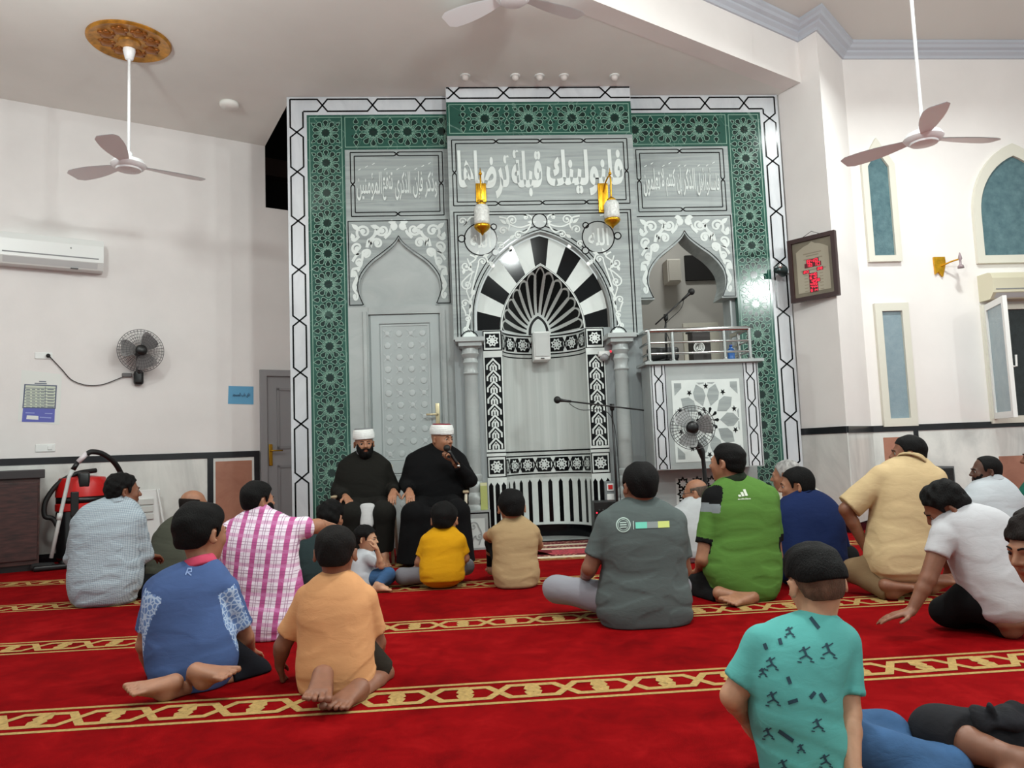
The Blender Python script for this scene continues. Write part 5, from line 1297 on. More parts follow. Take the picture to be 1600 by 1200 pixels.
# ------------------------------------------------------------------ figures: smooth surfaces grown round a posed skeleton
def _nets(F, o, h):
    """quad surface of F = 0 on a regular grid"""
    S = F < 0; nx, ny, nz = F.shape
    c = S[:-1, :-1, :-1].astype(np.int8)
    for dx, dy, dz in ((1, 0, 0), (0, 1, 0), (0, 0, 1), (1, 1, 0), (1, 0, 1), (0, 1, 1), (1, 1, 1)):
        c = c + S[dx:nx - 1 + dx, dy:ny - 1 + dy, dz:nz - 1 + dz]
    I, J, K = np.nonzero((c > 0) & (c < 8)); n = len(I)
    idx = np.full(c.shape, -1, np.int32); idx[I, J, K] = np.arange(n)
    pos = np.zeros((n, 3)); cnt = np.zeros(n)
    cor = [(a, b, d) for a in (0, 1) for b in (0, 1) for d in (0, 1)]
    for a in cor:
        for ax in range(3):
            if a[ax]: continue
            b = list(a); b[ax] = 1
            va = F[I + a[0], J + a[1], K + a[2]]; vb = F[I + b[0], J + b[1], K + b[2]]
            m = (va < 0) != (vb < 0); t = np.where(m, va / np.where(m, va - vb, 1), 0)
            for q in range(3): pos[:, q] += np.where(m, a[q] + (t if q == ax else 0), 0)
            cnt += m
    pos = (pos / cnt[:, None] + np.stack([I, J, K], 1)) * h + o
    faces = []
    for ax in range(3):
        sl = [slice(1, -1)] * 3; sl[ax] = slice(0, -1); sh = list(sl); sh[ax] = slice(1, None)
        A = S[tuple(sl)]; B = S[tuple(sh)]; E = np.nonzero(A != B)
        g = [e + (0 if q == ax else 1) for q, e in enumerate(E)]
        u, v = [q for q in range(3) if q != ax]
        def cell(du, dv):
            w = list(g); w[u] = w[u] - du; w[v] = w[v] - dv; return idx[w[0], w[1], w[2]]
        Q = np.stack([cell(1, 1), cell(0, 1), cell(0, 0), cell(1, 0)], 1)
        fl = A[E] if ax != 1 else ~A[E]
        Q[~fl] = Q[~fl][:, ::-1]; faces.append(Q)
    Q = np.concatenate(faces); return pos, Q[(Q >= 0).all(1)]

def _noise(seed, n=6):
    r = np.random.default_rng(seed); k = r.normal(size=(n, 3)); k /= np.linalg.norm(k, axis=1)[:, None]; ph = r.uniform(0, 6.28, n); sc = r.uniform(.6, 1.5, n)
    return lambda P, f: sum(np.sin((P @ (k[i] * sc[i] * f)) + ph[i]) for i in range(n)) / n ** .5

class Sdf:
    def __init__(s): s.p = []; s.clips = []; s.disp = None
    def _add(s, fn, lo, hi, k, sub=False): s.p.append((fn, np.array(lo, float), np.array(hi, float), k, sub)); return s
    def cone(s, a, b, ra, rb, k=.02, cut=False, cut0=False, flat=None):
        """round cone; cut ends it flat at b; flat = (axis, factor) squashes it along a direction"""
        a, b = np.array(a, float), np.array(b, float); ab = b - a; L2 = max(1e-9, ab @ ab); L = L2 ** .5; R = max(ra, rb) * (1 if flat is None else max(1, flat[1]))
        def fn(P):
            q = P - a; t = np.clip(q @ ab / L2, 0, 1); d = q - t[:, None] * ab
            if flat is not None:
                ax = unit(flat[0]); m = d @ ax; d = d + np.outer(m * (flat[1] - 1), ax) if flat[1] >= 1 else d + np.outer(m * (1 / flat[1] - 1), ax)
            f = np.linalg.norm(d, axis=1) - (ra + t * (rb - ra))
            if cut: f = np.maximum(f, (P - b) @ ab / L)
            if cut0: f = np.maximum(f, (a - P) @ ab / L)
            return f
        return s._add(fn, np.minimum(a, b) - R, np.maximum(a, b) + R, k)
    def chain(s, pts, rs, k=.02, **q):
        for i in range(len(pts) - 1): s.cone(pts[i], pts[i + 1], rs[i], rs[i + 1], k, **q)
        return s
    def ell(s, c, r, R=None, k=.02, sub=False):
        c = np.array(c, float); r = np.array(r, float); M = np.eye(3) if R is None else np.array(R)
        def fn(P):
            q = (P - c) @ M; k0 = np.linalg.norm(q / r, axis=1); k1 = np.linalg.norm(q / r ** 2, axis=1)
            return k0 * (k0 - 1) / np.maximum(k1, 1e-9)
        m = r.max(); return s._add(fn, c - m, c + m, k, sub)
    def loft(s, secs, k=.03, pw=2.4, cut_low=False, level=True):
        """sections (centre, lateral unit vector, half width, half depth) joined into a body"""
        C = [np.array(q[0], float) for q in secs]; up = []
        n = len(secs); tt = np.linspace(0, n - 1, (n - 1) * 3 + 1)
        A = np.array([np.concatenate([q[0], q[1], [q[2], q[3]]]) for q in secs], float)
        A = np.array(catmull(list(A), 3))
        for i in range(len(A) - 1):
            a, b = A[i], A[i + 1]; ab = b[:3] - a[:3]; L2 = max(ab @ ab, 1e-9); L = L2 ** .5; ax = ab / L
            if level:                                # sections stay level, as cloth hangs, even when the spine leans
                ax = np.array([0, 0, 1.])
            def fn(P, a=a, b=b, ab=ab, L2=L2, ax=ax, L=L, first=(i == 0)):
                q = P - a[:3]; t0 = q[:, 2] / ab[2] if level else q @ ab / L2; t = np.clip(t0, 0, 1)[:, None]
                lat = a[3:6] * (1 - t) + b[3:6] * t; lat = lat / np.linalg.norm(lat, axis=1)[:, None]; w = a[6] * (1 - t[:, 0]) + b[6] * t[:, 0]; d = a[7] * (1 - t[:, 0]) + b[7] * t[:, 0]
                e = q - t * ab; lx = (e * lat).sum(1); ez = e @ ax; dep = np.cross(ax, lat); ly = (e * dep).sum(1); m = np.minimum(w, d) * .75
                f = ((np.abs(lx) / w) ** pw + (np.abs(ly) / d) ** pw + (np.abs(ez) / m) ** pw) ** (1 / pw)
                f = (f - 1) * np.minimum(w, d)
                return np.maximum(f, -t0 * L) if (cut_low and first) else f
            m = max(a[6], a[7], b[6], b[7]); s._add(fn, np.minimum(a[:3], b[:3]) - m, np.maximum(a[:3], b[:3]) + m, k)
        return s
    def field(s, h, pad=.02):
        P_ = [q for q in s.p if not q[4]]
        lo = np.min([q[1] for q in P_], 0) - pad; hi = np.max([q[2] for q in P_], 0) + pad
        n = np.maximum(4, np.ceil((hi - lo) / h).astype(int) + 1); F = np.full(tuple(n), .08, np.float64)
        for fn, a, b, k, sub in s.p:
            i0 = np.clip(np.floor((a - k - 2 * h - lo) / h).astype(int), 0, n - 1); i1 = np.clip(np.ceil((b + k + 2 * h - lo) / h).astype(int) + 1, 1, n)
            if (i1 <= i0).any(): continue
            g = np.meshgrid(*[lo[q] + h * np.arange(i0[q], i1[q]) for q in range(3)], indexing='ij')
            P = np.stack([x.ravel() for x in g], 1); d = fn(P).reshape(g[0].shape); sl = tuple(slice(i0[q], i1[q]) for q in range(3)); f = F[sl]
            if sub: d = -d; hh = np.maximum(k - np.abs(f - d), 0) / k; F[sl] = np.maximum(f, d) + hh * hh * k / 4
            else: hh = np.maximum(k - np.abs(f - d), 0) / k; F[sl] = np.minimum(f, d) - hh * hh * k / 4
        if s.clips or s.disp:
            m = np.abs(F) < .06 if not s.clips else F < .06
            I = np.nonzero(m); P = lo + h * np.stack(I, 1); v = F[I]
            if s.disp: v = v + s.disp(P)
            for c in s.clips: v = np.maximum(v, c(P))
            F[I] = v
        F[0] = F[-1] = .05; F[:, 0] = F[:, -1] = .05; F[:, :, 0] = F[:, :, -1] = .05
        return F, lo
    def mesh(s, h):
        F, lo = s.field(h); return _nets(F, lo, h)
def mesh_object(name, V, Q, mats, parent, root, mi=None):
    me = bpy.data.meshes.new(name); n, f = len(V), len(Q); V = (V - np.array(root)).astype(np.float32)
    me.vertices.add(n); me.vertices.foreach_set('co', V.ravel()); me.loops.add(f * 4); me.loops.foreach_set('vertex_index', Q.astype(np.int32).ravel())
    me.polygons.add(f); me.polygons.foreach_set('loop_start', np.arange(0, 4 * f, 4, dtype=np.int32))
    me.polygons.foreach_set('use_smooth', np.ones(f, bool))
    for m in (mats if isinstance(mats, (list, tuple)) else [mats]): me.materials.append(m)
    if mi is not None: me.polygons.foreach_set('material_index', mi.astype(np.int32))
    me.update(calc_edges=True); me.validate()
    o = bpy.data.objects.new(name, me); col.objects.link(o)
    if parent is not None: o.parent = parent
    return o
def rotz(a): c, s = math.cos(a), math.sin(a); return np.array([[c, -s, 0], [s, c, 0], [0, 0, 1.]])
def rot_head(yaw, pitch, roll):
    """columns: right, forward, up of a head; yaw 0 looks away from the camera, + turns it to its left; pitch + looks down"""
    cp, sp = math.cos(-pitch), math.sin(-pitch); Rx = np.array([[1, 0, 0], [0, cp, -sp], [0, sp, cp]]); cr, sr = math.cos(roll), math.sin(roll)
    return rotz(yaw) @ Rx @ np.array([[cr, 0, sr], [0, 1, 0], [-sr, 0, cr]])
SKIN = {'light': (196, 148, 116), 'tan': (164, 114, 86), 'brown': (134, 87, 64), 'dark': (90, 58, 44)}
def skin_mat(k):
    n = 'skin_' + k
    if n in MATS: return MATS[n]
    c = SKIN[k]; t = NT(n); v = t.coords(); a = t.noise(v, 22, 4, .6)
    t.l(t.ramp(a, [(.3, lin(tuple(x * .9 for x in c))), (.7, lin(c))]), t.b.inputs['Base Color'])
    t.b.inputs['Roughness'].default_value = .52; t.b.inputs['Subsurface Weight'].default_value = .08; t.b.inputs['Subsurface Radius'].default_value = (.01, .004, .002); t.b.inputs['Subsurface Scale'].default_value = .5
    MATS[n] = t.m; return t.m
def lip_mat(k): return mat('lips_' + k, tuple(int(a * b) for a, b in zip(SKIN[k], (.86, .70, .68))), .45)
def hair_mat(name, c): return mat('hair_' + name, c, .72, bump=.6, bscale=210, vary=.25, vscale=30, vdim=(1, 1, .4), spec=.18)
def cloth(name, c, vary=.04, bump=.18, bscale=32, rough=.9, dim=(1, 1, 2.2)):
    n = 'cloth_' + name
    if n in MATS: return MATS[n]
    c = tuple(x * .88 for x in c)
    t = NT(n); v = t.coords(dim); a = t.noise(v, 7, 4); w = t.noise(t.coords(), 700, 1)
    t.l(t.ramp(a, [(.3, lin(tuple(x * (1 - vary) for x in c))), (.7, lin(c))]), t.b.inputs['Base Color']); t.b.inputs['Roughness'].default_value = rough; t.b.inputs['Specular IOR Level'].default_value = .2
    f = t.noise(v, bscale * .4, 4, .5, .8); s = t.math('ADD', t.math('MULTIPLY', f, 1.0), t.math('MULTIPLY', w, .05)); t.bump(s, bump, .012)
    MATS[n] = t.m; return t.m

def head_prims(S, c, R, hh, neck_to, nr):
    """skull, face, ears and neck; c is the middle of the head, hh its height"""
    T = lambda p: c + hh * (R @ np.array(p, float)); k = hh * .12
    S.ell(T((0, -.07, .13)), hh * np.array((.335, .41, .365)), R, k); S.ell(T((0, .14, -.14)), hh * np.array((.265, .265, .35)), R, k)
    S.ell(T((0, .25, -.385)), hh * np.array((.12, .10, .09)), R, k); S.ell(T((0, .345, .085)), hh * np.array((.19, .06, .05)), R, k * .6)
    for s in (-1, 1):
        S.ell(T((s * .155, .25, -.10)), hh * np.array((.10, .11, .10)), R, k * .6); S.ell(T((s * .14, .425, .015)), hh * np.array((.075, .06, .045)), R, hh * .05, True)
        Re = R @ rotz(s * -.6); S.ell(T((s * .372, -.075, -.03)), hh * np.array((.032, .085, .13)), Re, hh * .025); S.ell(T((s * .408, -.03, -.02)), hh * np.array((.02, .045, .07)), Re, hh * .02, True)
        S.ell(T((s * .06, .405, -.115)), hh * np.array((.04, .045, .032)), R, hh * .03)
        S.cone(T((s * .075, .372, .050)), T((s * .205, .325, .042)), hh * .026, hh * .022, hh * .02); S.cone(T((s * .08, .362, -.028)), T((s * .20, .325, -.022)), hh * .020, hh * .018, hh * .02)
    S.cone(T((0, .375, .05)), T((0, .465, -.095)), hh * .035, hh * .052, hh * .04)
    S.ell(T((0, .385, -.222)), hh * np.array((.10, .045, .024)), R, hh * .02); S.ell(T((0, .375, -.268)), hh * np.array((.085, .045, .028)), R, hh * .02)
    S.ell(T((0, .43, -.245)), hh * np.array((.09, .03, .006)), R, hh * .012, True)
    S.cone(T((0, -.10, -.22)), neck_to, nr, nr * 1.12, hh * .18)
HL = {'short': [(-.6, -.27), (-.25, -.22), (-.15, -.16), (-.10, .10), (.03, .12), (.06, -.04), (.11, -.04), (.14, .12), (.22, .26), (.3, .30), (.6, .34)],
      'fade': [(-.6, .02), (-.35, .01), (-.2, .06), (-.1, .12), (.1, .12), (.2, .26), (.3, .32), (.6, .36)],
      'full': [(-.6, -.32), (-.2, -.27), (-.12, -.16), (-.08, .06), (.03, .08), (.06, -.12), (.12, -.1), (.16, .05), (.28, .20), (.6, .24)],
      'ring': [(-.6, -.27), (-.25, -.22), (-.12, -.16), (-.10, .08), (.03, .10), (.06, 0), (.12, 0), (.14, .6), (.6, .6)],
      'recede': [(-.6, -.27), (-.25, -.22), (-.12, -.16), (-.10, .08), (.03, .10), (.06, 0), (.12, 0), (.16, .3), (.2, .44), (.6, .5)]}
def hair_sdf(c, R, hh, style, th, seed, curl=0.0, top=None, amp=None):
    S = Sdf(); T = lambda p: c + hh * (R @ np.array(p, float))
    S.ell(T((0, -.075, .135)), hh * np.array((.335, .41, .365)) + th, R, .02)
    if top: S.ell(T((0, top[0], .32 + top[1])), hh * np.array((.28, .33, .18)), R, hh * .15)
    S.ell(T((0, -.22, -.10)), hh * np.array((.235, .22, .2)) + th * .6, R, .03)
    xs, zs = zip(*HL[style]); n1 = _noise(seed); n2 = _noise(seed + 1)
    am = (.034 if curl else .020) * hh if amp is None else amp; th = th + (.003 if curl else 0)
    S.disp = lambda P: am * (n1(P, (70 if curl else 45) / hh * .2) * .6 + n2(P, (150 if curl else 110) / hh * .2) * .4)
    def clip(P):
        q = (P - c) @ R / hh; zl = np.interp(q[:, 1] + .012 * n2(P, 30), xs, zs); d = (zl - q[:, 2]) * hh * .8
        if style == 'ring': d = np.maximum(d, ((q[:, 2] - .21) - np.clip(-.10 - q[:, 1], -.3, .1) * .1) * hh)
        return d
    S.clips.append(clip)
    S.ell(T((0, -.07, .12)), hh * np.array((.30, .37, .33)), R, .004, True)
    return S
def hand_prims(S, w, f, n, sc=1.0, side=1, curl=.35, spread=.10, k=.006, grip=0.0):
    """palm, four jointed fingers of unequal length and a thumb from the side of the palm. f: finger direction, n: palm facing, side: where the thumb lies along f x n"""
    f = unit(f); n = unit(np.array(n, float) - f * np.dot(f, n)); t = np.cross(f, n) * side; w = np.array(w, float); K = []
    for i, (u, L, ln) in enumerate(((.030, .092, 1.0), (.010, .096, 1.1), (-.011, .092, 1.02), (-.030, .084, .82))):
        kn = w + sc * (f * L + t * u * 1.02); S.cone(w + sc * (f * .012 + t * u * .62), kn, .0145 * sc, .0118 * sc, .016 * sc); K.append((kn, ln, u))
    for kn, ln, u in K:
        d = unit(f + t * u * spread * 30 * .1); p = kn; a = 0
        for j, L in enumerate((.043, .027, .021)):
            a += curl * (.8 if j == 0 else 1.15); d2 = unit(d * math.cos(a) + n * math.sin(a)); q = p + d2 * L * ln * sc; r = (.0102, .0090, .0078, .0066)
            S.cone(p, q, r[j] * sc, r[j + 1] * sc, k * sc); p = q
    b = w + sc * (f * .026 + t * .028 + n * .006); d = unit(f * .62 + t * .70 + n * (.25 + grip)); m = b + d * .036 * sc
    S.cone(w + sc * f * .01 + t * .012 * sc, b, .016 * sc, .0145 * sc, .014 * sc); S.cone(b, m, .0135 * sc, .0112 * sc, .01 * sc)
    d = unit(f * .85 + t * (.32 - grip * .6) + n * (.2 + grip)); q = m + d * .030 * sc; S.cone(m, q, .0112 * sc, .0098 * sc, k); S.cone(q, q + unit(d + f * .2) * .022 * sc, .0098 * sc, .008 * sc, k)
def foot_prims(S, an, d, up, sc=1.0, side=1):
    """heel, arch, ball and five toes; d: toe direction, up: top of the foot, side: big toe along d x up"""
    d = unit(d); up = unit(np.array(up, float) - d * np.dot(d, up)); t = np.cross(d, up) * side; an = np.array(an, float)
    heel = an - up * .045 * sc - d * .035 * sc; S.cone(an, heel, .038 * sc, .034 * sc, .03); b0 = an - up * .055 * sc + d * .115 * sc
    S.cone(an - up * .012 * sc + d * .02 * sc, b0 + up * .012 * sc, .036 * sc, .022 * sc, .03)
    for u in (.034, .004, -.030): S.cone(heel + t * u * .4, b0 + t * u * sc, .028 * sc, .019 * sc, .02)
    for i, (u, L, r) in enumerate(((.034, .052, .0145), (.013, .050, .0108), (-.006, .044, .0102), (-.023, .037, .0096), (-.038, .029, .009))):
        p = b0 + t * u * 1.18 * sc - up * .004 * sc; S.cone(p - d * .012 * sc, p + d * (L + .008) * sc + t * u * .18 * sc - up * .004 * sc, r * sc * .95, r * sc * 1.12, .002 * sc)
FIG = {}
def figure(label, base, torso, head, arms, legs, skin='tan', shirt=None, pants=None, hair=None, sc=1.0, cell=.008, group=None, yaw=0.0, hem_cut=True, sleeves=(.75, .75), fold=.006, seed=1,
           collar=None, beard=None, neck=.055, pelvis=None, bare_shin=None, robe=None, turban=None, mats=None, eyes=True, neck_dy=0.0, pants_r=(.095, .075, .058), bare_feet=True, body_in=.016, brow=True, glasses=False, sleeve_r=None, head_h=None, tdy=0.0, hip=0.0):
    """one person. torso rows: (left px, right px, y px, depth offset, half depth) from the hem up to the neck; joints: pixel + depth offset, or metres from the base"""
    bp = at_z(base[0], base[1], 0); root = np.array([bp[0], bp[1], 0.0]); Y0 = bp[1]; RZ = rotz(yaw - math.atan2(root[0], root[1]))
    J = lambda q: (at_y(q[0], q[1], Y0 + q[2]) if abs(q[0]) > 5 else root + RZ @ np.array(q, float)) if not isinstance(q, np.ndarray) else q
    o = thing('person', root, label, 'person', group)
    JA = lambda q: (at_y(q[0], q[1], Y0 + q[2] + tdy) if abs(q[0]) > 5 else J(q))
    torso = [(l, r_, y, dy + tdy, dep) for l, r_, y, dy, dep in torso]; head = (head[0], head[1], head[2], head[3] + tdy) + tuple(head[4:])
    lat0 = rotz(yaw) @ np.array([1., 0, 0])
    secs = []
    for (l, r, y, dy, dep) in torso:
        a, b = at_y(l, y, Y0 + dy), at_y(r, y, Y0 + dy); S_ = np.linalg.norm(b - a) / 2; cy, sy = abs(math.cos(yaw)), abs(math.sin(yaw))
        w = math.sqrt(max(S_ ** 2 - (dep * sy) ** 2, (S_ * .55) ** 2)) / max(cy, .5) if cy > .35 else S_
        secs.append(((a + b) / 2, lat0, w, dep))
    # head
    hx, ht, hc, hdy, hyaw, hpit, hrol = head; tp, ch = at_y(hx, ht, Y0 + hdy), at_y(hx, hc, Y0 + hdy); hh = float(tp[2] - ch[2]) if head_h is None else head_h
    Rh = rot_head(math.radians(hyaw), math.radians(hpit), math.radians(hrol)); c = (tp + ch) / 2
    top = secs[-1][0]; neck_to = top + np.array([0, neck_dy, -.01])
    B = Sdf(); head_prims(B, c, Rh, hh, neck_to, neck * sc)
    B.loft([(q[0], q[1], q[2] - body_in, max(.03, q[3] - body_in)) for q in secs[1:]], .03)
    sh = Sdf() if shirt is not None else None
    if sh is not None:
        sh.loft(secs, .03, cut_low=hem_cut)
    hands = []
    for i, A in enumerate(arms):
        s_, e_, w_ = [JA(q) for q in A['j']]; r0, r1, r2, r3 = [q * sc for q in (.054, .043, .038, .026)]
        el_c = e_
        B.chain([s_, e_], [r0, r1], .03); B.chain([e_, e_ + (w_ - e_) * .3, w_], [r1 * .98, r2 * 1.02, r3], .012)
        B.cone(top * .6 + s_ * .4 + np.array([0, 0, -.03 * sc]), s_, .036 * sc, r0 * .9, .03)
        hd = A.get('hand')
        if hd is not None: hand_prims(B, w_, hd[0], hd[1], sc * A.get('hs', 1.0), A.get('side', 1), A.get('curl', .3), A.get('spread', .1), grip=A.get('grip', 0))
        if sh is not None:
            fr = A.get('sleeve', sleeves[i % 2]); sr = sleeve_r or (.066, .064); a0, a1 = sr[0] * sc, sr[1] * sc
            nb_ = (top * .5 + s_ * .5); nb_ = nb_ + np.array([0, 0, -.03 * sc]); sh.cone(nb_, s_, .044 * sc, a0 * .92, .03)
            if fr <= 1: q = s_ + (e_ - s_) * fr; sh.cone(s_, q, a0, a1, .018, cut=True)
            else:
                sh.cone(s_, e_, a0, a1 * .92, .018); q = e_ + (w_ - e_) * (fr - 1); sh.cone(e_, q, a1 * .90, a1 * .68, .02, cut=True)
    pl = None
    if legs:
        pl = Sdf(); hips = []
        for Lg in legs:
            h_, k_, a_ = [J(q) for q in Lg['j']]; h_ = h_ + RZ @ np.array([0, .03 + hip, 0]); hips.append(h_); cut = Lg.get('cut', 2.0)   # trouser length: 1 knee, 2 ankle
            B.chain([h_, k_], [.078 * sc, .052 * sc], .03); B.chain([k_, k_ * .65 + a_ * .35, a_], [.05 * sc, .052 * sc, .034 * sc], .015)
            if Lg.get('foot') is not None: foot_prims(B, a_, Lg['foot'][0], Lg['foot'][1], sc * Lg.get('fs', 1.0), Lg.get('side', 1))
            p0, p1, p2 = [q * sc for q in Lg.get('r', pants_r)]
            if cut >= 1:
                pl.cone(h_, k_, p0, p1, .045)
                if cut > 1: pl.cone(k_, k_ + (a_ - k_) * (cut - 1), p1, p1 + (p2 - p1) * (cut - 1), .03, cut=True)
            else: pl.cone(h_, h_ + (k_ - h_) * cut, p0, p1, .045, cut=True)
        pc = sum(hips) / len(hips); pr = pelvis or (.15, .105, .11)
        pl.ell(pc, np.array(pr) * sc, RZ, .06); B.ell(pc, np.array(pr) * sc * .80, RZ, .05); B.cone(pc, secs[1][0], .085 * sc, .09 * sc, .05)
    n1, n2 = _noise(seed * 7 + 1), _noise(seed * 7 + 2)
    zb, zt = secs[0][0][2], top[2]
    def folds(P):
        t = np.clip((P[:, 2] - zb) / max(.05, zt - zb), 0, 1); m = .35 + .65 * np.clip(1.15 - t * 1.5, 0, 1)
        Q = P * np.array([.5, .6, 1.7]) + .012 * n2(P, 20)[:, None]; a = n1(Q, 40); b = n2(P, 15)
        return fold * .85 * m * (.45 * np.tanh(1.6 * a) - .35 * np.exp(-(a * 5) ** 2) + .12 * b)
    def creases(P):
        a = n1(P, 34); b = n2(P, 14); return fold * .6 * (.5 * np.tanh(1.6 * a) + .25 * b)
    fs = lambda m: m
    gnd = lambda P: .002 - P[:, 2]
    B.clips.append(gnd); V, Q = B.mesh(cell)
    cen = V[Q].mean(1); q = (cen - c) @ Rh / hh; mi = np.zeros(len(Q), int)
    mi[(np.abs(q[:, 0]) < .105) & (q[:, 1] > .33) & (q[:, 2] < -.195) & (q[:, 2] > -.30) & (((q[:, 0] / .105) ** 2 + ((q[:, 2] + .247) / .052) ** 2) < 1)] = 1
    body = mesh_object('body', V, Q, [skin_mat(skin), lip_mat(skin)], o, root, mi)
    res = {'root': o, 'c': c, 'R': Rh, 'hh': hh, 'body': body, 'at': root, 'top': top, 'secs': secs}
    if sh is not None:
        sh.disp = folds; sh.clips.append(gnd); V, Q = sh.mesh(max(cell, .0075)); res['shirt'] = mesh_object(mats.get('shirt_name', 'shirt') if mats else 'shirt', V, Q, shirt, o, root); res['sv'] = (V, Q)
    if pl is not None and pants is not None:
        pl.disp = creases; pl.clips.append(gnd); V, Q = pl.mesh(max(cell, .0085)); res['pants'] = mesh_object((mats or {}).get('pants_name', 'trousers'), V, Q, pants, o, root)
    if robe is not None:
        rb = Sdf(); robe(rb, J, secs); rb.disp = creases; rb.clips.append(gnd); V, Q = rb.mesh(.009); res['robe'] = mesh_object('robe_skirt', V, Q, shirt, o, root)
    T = lambda p: c + hh * (Rh @ np.array(p, float))
    if hair:
        Hs = hair_sdf(c, Rh, hh, hair['style'], hair.get('th', .012), seed, hair.get('curl', 0), hair.get('top'), hair.get('amp')); V, Q = Hs.mesh(hair.get('cell', .006)); mesh_object('hair', V, Q, hair['m'], o, root)
    if hair and hair.get('stubble'):
        Hs = hair_sdf(c, Rh, hh, 'short', .0025, seed + 3, 0, None, .0005); V, Q = Hs.mesh(.006); mesh_object('shaved_hair', V, Q, hair['stubble'], o, root)
    if beard:
        Hs = Sdf(); Hs.ell(T((0, .14, -.15)), hh * np.array((.275, .285, .36)) + beard.get('th', .008), Rh, .02); Hs.ell(T((0, .26, -.40)), hh * np.array((.15, .13, .12)) + beard.get('th', .008), Rh, .03); nb1 = _noise(seed + 9)
        Hs.disp = lambda P: .0025 * nb1(P, 140)
        def bclip(P):
            q = (P - c) @ Rh / hh; zt_ = np.interp(np.abs(q[:, 0]), [0, .10, .16, .24, .3], [-.17, -.17, -.19, -.06, .06]); d = (q[:, 2] - zt_) * hh
            lip = .052 - np.sqrt((q[:, 0] * .55) ** 2 + (q[:, 2] + .247) ** 2); d = np.maximum(d, np.where(q[:, 1] > .25, lip * hh, -1)); return np.maximum(d, (-.02 - q[:, 1]) * hh)
        Hs.clips.append(bclip); V, Q = Hs.mesh(.0055); mesh_object('beard', V, Q, beard['m'], o, root)
    if eyes:
        for s in (-1, 1):
            mb = MB(); mb.ball((0, 0, 0), hh * .055, 0, 14, 10); e = T((s * .14, .325, .012)) - root; ic = Rh @ np.array([s * .01, .98, 0])
            mb.lathe([(hh * .032, hh * .046), (hh * .028, hh * .053), (hh * .001, hh * .0568)], (0, 0, 0), ic, 1, 14)
            mb.v = [tuple(np.array(v) + e) for v in mb.v]; mb.build('eye', [mat('eye_white', (150, 142, 136), .3), mat('iris_dark_brown', (28, 17, 12), .2)], o, True)
            if brow:
                mb = MB(); p = [T((s * a, b, z)) - root for a, b, z in ((.05, .405, .085), (.12, .395, .11), (.20, .34, .09))]; mb.tube(catmull(p, 5), [hh * .014] * 6 + [hh * .013] * 3 + [hh * .007] * 2, n=8); mb.build('eyebrow', hair['m'] if hair else hair_mat('black', (14, 12, 12)), o, True)
    if glasses:
        g = MB(); fr = black_p
        for s in (-1, 1):
            g.tube([T((s * (.15 + .10 * math.cos(a)), .46, .0 + .075 * math.sin(a))) - root for a in np.linspace(0, 6.283, 17)], hh * .008, n=6, caps=False); g.tube([T((s * .25, .455, .02)) - root, T((s * .36, .28, .03)) - root, T((s * .37, -.02, .03)) - root], hh * .010, n=6)
        g.tube([T((-.05, .47, .02)) - root, T((.05, .47, .02)) - root], hh * .008, n=6); g.build('glasses', fr, o, True)
    if collar is not None:
        mb = MB(); cc = np.array(neck_to) + (T((0, -.10, -.22)) - np.array(neck_to)) * collar.get('t', .22); ax = unit(T((0, -.10, -.22)) - np.array(neck_to)); R0 = neck * sc * collar.get('k', 1.35)
        mb.lathe([(R0 * 1.16, -.022 * sc), (R0 * 1.2, -.03 * sc), (R0 * 1.22, -.012 * sc), (R0 * 1.06, .022 * sc), (R0 * 1.0, .026 * sc), (R0 * .95, .018 * sc), (R0 * 1.02, -.02 * sc)], cc - root, ax, 0, 28); mb.build('collar', collar['m'], o, True)
    if turban:
        Tb = Sdf(); zt0 = turban.get('z', .20); tn = _noise(5)
        Tb.loft([(T((0, -.03, zt0)), Rh[:, 0], hh * .40, hh * .48), (T((0, -.04, zt0 + .16)), Rh[:, 0], hh * .41, hh * .49), (T((0, -.05, zt0 + .30)), Rh[:, 0], hh * .37, hh * .44)], .01, 2.0, level=False)
        Tb.disp = lambda P: .0035 * np.abs(np.sin(((P - c) @ Rh)[:, 2] / hh * 44 + 3 * ((P - c) @ Rh)[:, 0] / hh)); Tb.clips.append(lambda P: (zt0 - .01 - ((P - c) @ Rh / hh)[:, 2]) * hh); Tb.clips.append(lambda P: (((P - c) @ Rh / hh)[:, 2] - (zt0 + .36)) * hh)
        V, Q = Tb.mesh(.006); mesh_object('turban_wrap', V, Q, turban['m'], o, root)
        mb = MB(); k = hh; mb.lathe([(k * .36, 0), (k * .345, k * .06), (k * .30, k * .075), (.001, k * .08)], T((0, -.05, zt0 + .335)) - root, Rh[:, 2], 0, 28); mb.build('turban_cap', turban['cap'], o, True)
    return res
HB = hair_mat('black', (8, 7, 7)); HS = hair_mat('soft_black', (17, 14, 13)); HG = hair_mat('gray', (150, 148, 146)); HD = hair_mat('dark_brown', (26, 20, 18))
def kneel(s=1.0, spread=.14, feet=.07, out=.15):
    """legs folded under, soles up behind"""
    return [{'j': [(sd * .09 * s, .10 * s, .19 * s), (sd * spread * s, .46 * s, .085 * s), (sd * feet * s, .02 * s, .062 * s)], 'foot': ((-sd * out, -1, -.22), (0, .25, -1)), 'side': -sd} for sd in (-1, 1)]
def cross(s=1.0, wl=.34, wr=None, z=.15, y=.34):
    return [{'j': [(sd * .10 * s, .12 * s, .12 * s), (sd * w * s, y * s, z * s), (-sd * .06 * s, (y + .12) * s, .07 * s)], 'foot': ((-sd * 1, .25, -.1), (0, .3, 1)), 'side': sd} for sd, w in ((-1, wl), (1, wr or wl))]
DN = ((0, 1, -.35), (0, -.35, -1))
def arm(s, e, w, f=DN[0], n=DN[1], side=1, **k): return {'j': [s, e, w], 'hand': (f, n), 'side': side, **k}
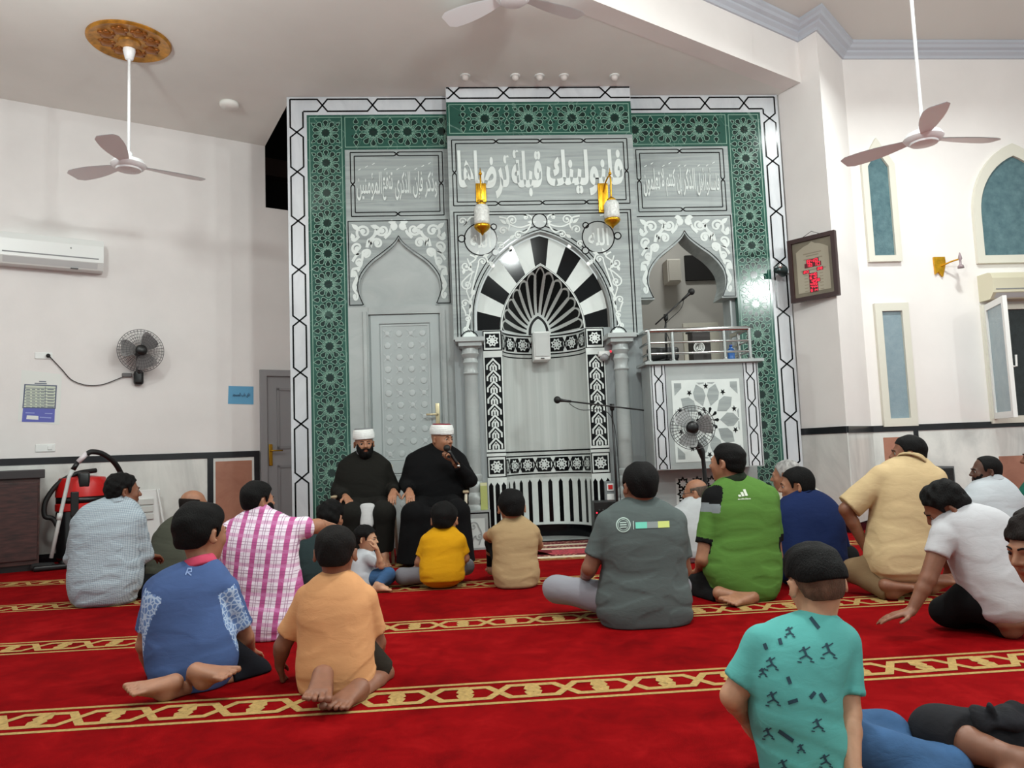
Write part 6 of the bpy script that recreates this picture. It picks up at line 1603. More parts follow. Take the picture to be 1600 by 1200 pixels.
def decal(res, mb, name, mats, Y, off=.003):
    """print a flat drawing (made in the XZ plane at depth Y) onto the back of a garment"""
    V, Q = res['sv']; bv = BVHTree.FromPolygons([tuple(v) for v in V], [tuple(q) for q in Q]); out = []; last = None
    for x, d, z in mb.v:
        p = np.array([x, Y, z]); dr = unit(p - CAM); h = bv.ray_cast(Vector(CAM), Vector(dr))
        if h[0] is not None: last = h[3]; out.append(CAM + dr * (h[3] - off) - res['at'])
        else: out.append((CAM + dr * ((last or np.linalg.norm(p - CAM)) - off)) - res['at'])
    mb.v = [tuple(q) for q in out]; return mb.build(name, mats, res['root'])
def fine(p, n=6):
    return [tuple(np.array(p[i]) * (1 - t) + np.array(p[i + 1]) * t) for i in range(len(p) - 1) for t in np.linspace(0, 1, n, endpoint=False)] + [tuple(p[-1])]
def sleeve_bands(res, segs, mats, rad=.10):
    """give sleeve cloth its own colours by how far down the arm it lies: segs = [(shoulder, elbow, [(t0, t1, material index), ...]), ...]"""
    V, Q = res['sv']; c = V[Q].mean(1); me = res['shirt'].data
    for m in mats: me.materials.append(m)
    mi = np.zeros(len(me.polygons), np.int32)
    if len(mi) != len(Q): return
    for s, e, bands in segs:
        ab = e - s; t = (c - s) @ ab / (ab @ ab); d = np.linalg.norm(c - s - np.clip(t, 0, 1.2)[:, None] * ab, axis=1)
        out = np.sign(s[0] - res['top'][0])
        for t0, t1, k in bands: mi[(d < rad) & (t > t0) & (t <= t1) & ((c[:, 0] - s[0] - t * ab[0]) * out > -.04)] = k
    me.polygons.foreach_set('material_index', mi); me.update()

# --- man in gray -----------------------------------------------------------
r = figure('man in a gray t-shirt with a round badge and colour bar on the back', (1000, 982),
    [(947, 1073, 976, .12, .15), (937, 1074, 947, .13, .165), (941, 1069, 920, .14, .16), (946, 1066, 893, .15, .15), (943, 1065, 860, .15, .145), (940, 1064, 832, .16, .14), (946, 1056, 808, .17, .115), (976, 1024, 787, .17, .06)],
    (999, 724, 797, .18, 14, 2, 0),
    [arm((950, 818, .16), (921, 888, .16), (913, 905, .40), side=-1), arm((1053, 815, .16), (1068, 890, .18), (1062, 905, .42))],
    cross(1.0, .47, .22), 'brown', cloth('gray_tee', (96, 106, 105)), cloth('light_gray_trousers', (165, 165, 174)), {'style': 'short', 'm': HB, 'th': .010}, seed=2, fold=.009)
W2 = lambda px, py, Y=4.1: (float(at_y(px, py, Y)[0]), float(at_y(px, py, Y)[2]))
pale = mat('pale_print', (176, 196, 188), .8); mint = mat('mint_print', (110, 200, 178), .8); limep = mat('lime_print', (196, 208, 120), .8); midg = mat('gray_print', (132, 140, 140), .8)
mb = MB(); cx, cz = W2(974, 820); mb.strip(circle_pts(cx, cz, .037, 26), .006, 0, 0, True); mb.strip(circle_pts(cx, cz, .028, 22), .003, 0, 0, True)
for a in range(3): mb.strip(fine([(cx - .018, cz + .012 - a * .012), (cx + .018, cz + .012 - a * .012)], 4), .006, 0, 0)
decal(r, mb, 'round_badge', [pale], 4.1)
mb = MB(); mb.strip(fine([W2(989.5, 814), W2(990, 827)], 3), .004, 0, 0); decal(r, mb, 'badge_divider', [pale], 4.1)
mb = MB()
for a, b, m in ((993, 1011, 0), (1011, 1028, 1), (1028, 1046, 2)): mb.strip(fine([W2(a, 821 - (a - 993) * .04), W2(b, 821 - (b - 993) * .04)], 5), .034, 0, m)
decal(r, mb, 'colour_bar', [mint, midg, limep], 4.1)

# --- man in green ----------------------------------------------------------
green = cloth('green_polo', (96, 142, 62)); blk = cloth('black_cloth', (16, 16, 17), bump=.3); wht = cloth('white_stripe_cloth', (150, 158, 162))
r = figure('man in a bright green polo shirt with dark collar, kneeling, turned to the pulpit', (1156, 944),
    [(1142, 1206, 928, .10, .15), (1112, 1213, 905, .12, .16), (1105, 1214, 878, .14, .155), (1112, 1212, 843, .15, .145), (1110, 1211, 812, .16, .14), (1108, 1208, 790, .17, .135), (1112, 1198, 768, .18, .105), (1130, 1166, 752, .18, .06)],
    (1136, 693, 754, .20, 42, -2, 0),
    [arm((1114, 778, .18), (1098, 874, .14), (1092, 892, .42), side=-1), arm((1200, 776, .18), (1212, 868, .20), (1190, 892, .44))],
    [{'j': [(1128, 912, .16), (1082, 918, .44), (1132, 938, .08)], 'foot': ((1, -.25, -.1), (0, .3, -1)), 'side': 1, 'cut': 1.9}, {'j': [(1190, 912, .16), (1172, 925, .56), (1168, 946, .02)], 'foot': ((-1, -.45, -.1), (0, .3, -1)), 'side': -1, 'cut': 1.75}],
    'tan', green, blk, {'style': 'short', 'm': HB, 'th': .011}, tdy=.06, hip=.06, seed=3, fold=.009, collar={'m': cloth('dark_green_collar', (34, 44, 30)), 'k': 1.30, 't': .42})
Y0 = r['at'][1]; s1, e1 = at_y(1114, 778, Y0 + .18), at_y(1098, 874, Y0 + .14); s2, e2 = at_y(1200, 776, Y0 + .18), at_y(1212, 868, Y0 + .20)
sleeve_bands(r, [(s1, e1, [(-.5, .10, 1), (.10, .24, 2), (.66, .9, 1)]), (s2, e2, [(.66, .9, 1)])], [blk, wht], .088)
mb = MB(); W3 = lambda px, py: W2(px, py, 4.5)
for x0, h in ((1154.5, 3.2), (1159.5, 6.6), (1164.8, 10.0)):
    q = [W3(x0, 776.5 - (x0 - 1154) * .15), W3(x0 + 4.0, 776.0 - (x0 - 1154) * .15), W3(x0 + 4.0 - h * .42, 776 - h - (x0 - 1154) * .15), W3(x0 - h * .42, 776.4 - h - (x0 - 1154) * .15)]; mb.poly(q, 0, 0)
a, b = W3(1153, 781), W3(1173, 777.5); text_on(mb, 'adidas', a[0], b[0], a[1], b[1], 0, 0, .02, False)
decal(r, mb, 'chest_logo', [mat('white_print', (214, 222, 206), .8)], 4.5, off=.004)

# --- boy in turquoise, nearest ----------------------------------------------
turq = cloth('turquoise_tee', (104, 196, 190)); jeans = cloth('blue_denim', (72, 112, 160), vary=.18, bump=.4)
r = figure('boy in a turquoise printed t-shirt and blue jeans leaning on one hand', (1262, 1255),
    [(1210, 1308, 1240, .12, .12), (1206, 1306, 1205, .12, .12), (1198, 1304, 1165, .12, .12), (1188, 1300, 1128, .13, .12), (1182, 1294, 1092, .13, .115), (1178, 1298, 1055, .14, .11), (1180, 1312, 1022, .15, .10), (1204, 1316, 996, .16, .075), (1250, 1300, 974, .165, .045)],
    (1274, 857, 968, .20, 0, 14, -3),
    [arm((1192, 1008, .15), (1145, 1088, .16), (1163, 1122, .24), (.35, .5, -.75), (.9, .2, .1), -1, hs=.95), arm((1314, 1006, .16), (1325, 1114, .10), (1333, 1212, -.02), (.35, .9, -.25), (.2, -.2, -1), -1, hs=.95)],
    [{'j': [(-.05, .14, .12), (1384, 1150, .24), (1330, 1215, .30)], 'foot': None}, {'j': [(.07, .10, .11), (1476, 1206, .10), (1400, 1262, .0)], 'foot': ((-1, -.3, -.1), (0, -.4, 1)), 'side': 1}],
    'light', turq, jeans, {'style': 'fade', 'm': HB, 'th': .009, 'top': (-.02, .02), 'cell': .005, 'amp': .005, 'stubble': hair_mat('stubble', (96, 72, 58))}, sc=.80, cell=.006, seed=4, fold=.008, neck=.054, pants_r=(.095, .088, .062), head_h=.218, tdy=-.03, hip=.03)
navy_p = mat('dark_teal_print', (30, 62, 76), .85); W4 = lambda px, py: W2(px, py, 2.05)
def bar(x, y, a, L, w=.010):
    mb = MB(); p, q = W4(x - L * math.cos(a), y - L * math.sin(a)), W4(x + L * math.cos(a), y + L * math.sin(a)); mb.strip(fine([p, q], 5), w, 0, 0)
    decal(r, mb, 'printed_motif', [navy_p], 2.05, off=.0025)
def skater(x, y, s):
    mb = MB()
    for (x0, y0, x1, y1, w) in ((0, 0, 4, 9, .007), (4, 9, -6, 14, .005), (4, 9, 12, 15, .005), (0, 0, -7, 4, .004), (1, 2, 9, -3, .004), (-1, -3, 1, 1, .008), (-9, 18, -3, 19, .004), (9, 17, 15, 19, .004)):
        mb.strip(fine([W4(x + x0 * s, y + y0 * s), W4(x + x1 * s, y + y1 * s)], 3), w * .85, 0, 0)
    decal(r, mb, 'printed_motif', [navy_p], 2.05, off=.0025)
for x, y, a, L in ((1273, 973, .9, 11), (1228, 1150, .6, 14), (1233, 1063, 1.2, 6), (1239, 1096, -.3, 8), (1219, 1002, 1.3, 5), (1286, 1090, 1, 8), (1270, 1086, -.9, 6), (1196, 1010, 1.2, 5)): bar(x, y, a, L)
for x, y, s in ((1256, 1014, 1.1), (1203, 1030, .9), (1205, 1084, 1), (1232, 982, .7), (1292, 1008, 1.1), (1276, 1126, .9), (1198, 1140, .8), (1190, 1046, .6), (1288, 1182, .9), (1222, 1190, .9), (1250, 1165, .6)): skater(x, y, s)

# --- boy in blue polo --------------------------------------------------------
blue = cloth('blue_polo', (84, 110, 164), vary=.08)
pai = NT('paisley_sleeve'); v = pai.coords((1, 1, 1)); w_ = pai.n('ShaderNodeTexVoronoi', feature='DISTANCE_TO_EDGE'); w_.inputs['Scale'].default_value = 46; pai.l(v, w_.inputs['Vector'])
pai.l(pai.ramp(w_.outputs['Distance'], [(.06, lin((176, 196, 220))), (.16, lin((98, 128, 178)))]), pai.b.inputs['Base Color']); pai.b.inputs['Roughness'].default_value = .9
r = figure('boy in a blue polo shirt with a pink collar, kneeling on the carpet', (300, 1093),
    [(246, 344, 1074, .10, .12), (238, 364, 1040, .12, .13), (234, 360, 1000, .13, .125), (232, 350, 962, .15, .12), (234, 350, 932, .16, .115), (244, 352, 908, .17, .09), (290, 338, 884, .18, .05)],
    (316, 790, 880, .22, -32, 4, 0),
    [arm((246, 922, .17), (226, 1008, .20), (240, 1062, .36), (.3, .9, -.3), (.3, -.3, -1), -1, hs=.95), arm((353, 922, .17), (384, 996, .26), (392, 1018, .42), (.1, .9, -.4), (0, -.3, -1), 1, hs=.95)],
    [{'j': [(-.08, .10, .17), (-.10, .40, .08), (.04, .00, .07)], 'foot': ((1, -.35, -.12), (0, .3, -1)), 'side': 1, 'cut': 1.5}, {'j': [(.08, .10, .17), (400, 1052, .36), (262, 1082, .02)], 'foot': ((-1, -.5, -.1), (0, .3, -1)), 'side': -1, 'cut': 1.35}],
    'tan', blue, cloth('navy_black_trousers', (17, 18, 26)), {'style': 'short', 'm': HB, 'th': .016, 'top': (-.04, .03)}, tdy=.09, hip=.10, sc=.84, cell=.0058, seed=5, fold=.008, collar={'m': cloth('pink_collar', (226, 84, 116)), 'k': 1.30, 't': .30}, neck=.056)
Y0 = r['at'][1]; sleeve_bands(r, [(at_y(246, 922, Y0 + .17), at_y(226, 1008, Y0 + .20), [(.05, 1.1, 1)]), (at_y(353, 922, Y0 + .17), at_y(384, 996, Y0 + .26), [(.05, 1.1, 1)])], [pai.m], .066)
mb = MB(); W5 = lambda px, py: W2(px, py, 3.2)
mb.strip(fine([W5(*p) for p in ((290, 898), (294, 888), (299, 888), (299, 893), (293, 894), (299, 899))], 3), .005, 0, 0)
decal(r, mb, 'embroidered_mark', [mat('pale_blue_print', (130, 152, 196), .9)], 3.2)

# --- boy in orange -----------------------------------------------------------
r = figure('boy in a peach orange t-shirt kneeling with bare soles showing', (527, 1098),
    [(478, 576, 1076, .10, .12), (470, 582, 1045, .12, .13), (472, 578, 1008, .13, .122), (472, 576, 972, .14, .115), (472, 576, 945, .15, .11), (484, 566, 920, .16, .085), (505, 546, 904, .16, .05)],
    (525, 822, 908, .18, -3, 8, 1),
    [arm((481, 936, .16), (441, 1010, .18), (437, 1040, .22), (.1, .5, -1), (1, .2, 0), -1, hs=.95, curl=.5), arm((569, 936, .16), (590, 1004, .22), (590, 1026, .36), (-.1, .9, -.4), (0, -.3, -1), 1, hs=.95)],
    [{'j': [(-.08, .10, .16), (-.10, .40, .08), (-.055, -.01, .062)], 'foot': ((.05, -1, -.30), (0, .3, -1)), 'side': 1, 'fs': 1.15, 'cut': 1.3}, {'j': [(.08, .10, .16), (600, 1052, .30), (556, 1096, .02)], 'foot': ((-.45, -1, -.2), (0, .3, -1)), 'side': -1, 'fs': 1.15, 'cut': .95}],
    'brown', cloth('peach_tee', (238, 174, 120)), cloth('dark_olive_shorts', (48, 42, 34)), {'style': 'short', 'm': HS, 'th': .009}, tdy=.09, hip=.10, sc=.82, cell=.0058, seed=6, fold=.009, neck=.056)

# --- man in plaid --------------------------------------------------------------
pl = NT('magenta_plaid'); v = pl.coords((1, 1, 1), (0, math.radians(-6), 0)); sx = pl.n('ShaderNodeSeparateXYZ'); pl.l(v, sx.inputs[0])
fr = lambda o_, k, off: pl.math('FRACT', pl.math('ADD', pl.math('DIVIDE', o_, k), off))
band = lambda f, a, b: pl.math('MULTIPLY', pl.math('GREATER_THAN', f, a), pl.math('LESS_THAN', f, b))
fx, fz = fr(sx.outputs[0], .082, 10.0), fr(sx.outputs[2], .075, 10.0)
base_ = pl.mix(lin((226, 214, 226)), lin((176, 66, 132)), pl.math('MULTIPLY', band(fx, .05, .38), .95))
base_ = pl.mix(base_, lin((196, 120, 170)), pl.math('MULTIPLY', band(fz, .05, .30), .55))
thin = pl.math('MAXIMUM', pl.math('MAXIMUM', band(fx, .60, .64), band(fx, .74, .78)), pl.math('MAXIMUM', band(fz, .55, .59), band(fz, .75, .79)))
base_ = pl.mix(base_, lin((128, 60, 110)), pl.math('MULTIPLY', thin, .75)); pl.l(base_, pl.b.inputs['Base Color']); pl.b.inputs['Roughness'].default_value = .9
pl.bump(pl.noise(pl.coords((1, 1, 2)), 18, 5, .6, .8), .35, .012)
r = figure('bearded man in a magenta and white plaid shirt with one arm stretched out', (425, 1000),
    [(384, 466, 988, .10, .14), (376, 472, 965, .12, .155), (368, 470, 930, .14, .15), (358, 464, 893, .15, .145), (354, 460, 862, .16, .14), (352, 461, 842, .17, .13), (362, 452, 822, .18, .10), (384, 424, 806, .18, .06)],
    (404, 755, 810, .20, -48, 2, 0),
    [arm((362, 832, .17), (342, 892, .20), (347, 968, .16), (0, .3, -1), (1, 0, 0), -1, curl=.3), arm((452, 828, .18), (496, 822, .36), (520, 824, .58), (.5, .8, -.2), (0, -.2, -1), 1, curl=.6, hs=.9)],
    [{'j': [(-.10, .12, .12), (-.22, .42, .12), (.04, .42, .07)], 'foot': ((1, .2, -.1), (0, .3, 1)), 'side': -1}, {'j': [(.10, .12, .12), (.30, .34, .14), (-.02, .52, .07)], 'foot': ((-1, .2, -.1), (0, .3, 1)), 'side': 1}],
    'tan', pl.m, blk, {'style': 'short', 'm': HB, 'th': .013, 'top': (-.05, .02)}, seed=7, fold=.009, sleeves=(.8, .62), collar={'m': pl.m, 'k': 1.30, 't': .42}, beard={'m': HB, 'th': .004})

# --- man in light gray-blue shirt -------------------------------------------------
chk = NT('fine_check_shirt'); v = chk.coords(); sx = chk.n('ShaderNodeSeparateXYZ'); chk.l(v, sx.inputs[0])
f1_ = chk.math('FRACT', chk.math('ADD', chk.math('DIVIDE', sx.outputs[0], .012), 40.0)); f2_ = chk.math('FRACT', chk.math('ADD', chk.math('DIVIDE', sx.outputs[2], .012), 40.0))
chk.l(chk.mix(lin((168, 180, 188)), lin((120, 134, 146)), chk.math('MULTIPLY', chk.math('ADD', chk.math('LESS_THAN', f1_, .3), chk.math('LESS_THAN', f2_, .3)), .5)), chk.b.inputs['Base Color']); chk.b.inputs['Roughness'].default_value = .9
chk.bump(chk.noise(chk.coords((1, 1, 2.4)), 16, 5, .6, .9), .45, .014)
figure('man in a light gray-blue long-sleeved shirt seated near the vacuum cleaner', (168, 948),
    [(120, 206, 936, .12, .15), (114, 216, 912, .13, .165), (114, 217, 885, .15, .16), (116, 216, 858, .16, .15), (117, 217, 832, .17, .145), (122, 218, 812, .18, .125), (134, 212, 797, .19, .10), (170, 204, 782, .19, .058)],
    (193, 741, 795, .21, -52, 3, 0),
    [arm((127, 818, .18), (114, 872, .26), (140, 892, .46), side=-1), arm((212, 812, .18), (226, 866, .24), (232, 868, .44), (.2, .9, -.2))],
    [{'j': [(-.10, .12, .12), (-.15, .44, .13), (.06, .52, .07)], 'foot': ((1, .25, -.1), (0, .3, 1)), 'side': -1}, {'j': [(.10, .12, .12), (238, 915, .30), (.02, .44, .07)], 'foot': ((-1, .25, -.1), (0, .3, 1)), 'side': 1}],
    'brown', chk.m, blk, {'style': 'short', 'm': HB, 'th': .014, 'curl': 1}, seed=8, fold=.011, sleeves=(1.8, 1.85), collar={'m': chk.m, 'k': 1.30, 't': .40})
# --- bald man in olive gray ----------------------------------------------------------
figure('bald man with glasses in an olive gray shirt', (286, 918),
    [(238, 330, 915, .12, .15), (233, 334, 890, .14, .15), (238, 330, 860, .16, .14), (247, 326, 836, .18, .125), (258, 320, 820, .19, .10), (282, 312, 806, .19, .058)],
    (304, 766, 812, .22, -62, 4, 0),
    [arm((252, 842, .18), (240, 895, .26), (262, 905, .46), side=-1), arm((322, 842, .18), (338, 890, .26), (336, 900, .46))],
    cross(.95, .24, .24), 'tan', cloth('olive_gray_shirt', (86, 88, 76)), blk, {'style': 'ring', 'm': HD, 'th': .006, 'amp': .002}, seed=9, sleeves=(1.7, 1.7), glasses=True)
# --- boy in dark teal -------------------------------------------------------------------
figure('boy in a dark teal shirt seated under the outstretched arm', (503, 916),
    [(476, 536, 908, .08, .11), (467, 540, 890, .10, .12), (466, 540, 870, .11, .115), (470, 537, 854, .12, .10), (480, 530, 842, .13, .075), (496, 516, 832, .13, .045)],
    (517, 784, 836, .15, -20, 4, 0),
    [arm((474, 856, .12), (462, 886, .16), (474, 900, .32), side=-1), arm((533, 856, .12), (545, 884, .16), (535, 900, .32))],
    cross(.75, .32), 'tan', cloth('dark_teal_shirt', (48, 64, 66)), cloth('teal_gray_trousers', (52, 66, 68)), {'style': 'short', 'm': HB, 'th': .016, 'curl': 1}, sc=.78, seed=10, cell=.0075)
# --- toddler -------------------------------------------------------------------------------
figure('toddler in a white t-shirt and jeans with a hand at the mouth', (578, 922),
    [(556, 592, 914, .05, .085), (550, 588, 900, .06, .09), (549, 585, 885, .07, .085), (553, 584, 872, .08, .075), (562, 580, 862, .08, .04)],
    (572, 821, 863, .07, -100, 6, 0),
    [arm((576, 872, .01), (596, 884, -.06), (589, 858, -.10), (-.4, 0, 1), (-1, .2, .1), 1, hs=1.05, curl=.7), arm((560, 874, .14), (566, 894, .24), (585, 900, .22), (1, 0, 0), (0, 0, -1), -1)],
    [{'j': [(.02, .0, .08), (607, 897, -.04), (590, 914, -.12)], 'foot': ((1, -.1, 0), (0, 0, 1)), 'side': 1}, {'j': [(.02, .12, .08), (610, 900, .20), (597, 914, .12)], 'foot': ((1, .1, 0), (0, 0, 1)), 'side': -1}],
    'light', cloth('white_toddler_tee', (212, 216, 222)), jeans, {'style': 'short', 'm': HB, 'th': .012, 'curl': 1, 'cell': .005, 'amp': .005}, sc=.56, seed=11, cell=.006, neck=.05, fold=.005, pelvis=(.13, .13, .11), yaw=-.9, head_h=.185)
# --- boy in yellow -----------------------------------------------------------------------------
figure('boy in a yellow t-shirt and gray trousers seated before the man in black', (688, 922),
    [(660, 722, 904, .08, .105), (658, 723, 888, .10, .11), (663, 720, 866, .12, .10), (664, 720, 850, .13, .095), (668, 716, 838, .14, .08), (684, 707, 826, .14, .045)],
    (695, 785, 840, .16, -14, 5, 0),
    [arm((668, 846, .13), (655, 878, .14), (652, 886, .30), side=-1), arm((717, 844, .13), (727, 872, .16), (716, 886, .32))],
    [{'j': [(-.07, .09, .10), (630, 900, .20), (668, 905, .38)], 'foot': ((1, .2, 0), (0, .2, 1)), 'side': -1}, {'j': [(.07, .09, .10), (.20, .30, .11), (.02, .36, .06)], 'foot': ((-1, .2, 0), (0, .2, 1)), 'side': 1}],
    'tan', cloth('yellow_tee', (232, 168, 14)), cloth('gray_trousers', (132, 130, 136)), {'style': 'short', 'm': HB, 'th': .012}, sc=.74, seed=12, cell=.007, fold=.007, neck=.055)
# --- boy in beige ------------------------------------------------------------------------------------
figure('boy in a beige t-shirt hugging raised knees, facing the prayer niche', (806, 920),
    [(777, 836, 912, .09, .12), (772, 840, 893, .11, .125), (773, 836, 868, .13, .115), (773, 837, 845, .14, .11), (776, 833, 826, .15, .085), (792, 817, 812, .15, .045)],
    (799, 766, 822, .17, 6, 6, 0),
    [arm((778, 832, .14), (762, 838, .26), (786, 850, .44), (1, .3, -.2), (0, -1, 0), 1, sleeve=.55), arm((832, 832, .14), (842, 852, .28), (815, 850, .45), (-1, .3, 0), (0, -1, 0), -1, sleeve=.6)],
    [{'j': [(-.07, .12, .10), (768, 848, .34), (768, 884, .46)], 'foot': ((0, 1, 0), (0, 0, 1)), 'side': -1}, {'j': [(.07, .12, .10), (828, 850, .36), (826, 884, .48)], 'foot': ((0, 1, 0), (0, 0, 1)), 'side': 1}],
    'tan', cloth('beige_tee', (190, 160, 118)), blk, {'style': 'short', 'm': HB, 'th': .014}, sc=.76, seed=13, cell=.007, fold=.006, neck=.055, pants_r=(.08, .06, .05))
# --- small bald man in white -----------------------------------------------------------------------------
figure('balding man with glasses in a white shirt beside the green polo', (1086, 880),
    [(1052, 1118, 868, .10, .14), (1050, 1120, 845, .12, .14), (1050, 1118, 822, .14, .13), (1053, 1114, 803, .16, .11), (1064, 1106, 792, .17, .09), (1074, 1098, 782, .17, .055)],
    (1086, 749, 791, .19, 62, 6, 0),
    [arm((1056, 806, .16), (1048, 850, .22), (1062, 862, .42), side=-1), arm((1113, 806, .16), (1122, 850, .22), (1112, 862, .42))],
    cross(.92, .25), 'tan', cloth('white_shirt', (206, 210, 212)), cloth('white_trousers', (190, 192, 194)), {'style': 'ring', 'm': hair_mat('cropped_gray', (84, 74, 66)), 'th': .004, 'amp': .001}, seed=14, glasses=True, sleeves=(1.7, 1.7))
# --- gray-haired man ------------------------------------------------------------------------------------------
figure('gray-haired man in a cream shirt behind the man in navy', (1246, 874),
    [(1206, 1288, 866, .10, .15), (1204, 1292, 845, .12, .15), (1204, 1292, 815, .14, .14), (1206, 1290, 792, .16, .125), (1214, 1282, 776, .17, .10), (1234, 1262, 764, .17, .055)],
    (1228, 719, 768, .19, 55, 4, 0),
    [arm((1210, 796, .16), (1200, 846, .20), (1212, 860, .40), side=-1), arm((1285, 796, .16), (1296, 846, .22), (1284, 862, .42))],
    cross(.95, .25), 'tan', cloth('cream_shirt', (200, 192, 178)), cloth('cream_trousers', (172, 160, 140)), {'style': 'short', 'm': HG, 'th': .006, 'amp': .002}, seed=15, sleeves=(1.7, 1.7))
# --- man in navy -----------------------------------------------------------------------------------------------
figure('man in a navy blue t-shirt with black hair seated by the pier', (1266, 916),
    [(1222, 1312, 902, .10, .15), (1216, 1316, 872, .12, .16), (1214, 1314, 842, .14, .15), (1214, 1311, 815, .16, .145), (1216, 1304, 798, .17, .125), (1228, 1290, 784, .18, .10), (1240, 1268, 772, .18, .058)],
    (1244, 732, 787, .20, 66, 4, 0),
    [arm((1222, 806, .17), (1212, 862, .22), (1224, 884, .42), side=-1), arm((1300, 806, .17), (1316, 862, .22), (1306, 884, .42))],
    cross(1.0, .25), 'tan', cloth('navy_tee', (26, 44, 92)), blk, {'style': 'short', 'm': HB, 'th': .012}, seed=16, sleeves=(1.3, 1.3), collar={'m': cloth('navy_tee', (26, 44, 92)), 'k': 1.26, 't': .32})
# --- man in pale yellow -----------------------------------------------------------------------------------------
khaki = cloth('khaki_trousers', (138, 112, 82))
figure('bearded man in a pale yellow short-sleeved shirt with hand on hip', (1404, 938),
    [(1362, 1452, 890, .10, .15), (1360, 1456, 865, .12, .16), (1363, 1458, 835, .14, .155), (1368, 1462, 805, .15, .15), (1370, 1466, 775, .16, .145), (1370, 1466, 752, .17, .13), (1380, 1452, 735, .18, .10), (1404, 1442, 722, .18, .06)],
    (1418, 682, 735, .20, 66, 0, -3),
    [arm((1378, 746, .17), (1322, 796, .22), (1356, 862, .22), (.9, .3, -.5), (.4, 0, 1), -1, sleeve=.92, curl=.5), arm((1458, 748, .17), (1486, 818, .24), (1484, 880, .30), (.1, .5, -1), (-1, 0, 0), 1, sleeve=.9)],
    [{'j': [(-.09, .10, .17), (1336, 892, .26), (1392, 926, .02)], 'foot': ((1, -.2, -.1), (0, .3, -1)), 'side': 1}, {'j': [(.09, .10, .17), (1372, 918, .40), (1452, 918, .10)], 'foot': ((1, .0, -.1), (0, .3, -1)), 'side': 1}],
    'brown', cloth('pale_yellow_shirt', (222, 194, 148)), khaki, {'style': 'short', 'm': HB, 'th': .009}, seed=17, fold=.007, beard={'m': HB, 'th': .001}, collar={'m': cloth('pale_yellow_shirt', (222, 194, 148)), 'k': 1.48, 't': .30}, sleeve_r=(.074, .082))
# --- boy in white leaning on one arm --------------------------------------------------------------------------------
figure('boy in a white t-shirt bending forward on one straight arm', (1540, 1000),
    [(1528, 1602, 945, .06, .13), (1516, 1600, 920, .08, .135), (1500, 1592, 888, .10, .13), (1488, 1584, 858, .12, .12), (1474, 1578, 832, .14, .11), (1468, 1560, 812, .15, .09), (1484, 1520, 800, .16, .055)],
    (1476, 755, 828, .18, 62, 38, -12),
    [arm((1474, 838, .12), (1450, 905, .10), (1424, 955, .10), (-1, .15, -.22), (-.15, 0, -1), 1, sleeve=.45, curl=.12), arm((1566, 836, .16), (1596, 890, .22), (1600, 930, .34))],
    [{'j': [(-.06, .10, .15), (1478, 955, .22), (1560, 985, .30)], 'foot': ((1, .2, 0), (0, .2, 1)), 'side': 1}, {'j': [(.10, .08, .15), (1530, 982, .40), (1578, 985, .0)], 'foot': ((1, -.3, -.05), (0, .3, -1)), 'side': -1}],
    'brown', cloth('white_tee', (218, 218, 222)), cloth('black_trousers', (13, 13, 15)), {'style': 'short', 'm': HB, 'th': .015, 'curl': 1}, sc=.90, seed=18, fold=.008, neck=.054, hem_cut=False)
# --- man in white at the wall ------------------------------------------------------------------------------------------
figure('dark bearded man in a white collared shirt by the floor loudspeaker', (1552, 892),
    [(1510, 1592, 880, .10, .15), (1506, 1596, 852, .12, .155), (1506, 1594, 822, .14, .15), (1507, 1592, 797, .16, .14), (1510, 1588, 778, .17, .125), (1522, 1576, 763, .18, .10), (1536, 1564, 752, .18, .055)],
    (1540, 713, 760, .20, 70, 2, 0),
    [arm((1516, 786, .17), (1498, 838, .20), (1506, 862, .38), side=-1), arm((1586, 784, .17), (1600, 838, .22), (1590, 866, .40))],
    cross(1.0, .25), 'dark', cloth('white_collar_shirt', (204, 210, 216)), cloth('stone_trousers', (150, 148, 146)), {'style': 'recede', 'm': HB, 'th': .006, 'amp': .002}, seed=19, sleeves=(1.7, 1.7), beard={'m': HB, 'th': .001}, collar={'m': cloth('white_collar_shirt', (204, 210, 216)), 'k': 1.30, 't': .42})
# --- people cut by the frame ------------------------------------------------------------------------------------------------
figure('person in a dark teal green shirt mostly outside the frame', (1640, 868),
    [(1596, 1680, 880, .10, .15), (1592, 1684, 850, .12, .155), (1592, 1684, 815, .14, .15), (1594, 1682, 790, .16, .14), (1600, 1676, 768, .17, .12), (1612, 1664, 752, .18, .10), (1622, 1654, 738, .18, .055)],
    (1629, 684, 745, .20, 40, 2, 0),
    [arm((1602, 778, .17), (1594, 836, .20), (1604, 862, .38), side=-1), arm((1676, 778, .17), (1688, 838, .22), (1676, 866, .40))],
    cross(1.0, .25), 'brown', cloth('dark_teal_green_shirt', (20, 92, 76)), blk, {'style': 'short', 'm': HB, 'th': .010}, seed=20, sleeves=(1.7, 1.7))
figure('curly-haired boy in profile at the edge of the frame', (1690, 1170),
    [(1640, 1740, 1145, .06, .12), (1634, 1742, 1110, .08, .125), (1634, 1738, 1065, .10, .12), (1634, 1734, 1020, .12, .115), (1638, 1724, 980, .13, .09), (1655, 1698, 945, .14, .05)],
    (1624, 800, 912, .14, 98, 12, 0),
    [arm((1644, 990, .02), (1640, 1070, .0), (1630, 1120, -.1), (-.6, -.4, -.6), (0, 0, -1), 1), arm((1730, 990, .16), (1742, 1070, .2), (1720, 1120, .3))],
    [{'j': [(.0, .10, .15), (.38, .30, .09), (.02, .22, .06)], 'foot': None}, {'j': [(.08, .02, .15), (.42, .05, .09), (.10, -.10, .06)], 'foot': None}], 'tan', cloth('maroon_shirt', (90, 30, 36)), blk, {'style': 'full', 'm': HD, 'th': .016, 'curl': 1, 'cell': .005}, sc=.80, seed=21, cell=.0065, neck=.055)
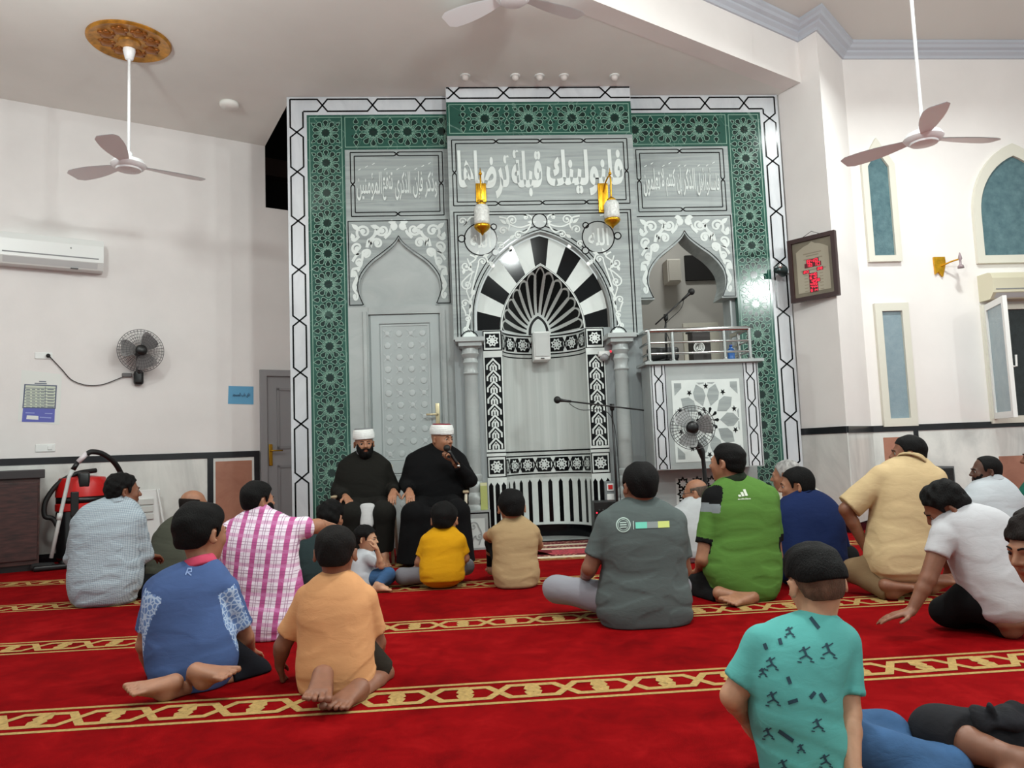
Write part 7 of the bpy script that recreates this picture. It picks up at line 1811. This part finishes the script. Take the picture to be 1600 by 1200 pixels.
r = figure('person in dark gray shorts seated at the lower corner, one bare shin showing', (1752, 1240),
    [(1750, 1870, 1205, .14, .14), (1760, 1880, 1145, .15, .15), (1768, 1884, 1075, .15, .14), (1776, 1884, 1015, .16, .13), (1788, 1872, 965, .17, .09), (1808, 1852, 930, .17, .055)],
    (1830, 805, 910, .18, 30, 2, 0),
    [arm((1786, 995, .16), (1775, 1085, .2), (1765, 1145, .26), side=-1), arm((1876, 995, .16), (1896, 1085, .2), (1890, 1155, .3))],
    [{'j': [(1690, 1188, .14), (1466, 1146, .26), (1600, 1194, .06)], 'foot': ((1, -.2, -.1), (0, .3, 1)), 'side': 1, 'cut': 1.30, 'r': (.110, .080, .074)}, {'j': [(1800, 1190, .20), (1700, 1178, .44), (1780, 1205, .10)], 'foot': ((1, -.2, -.1), (0, .3, 1)), 'side': 1, 'cut': 1.2}],
    'brown', cloth('dark_gray_tee', (50, 50, 54)), cloth('charcoal_shorts', (38, 38, 42), bump=.3), {'style': 'short', 'm': HB, 'th': .012}, sc=.95, seed=22, mats={'pants_name': 'shorts'})
# bunched dark cloth lying on the lap
q = at_y(1568, 1118, r['at'][1] + .20); S = Sdf(); nn = _noise(77)
S.ell(q + np.array([.0, .0, -.01]), (.085, .07, .035), rotz(.3), .02); S.ell(q + np.array([.06, .03, .0]), (.05, .045, .03), rotz(-.4), .02); S.ell(q + np.array([-.055, -.01, .0]), (.035, .035, .032), None, .02)
S.disp = lambda P: .010 * (1 - 2 * np.abs(nn(P, 55))); V, Q = S.mesh(.005)
o = mesh_object('bunched_cloth', V, Q, cloth('bunched_black_cloth', (44, 44, 50), vary=.45, bump=.6), None, q); o.location = q; tag(o, 'bunched black and gray cloth lying on the lap in shorts', 'cloth')

# --- the two seated speakers ----------------------------------------------------------------------------------------------------
plast = mat('cream_chair_plastic', (196, 188, 168), .4); woodarm = mat('tan_wood_arm', (158, 140, 112), .45)
def chair(x, y, label, s=1):
    o = thing('armchair', (x, y, 0), label, 'chair', 'chairs of the two seated speakers')
    MB().rbox(-.24, .24, -.25, .22, .41, .45, .015).build('seat', plast, o, True, auto=40)
    mb = MB(); mb.rbox(-.23, .23, .20, .235, .45, .88, .015); mb.build('backrest', plast, o, True, auto=40)
    for sx in (-1, 1):
        for sy in (-.24, .22): MB().tube([(sx * .235, sy, .43), (sx * .255, sy * 1.08, 0)], [.018, .015], n=10).build('leg', plast, o, True)
        a = MB(); a.tube(catmull([(sx * .255, -.25, .44), (sx * .265, -.24, .57), (sx * .265, -.18, .60), (sx * .26, .20, .61)], 6), .014, n=10); a.build('arm_support', plast, o, True); MB().rbox(sx * .265 - .028, sx * .265 + .028, -.26, .16, .60, .622, .01).build('armrest', woodarm, o, True)
    return o
def seated(label, base, torso, head, arms, kn, hem, cl, skin, tw, **kw):
    def robe(S, J, secs):
        a, b = J(kn[0]), J(kn[1]); ha, hb = J((-.12, .0, .50)), J((.12, .0, .50)); S.ell((ha + hb) / 2, (.23, .19, .14), None, .05); S.cone(ha, a, .115, .088, .05); S.cone(hb, b, .115, .088, .05)
        for k, h in zip((a, b), hem): S.cone(k + np.array([0, .02, -.01]), J(h), .100, .115, .05, cut=True)
        m0, m1 = (a + b) / 2 + np.array([0, .06, -.03]), (J(hem[0]) + J(hem[1])) / 2 + np.array([0, .08, 0]); S.loft([(m1, np.array([1., 0, 0]), np.linalg.norm(J(hem[0]) - J(hem[1])) / 2 + .03, .11), (m0, np.array([1., 0, 0]), np.linalg.norm(a - b) / 2, .10)], .04, cut_low=True)
    legs = []
    for sd, k, h in ((-1, kn[0], hem[0]), (1, kn[1], hem[1])): legs.append({'j': [(sd * .10, .0, .50), k, (sd * .14, -.40, .09)], 'foot': ((sd * .12, -1, -.12), (0, -.12, 1)), 'side': sd, 'cut': 0})
    return figure(label, base, torso, head, arms, legs, skin, cl, None, None, sleeves=(1.86, 1.86), robe=robe, turban=tw, cell=.007, hem_cut=False, mats={'shirt_name': 'robe'}, sleeve_r=(.066, .074), **kw)
wt = mat('white_turban_cloth', (228, 230, 228), .85, bump=.3, bscale=50)
olive = cloth('dark_olive_robe', (27, 26, 22), bump=.2)
r1_ = seated('bearded man in a dark olive robe and white turban seated on a chair', (575, 876),
    [(533, 612, 790, .02, .15), (529, 611, 770, .02, .155), (529, 609, 748, .03, .145), (531, 606, 733, .04, .125), (537, 600, 722, .05, .10), (549, 590, 714, .05, .075), (559, 579, 708, .04, .055)],
    (569, 668, 719, .0, -166, 3, 2),
    [arm((540, 730, .04), (528, 768, .02), (541, 777, -.27), (.35, -.85, -.3), (0, -.4, -1), -1, spread=.2), arm((600, 730, .04), (614, 764, .02), (615, 768, -.25), (-.05, -.85, -.4), (0, -.5, -1), 1, spread=.2)],
    [(549, 803, -.40), (600, 801, -.40)], [(553, 858, -.32), (595, 858, -.32)], olive, 'tan', {'m': wt, 'cap': mat('gray_cap', (120, 122, 124), .8), 'z': .19}, beard={'m': HB, 'th': .012}, seed=31, head_h=.245)
S = Sdf(); a_, b_ = at_y(574, 790, r1_['at'][1] - .40), at_y(573, 822, r1_['at'][1] - .46)
S.loft([(b_, np.array([1., 0, 0]), .052, .03), ((a_ + b_) / 2, np.array([1., 0, 0]), .05, .035), (a_, np.array([1., 0, 0]), .062, .03)], .02); V, Q = S.mesh(.006); mesh_object('inner_garment', V, Q, cloth('white_inner_garment', (214, 214, 214)), r1_['root'], r1_['at'])
mb = MB(); mb.lathe([(.074, -.024), (.080, -.004), (.070, .016)], r1_['top'] - r1_['at'] + np.array([0, -.016, .012]), (0, -.30, 1), 0, 26); mb.build('collar_band', cloth('pale_collar', (176, 176, 180)), r1_['root'], True)
chair(r1_['at'][0], r1_['at'][1] + .0, 'cream armchair with tan arms under the man in the olive robe')
blackr = cloth('black_robe', (6, 6, 8), bump=.2)
r2_ = seated('man in a black robe and red-topped turban speaking into a microphone', (686, 873),
    [(640, 730, 790, .02, .16), (634, 730, 765, .02, .165), (634, 730, 742, .03, .155), (636, 727, 726, .04, .135), (643, 719, 714, .05, .105), (658, 709, 705, .05, .075), (674, 700, 697, .05, .058)],
    (691, 660, 713, .0, -132, 4, 0),
    [arm((646, 720, .04), (635, 756, .02), (640, 768, -.27), (.1, -.85, -.42), (0, -.5, -1), -1, spread=.2), arm((717, 720, .04), (734, 750, -.10), (711, 724, -.24), (-.38, -.25, .9), (-.8, -.1, -.4), -1, curl=.85, grip=.5)],
    [(645, 802, -.42), (716, 799, -.42)], [(640, 880, -.40), (722, 878, -.40)], blackr, 'tan', {'m': wt, 'cap': mat('dark_red_cap', (120, 22, 40), .8), 'z': .19}, seed=32, neck=.064, head_h=.245)
chair(r2_['at'][0], r2_['at'][1] + .0, 'cream armchair with tan arms under the man in the black robe')
hp = at_y(706, 712, r2_['at'][1] - .29); md = unit((-.45, -.05, .75)); o = thing('handheld_microphone', hp, 'black handheld microphone held to the mouth of the man in black', 'microphone')
MB().lathe([(.011, -.10), (.013, -.06), (.016, .03), (.022, .055)], (0, 0, 0), md, 0, 18).build('handle', black_p, o, True); mb = MB(); mb.ball(md * .08, .032, 0, 18, 12); mb.build('foam_windscreen', rubber, o, True); MB().lathe([(.0135, -.125), (.0135, -.10)], (0, 0, 0), md, 0, 14).build('end_cap', steel, o, True)
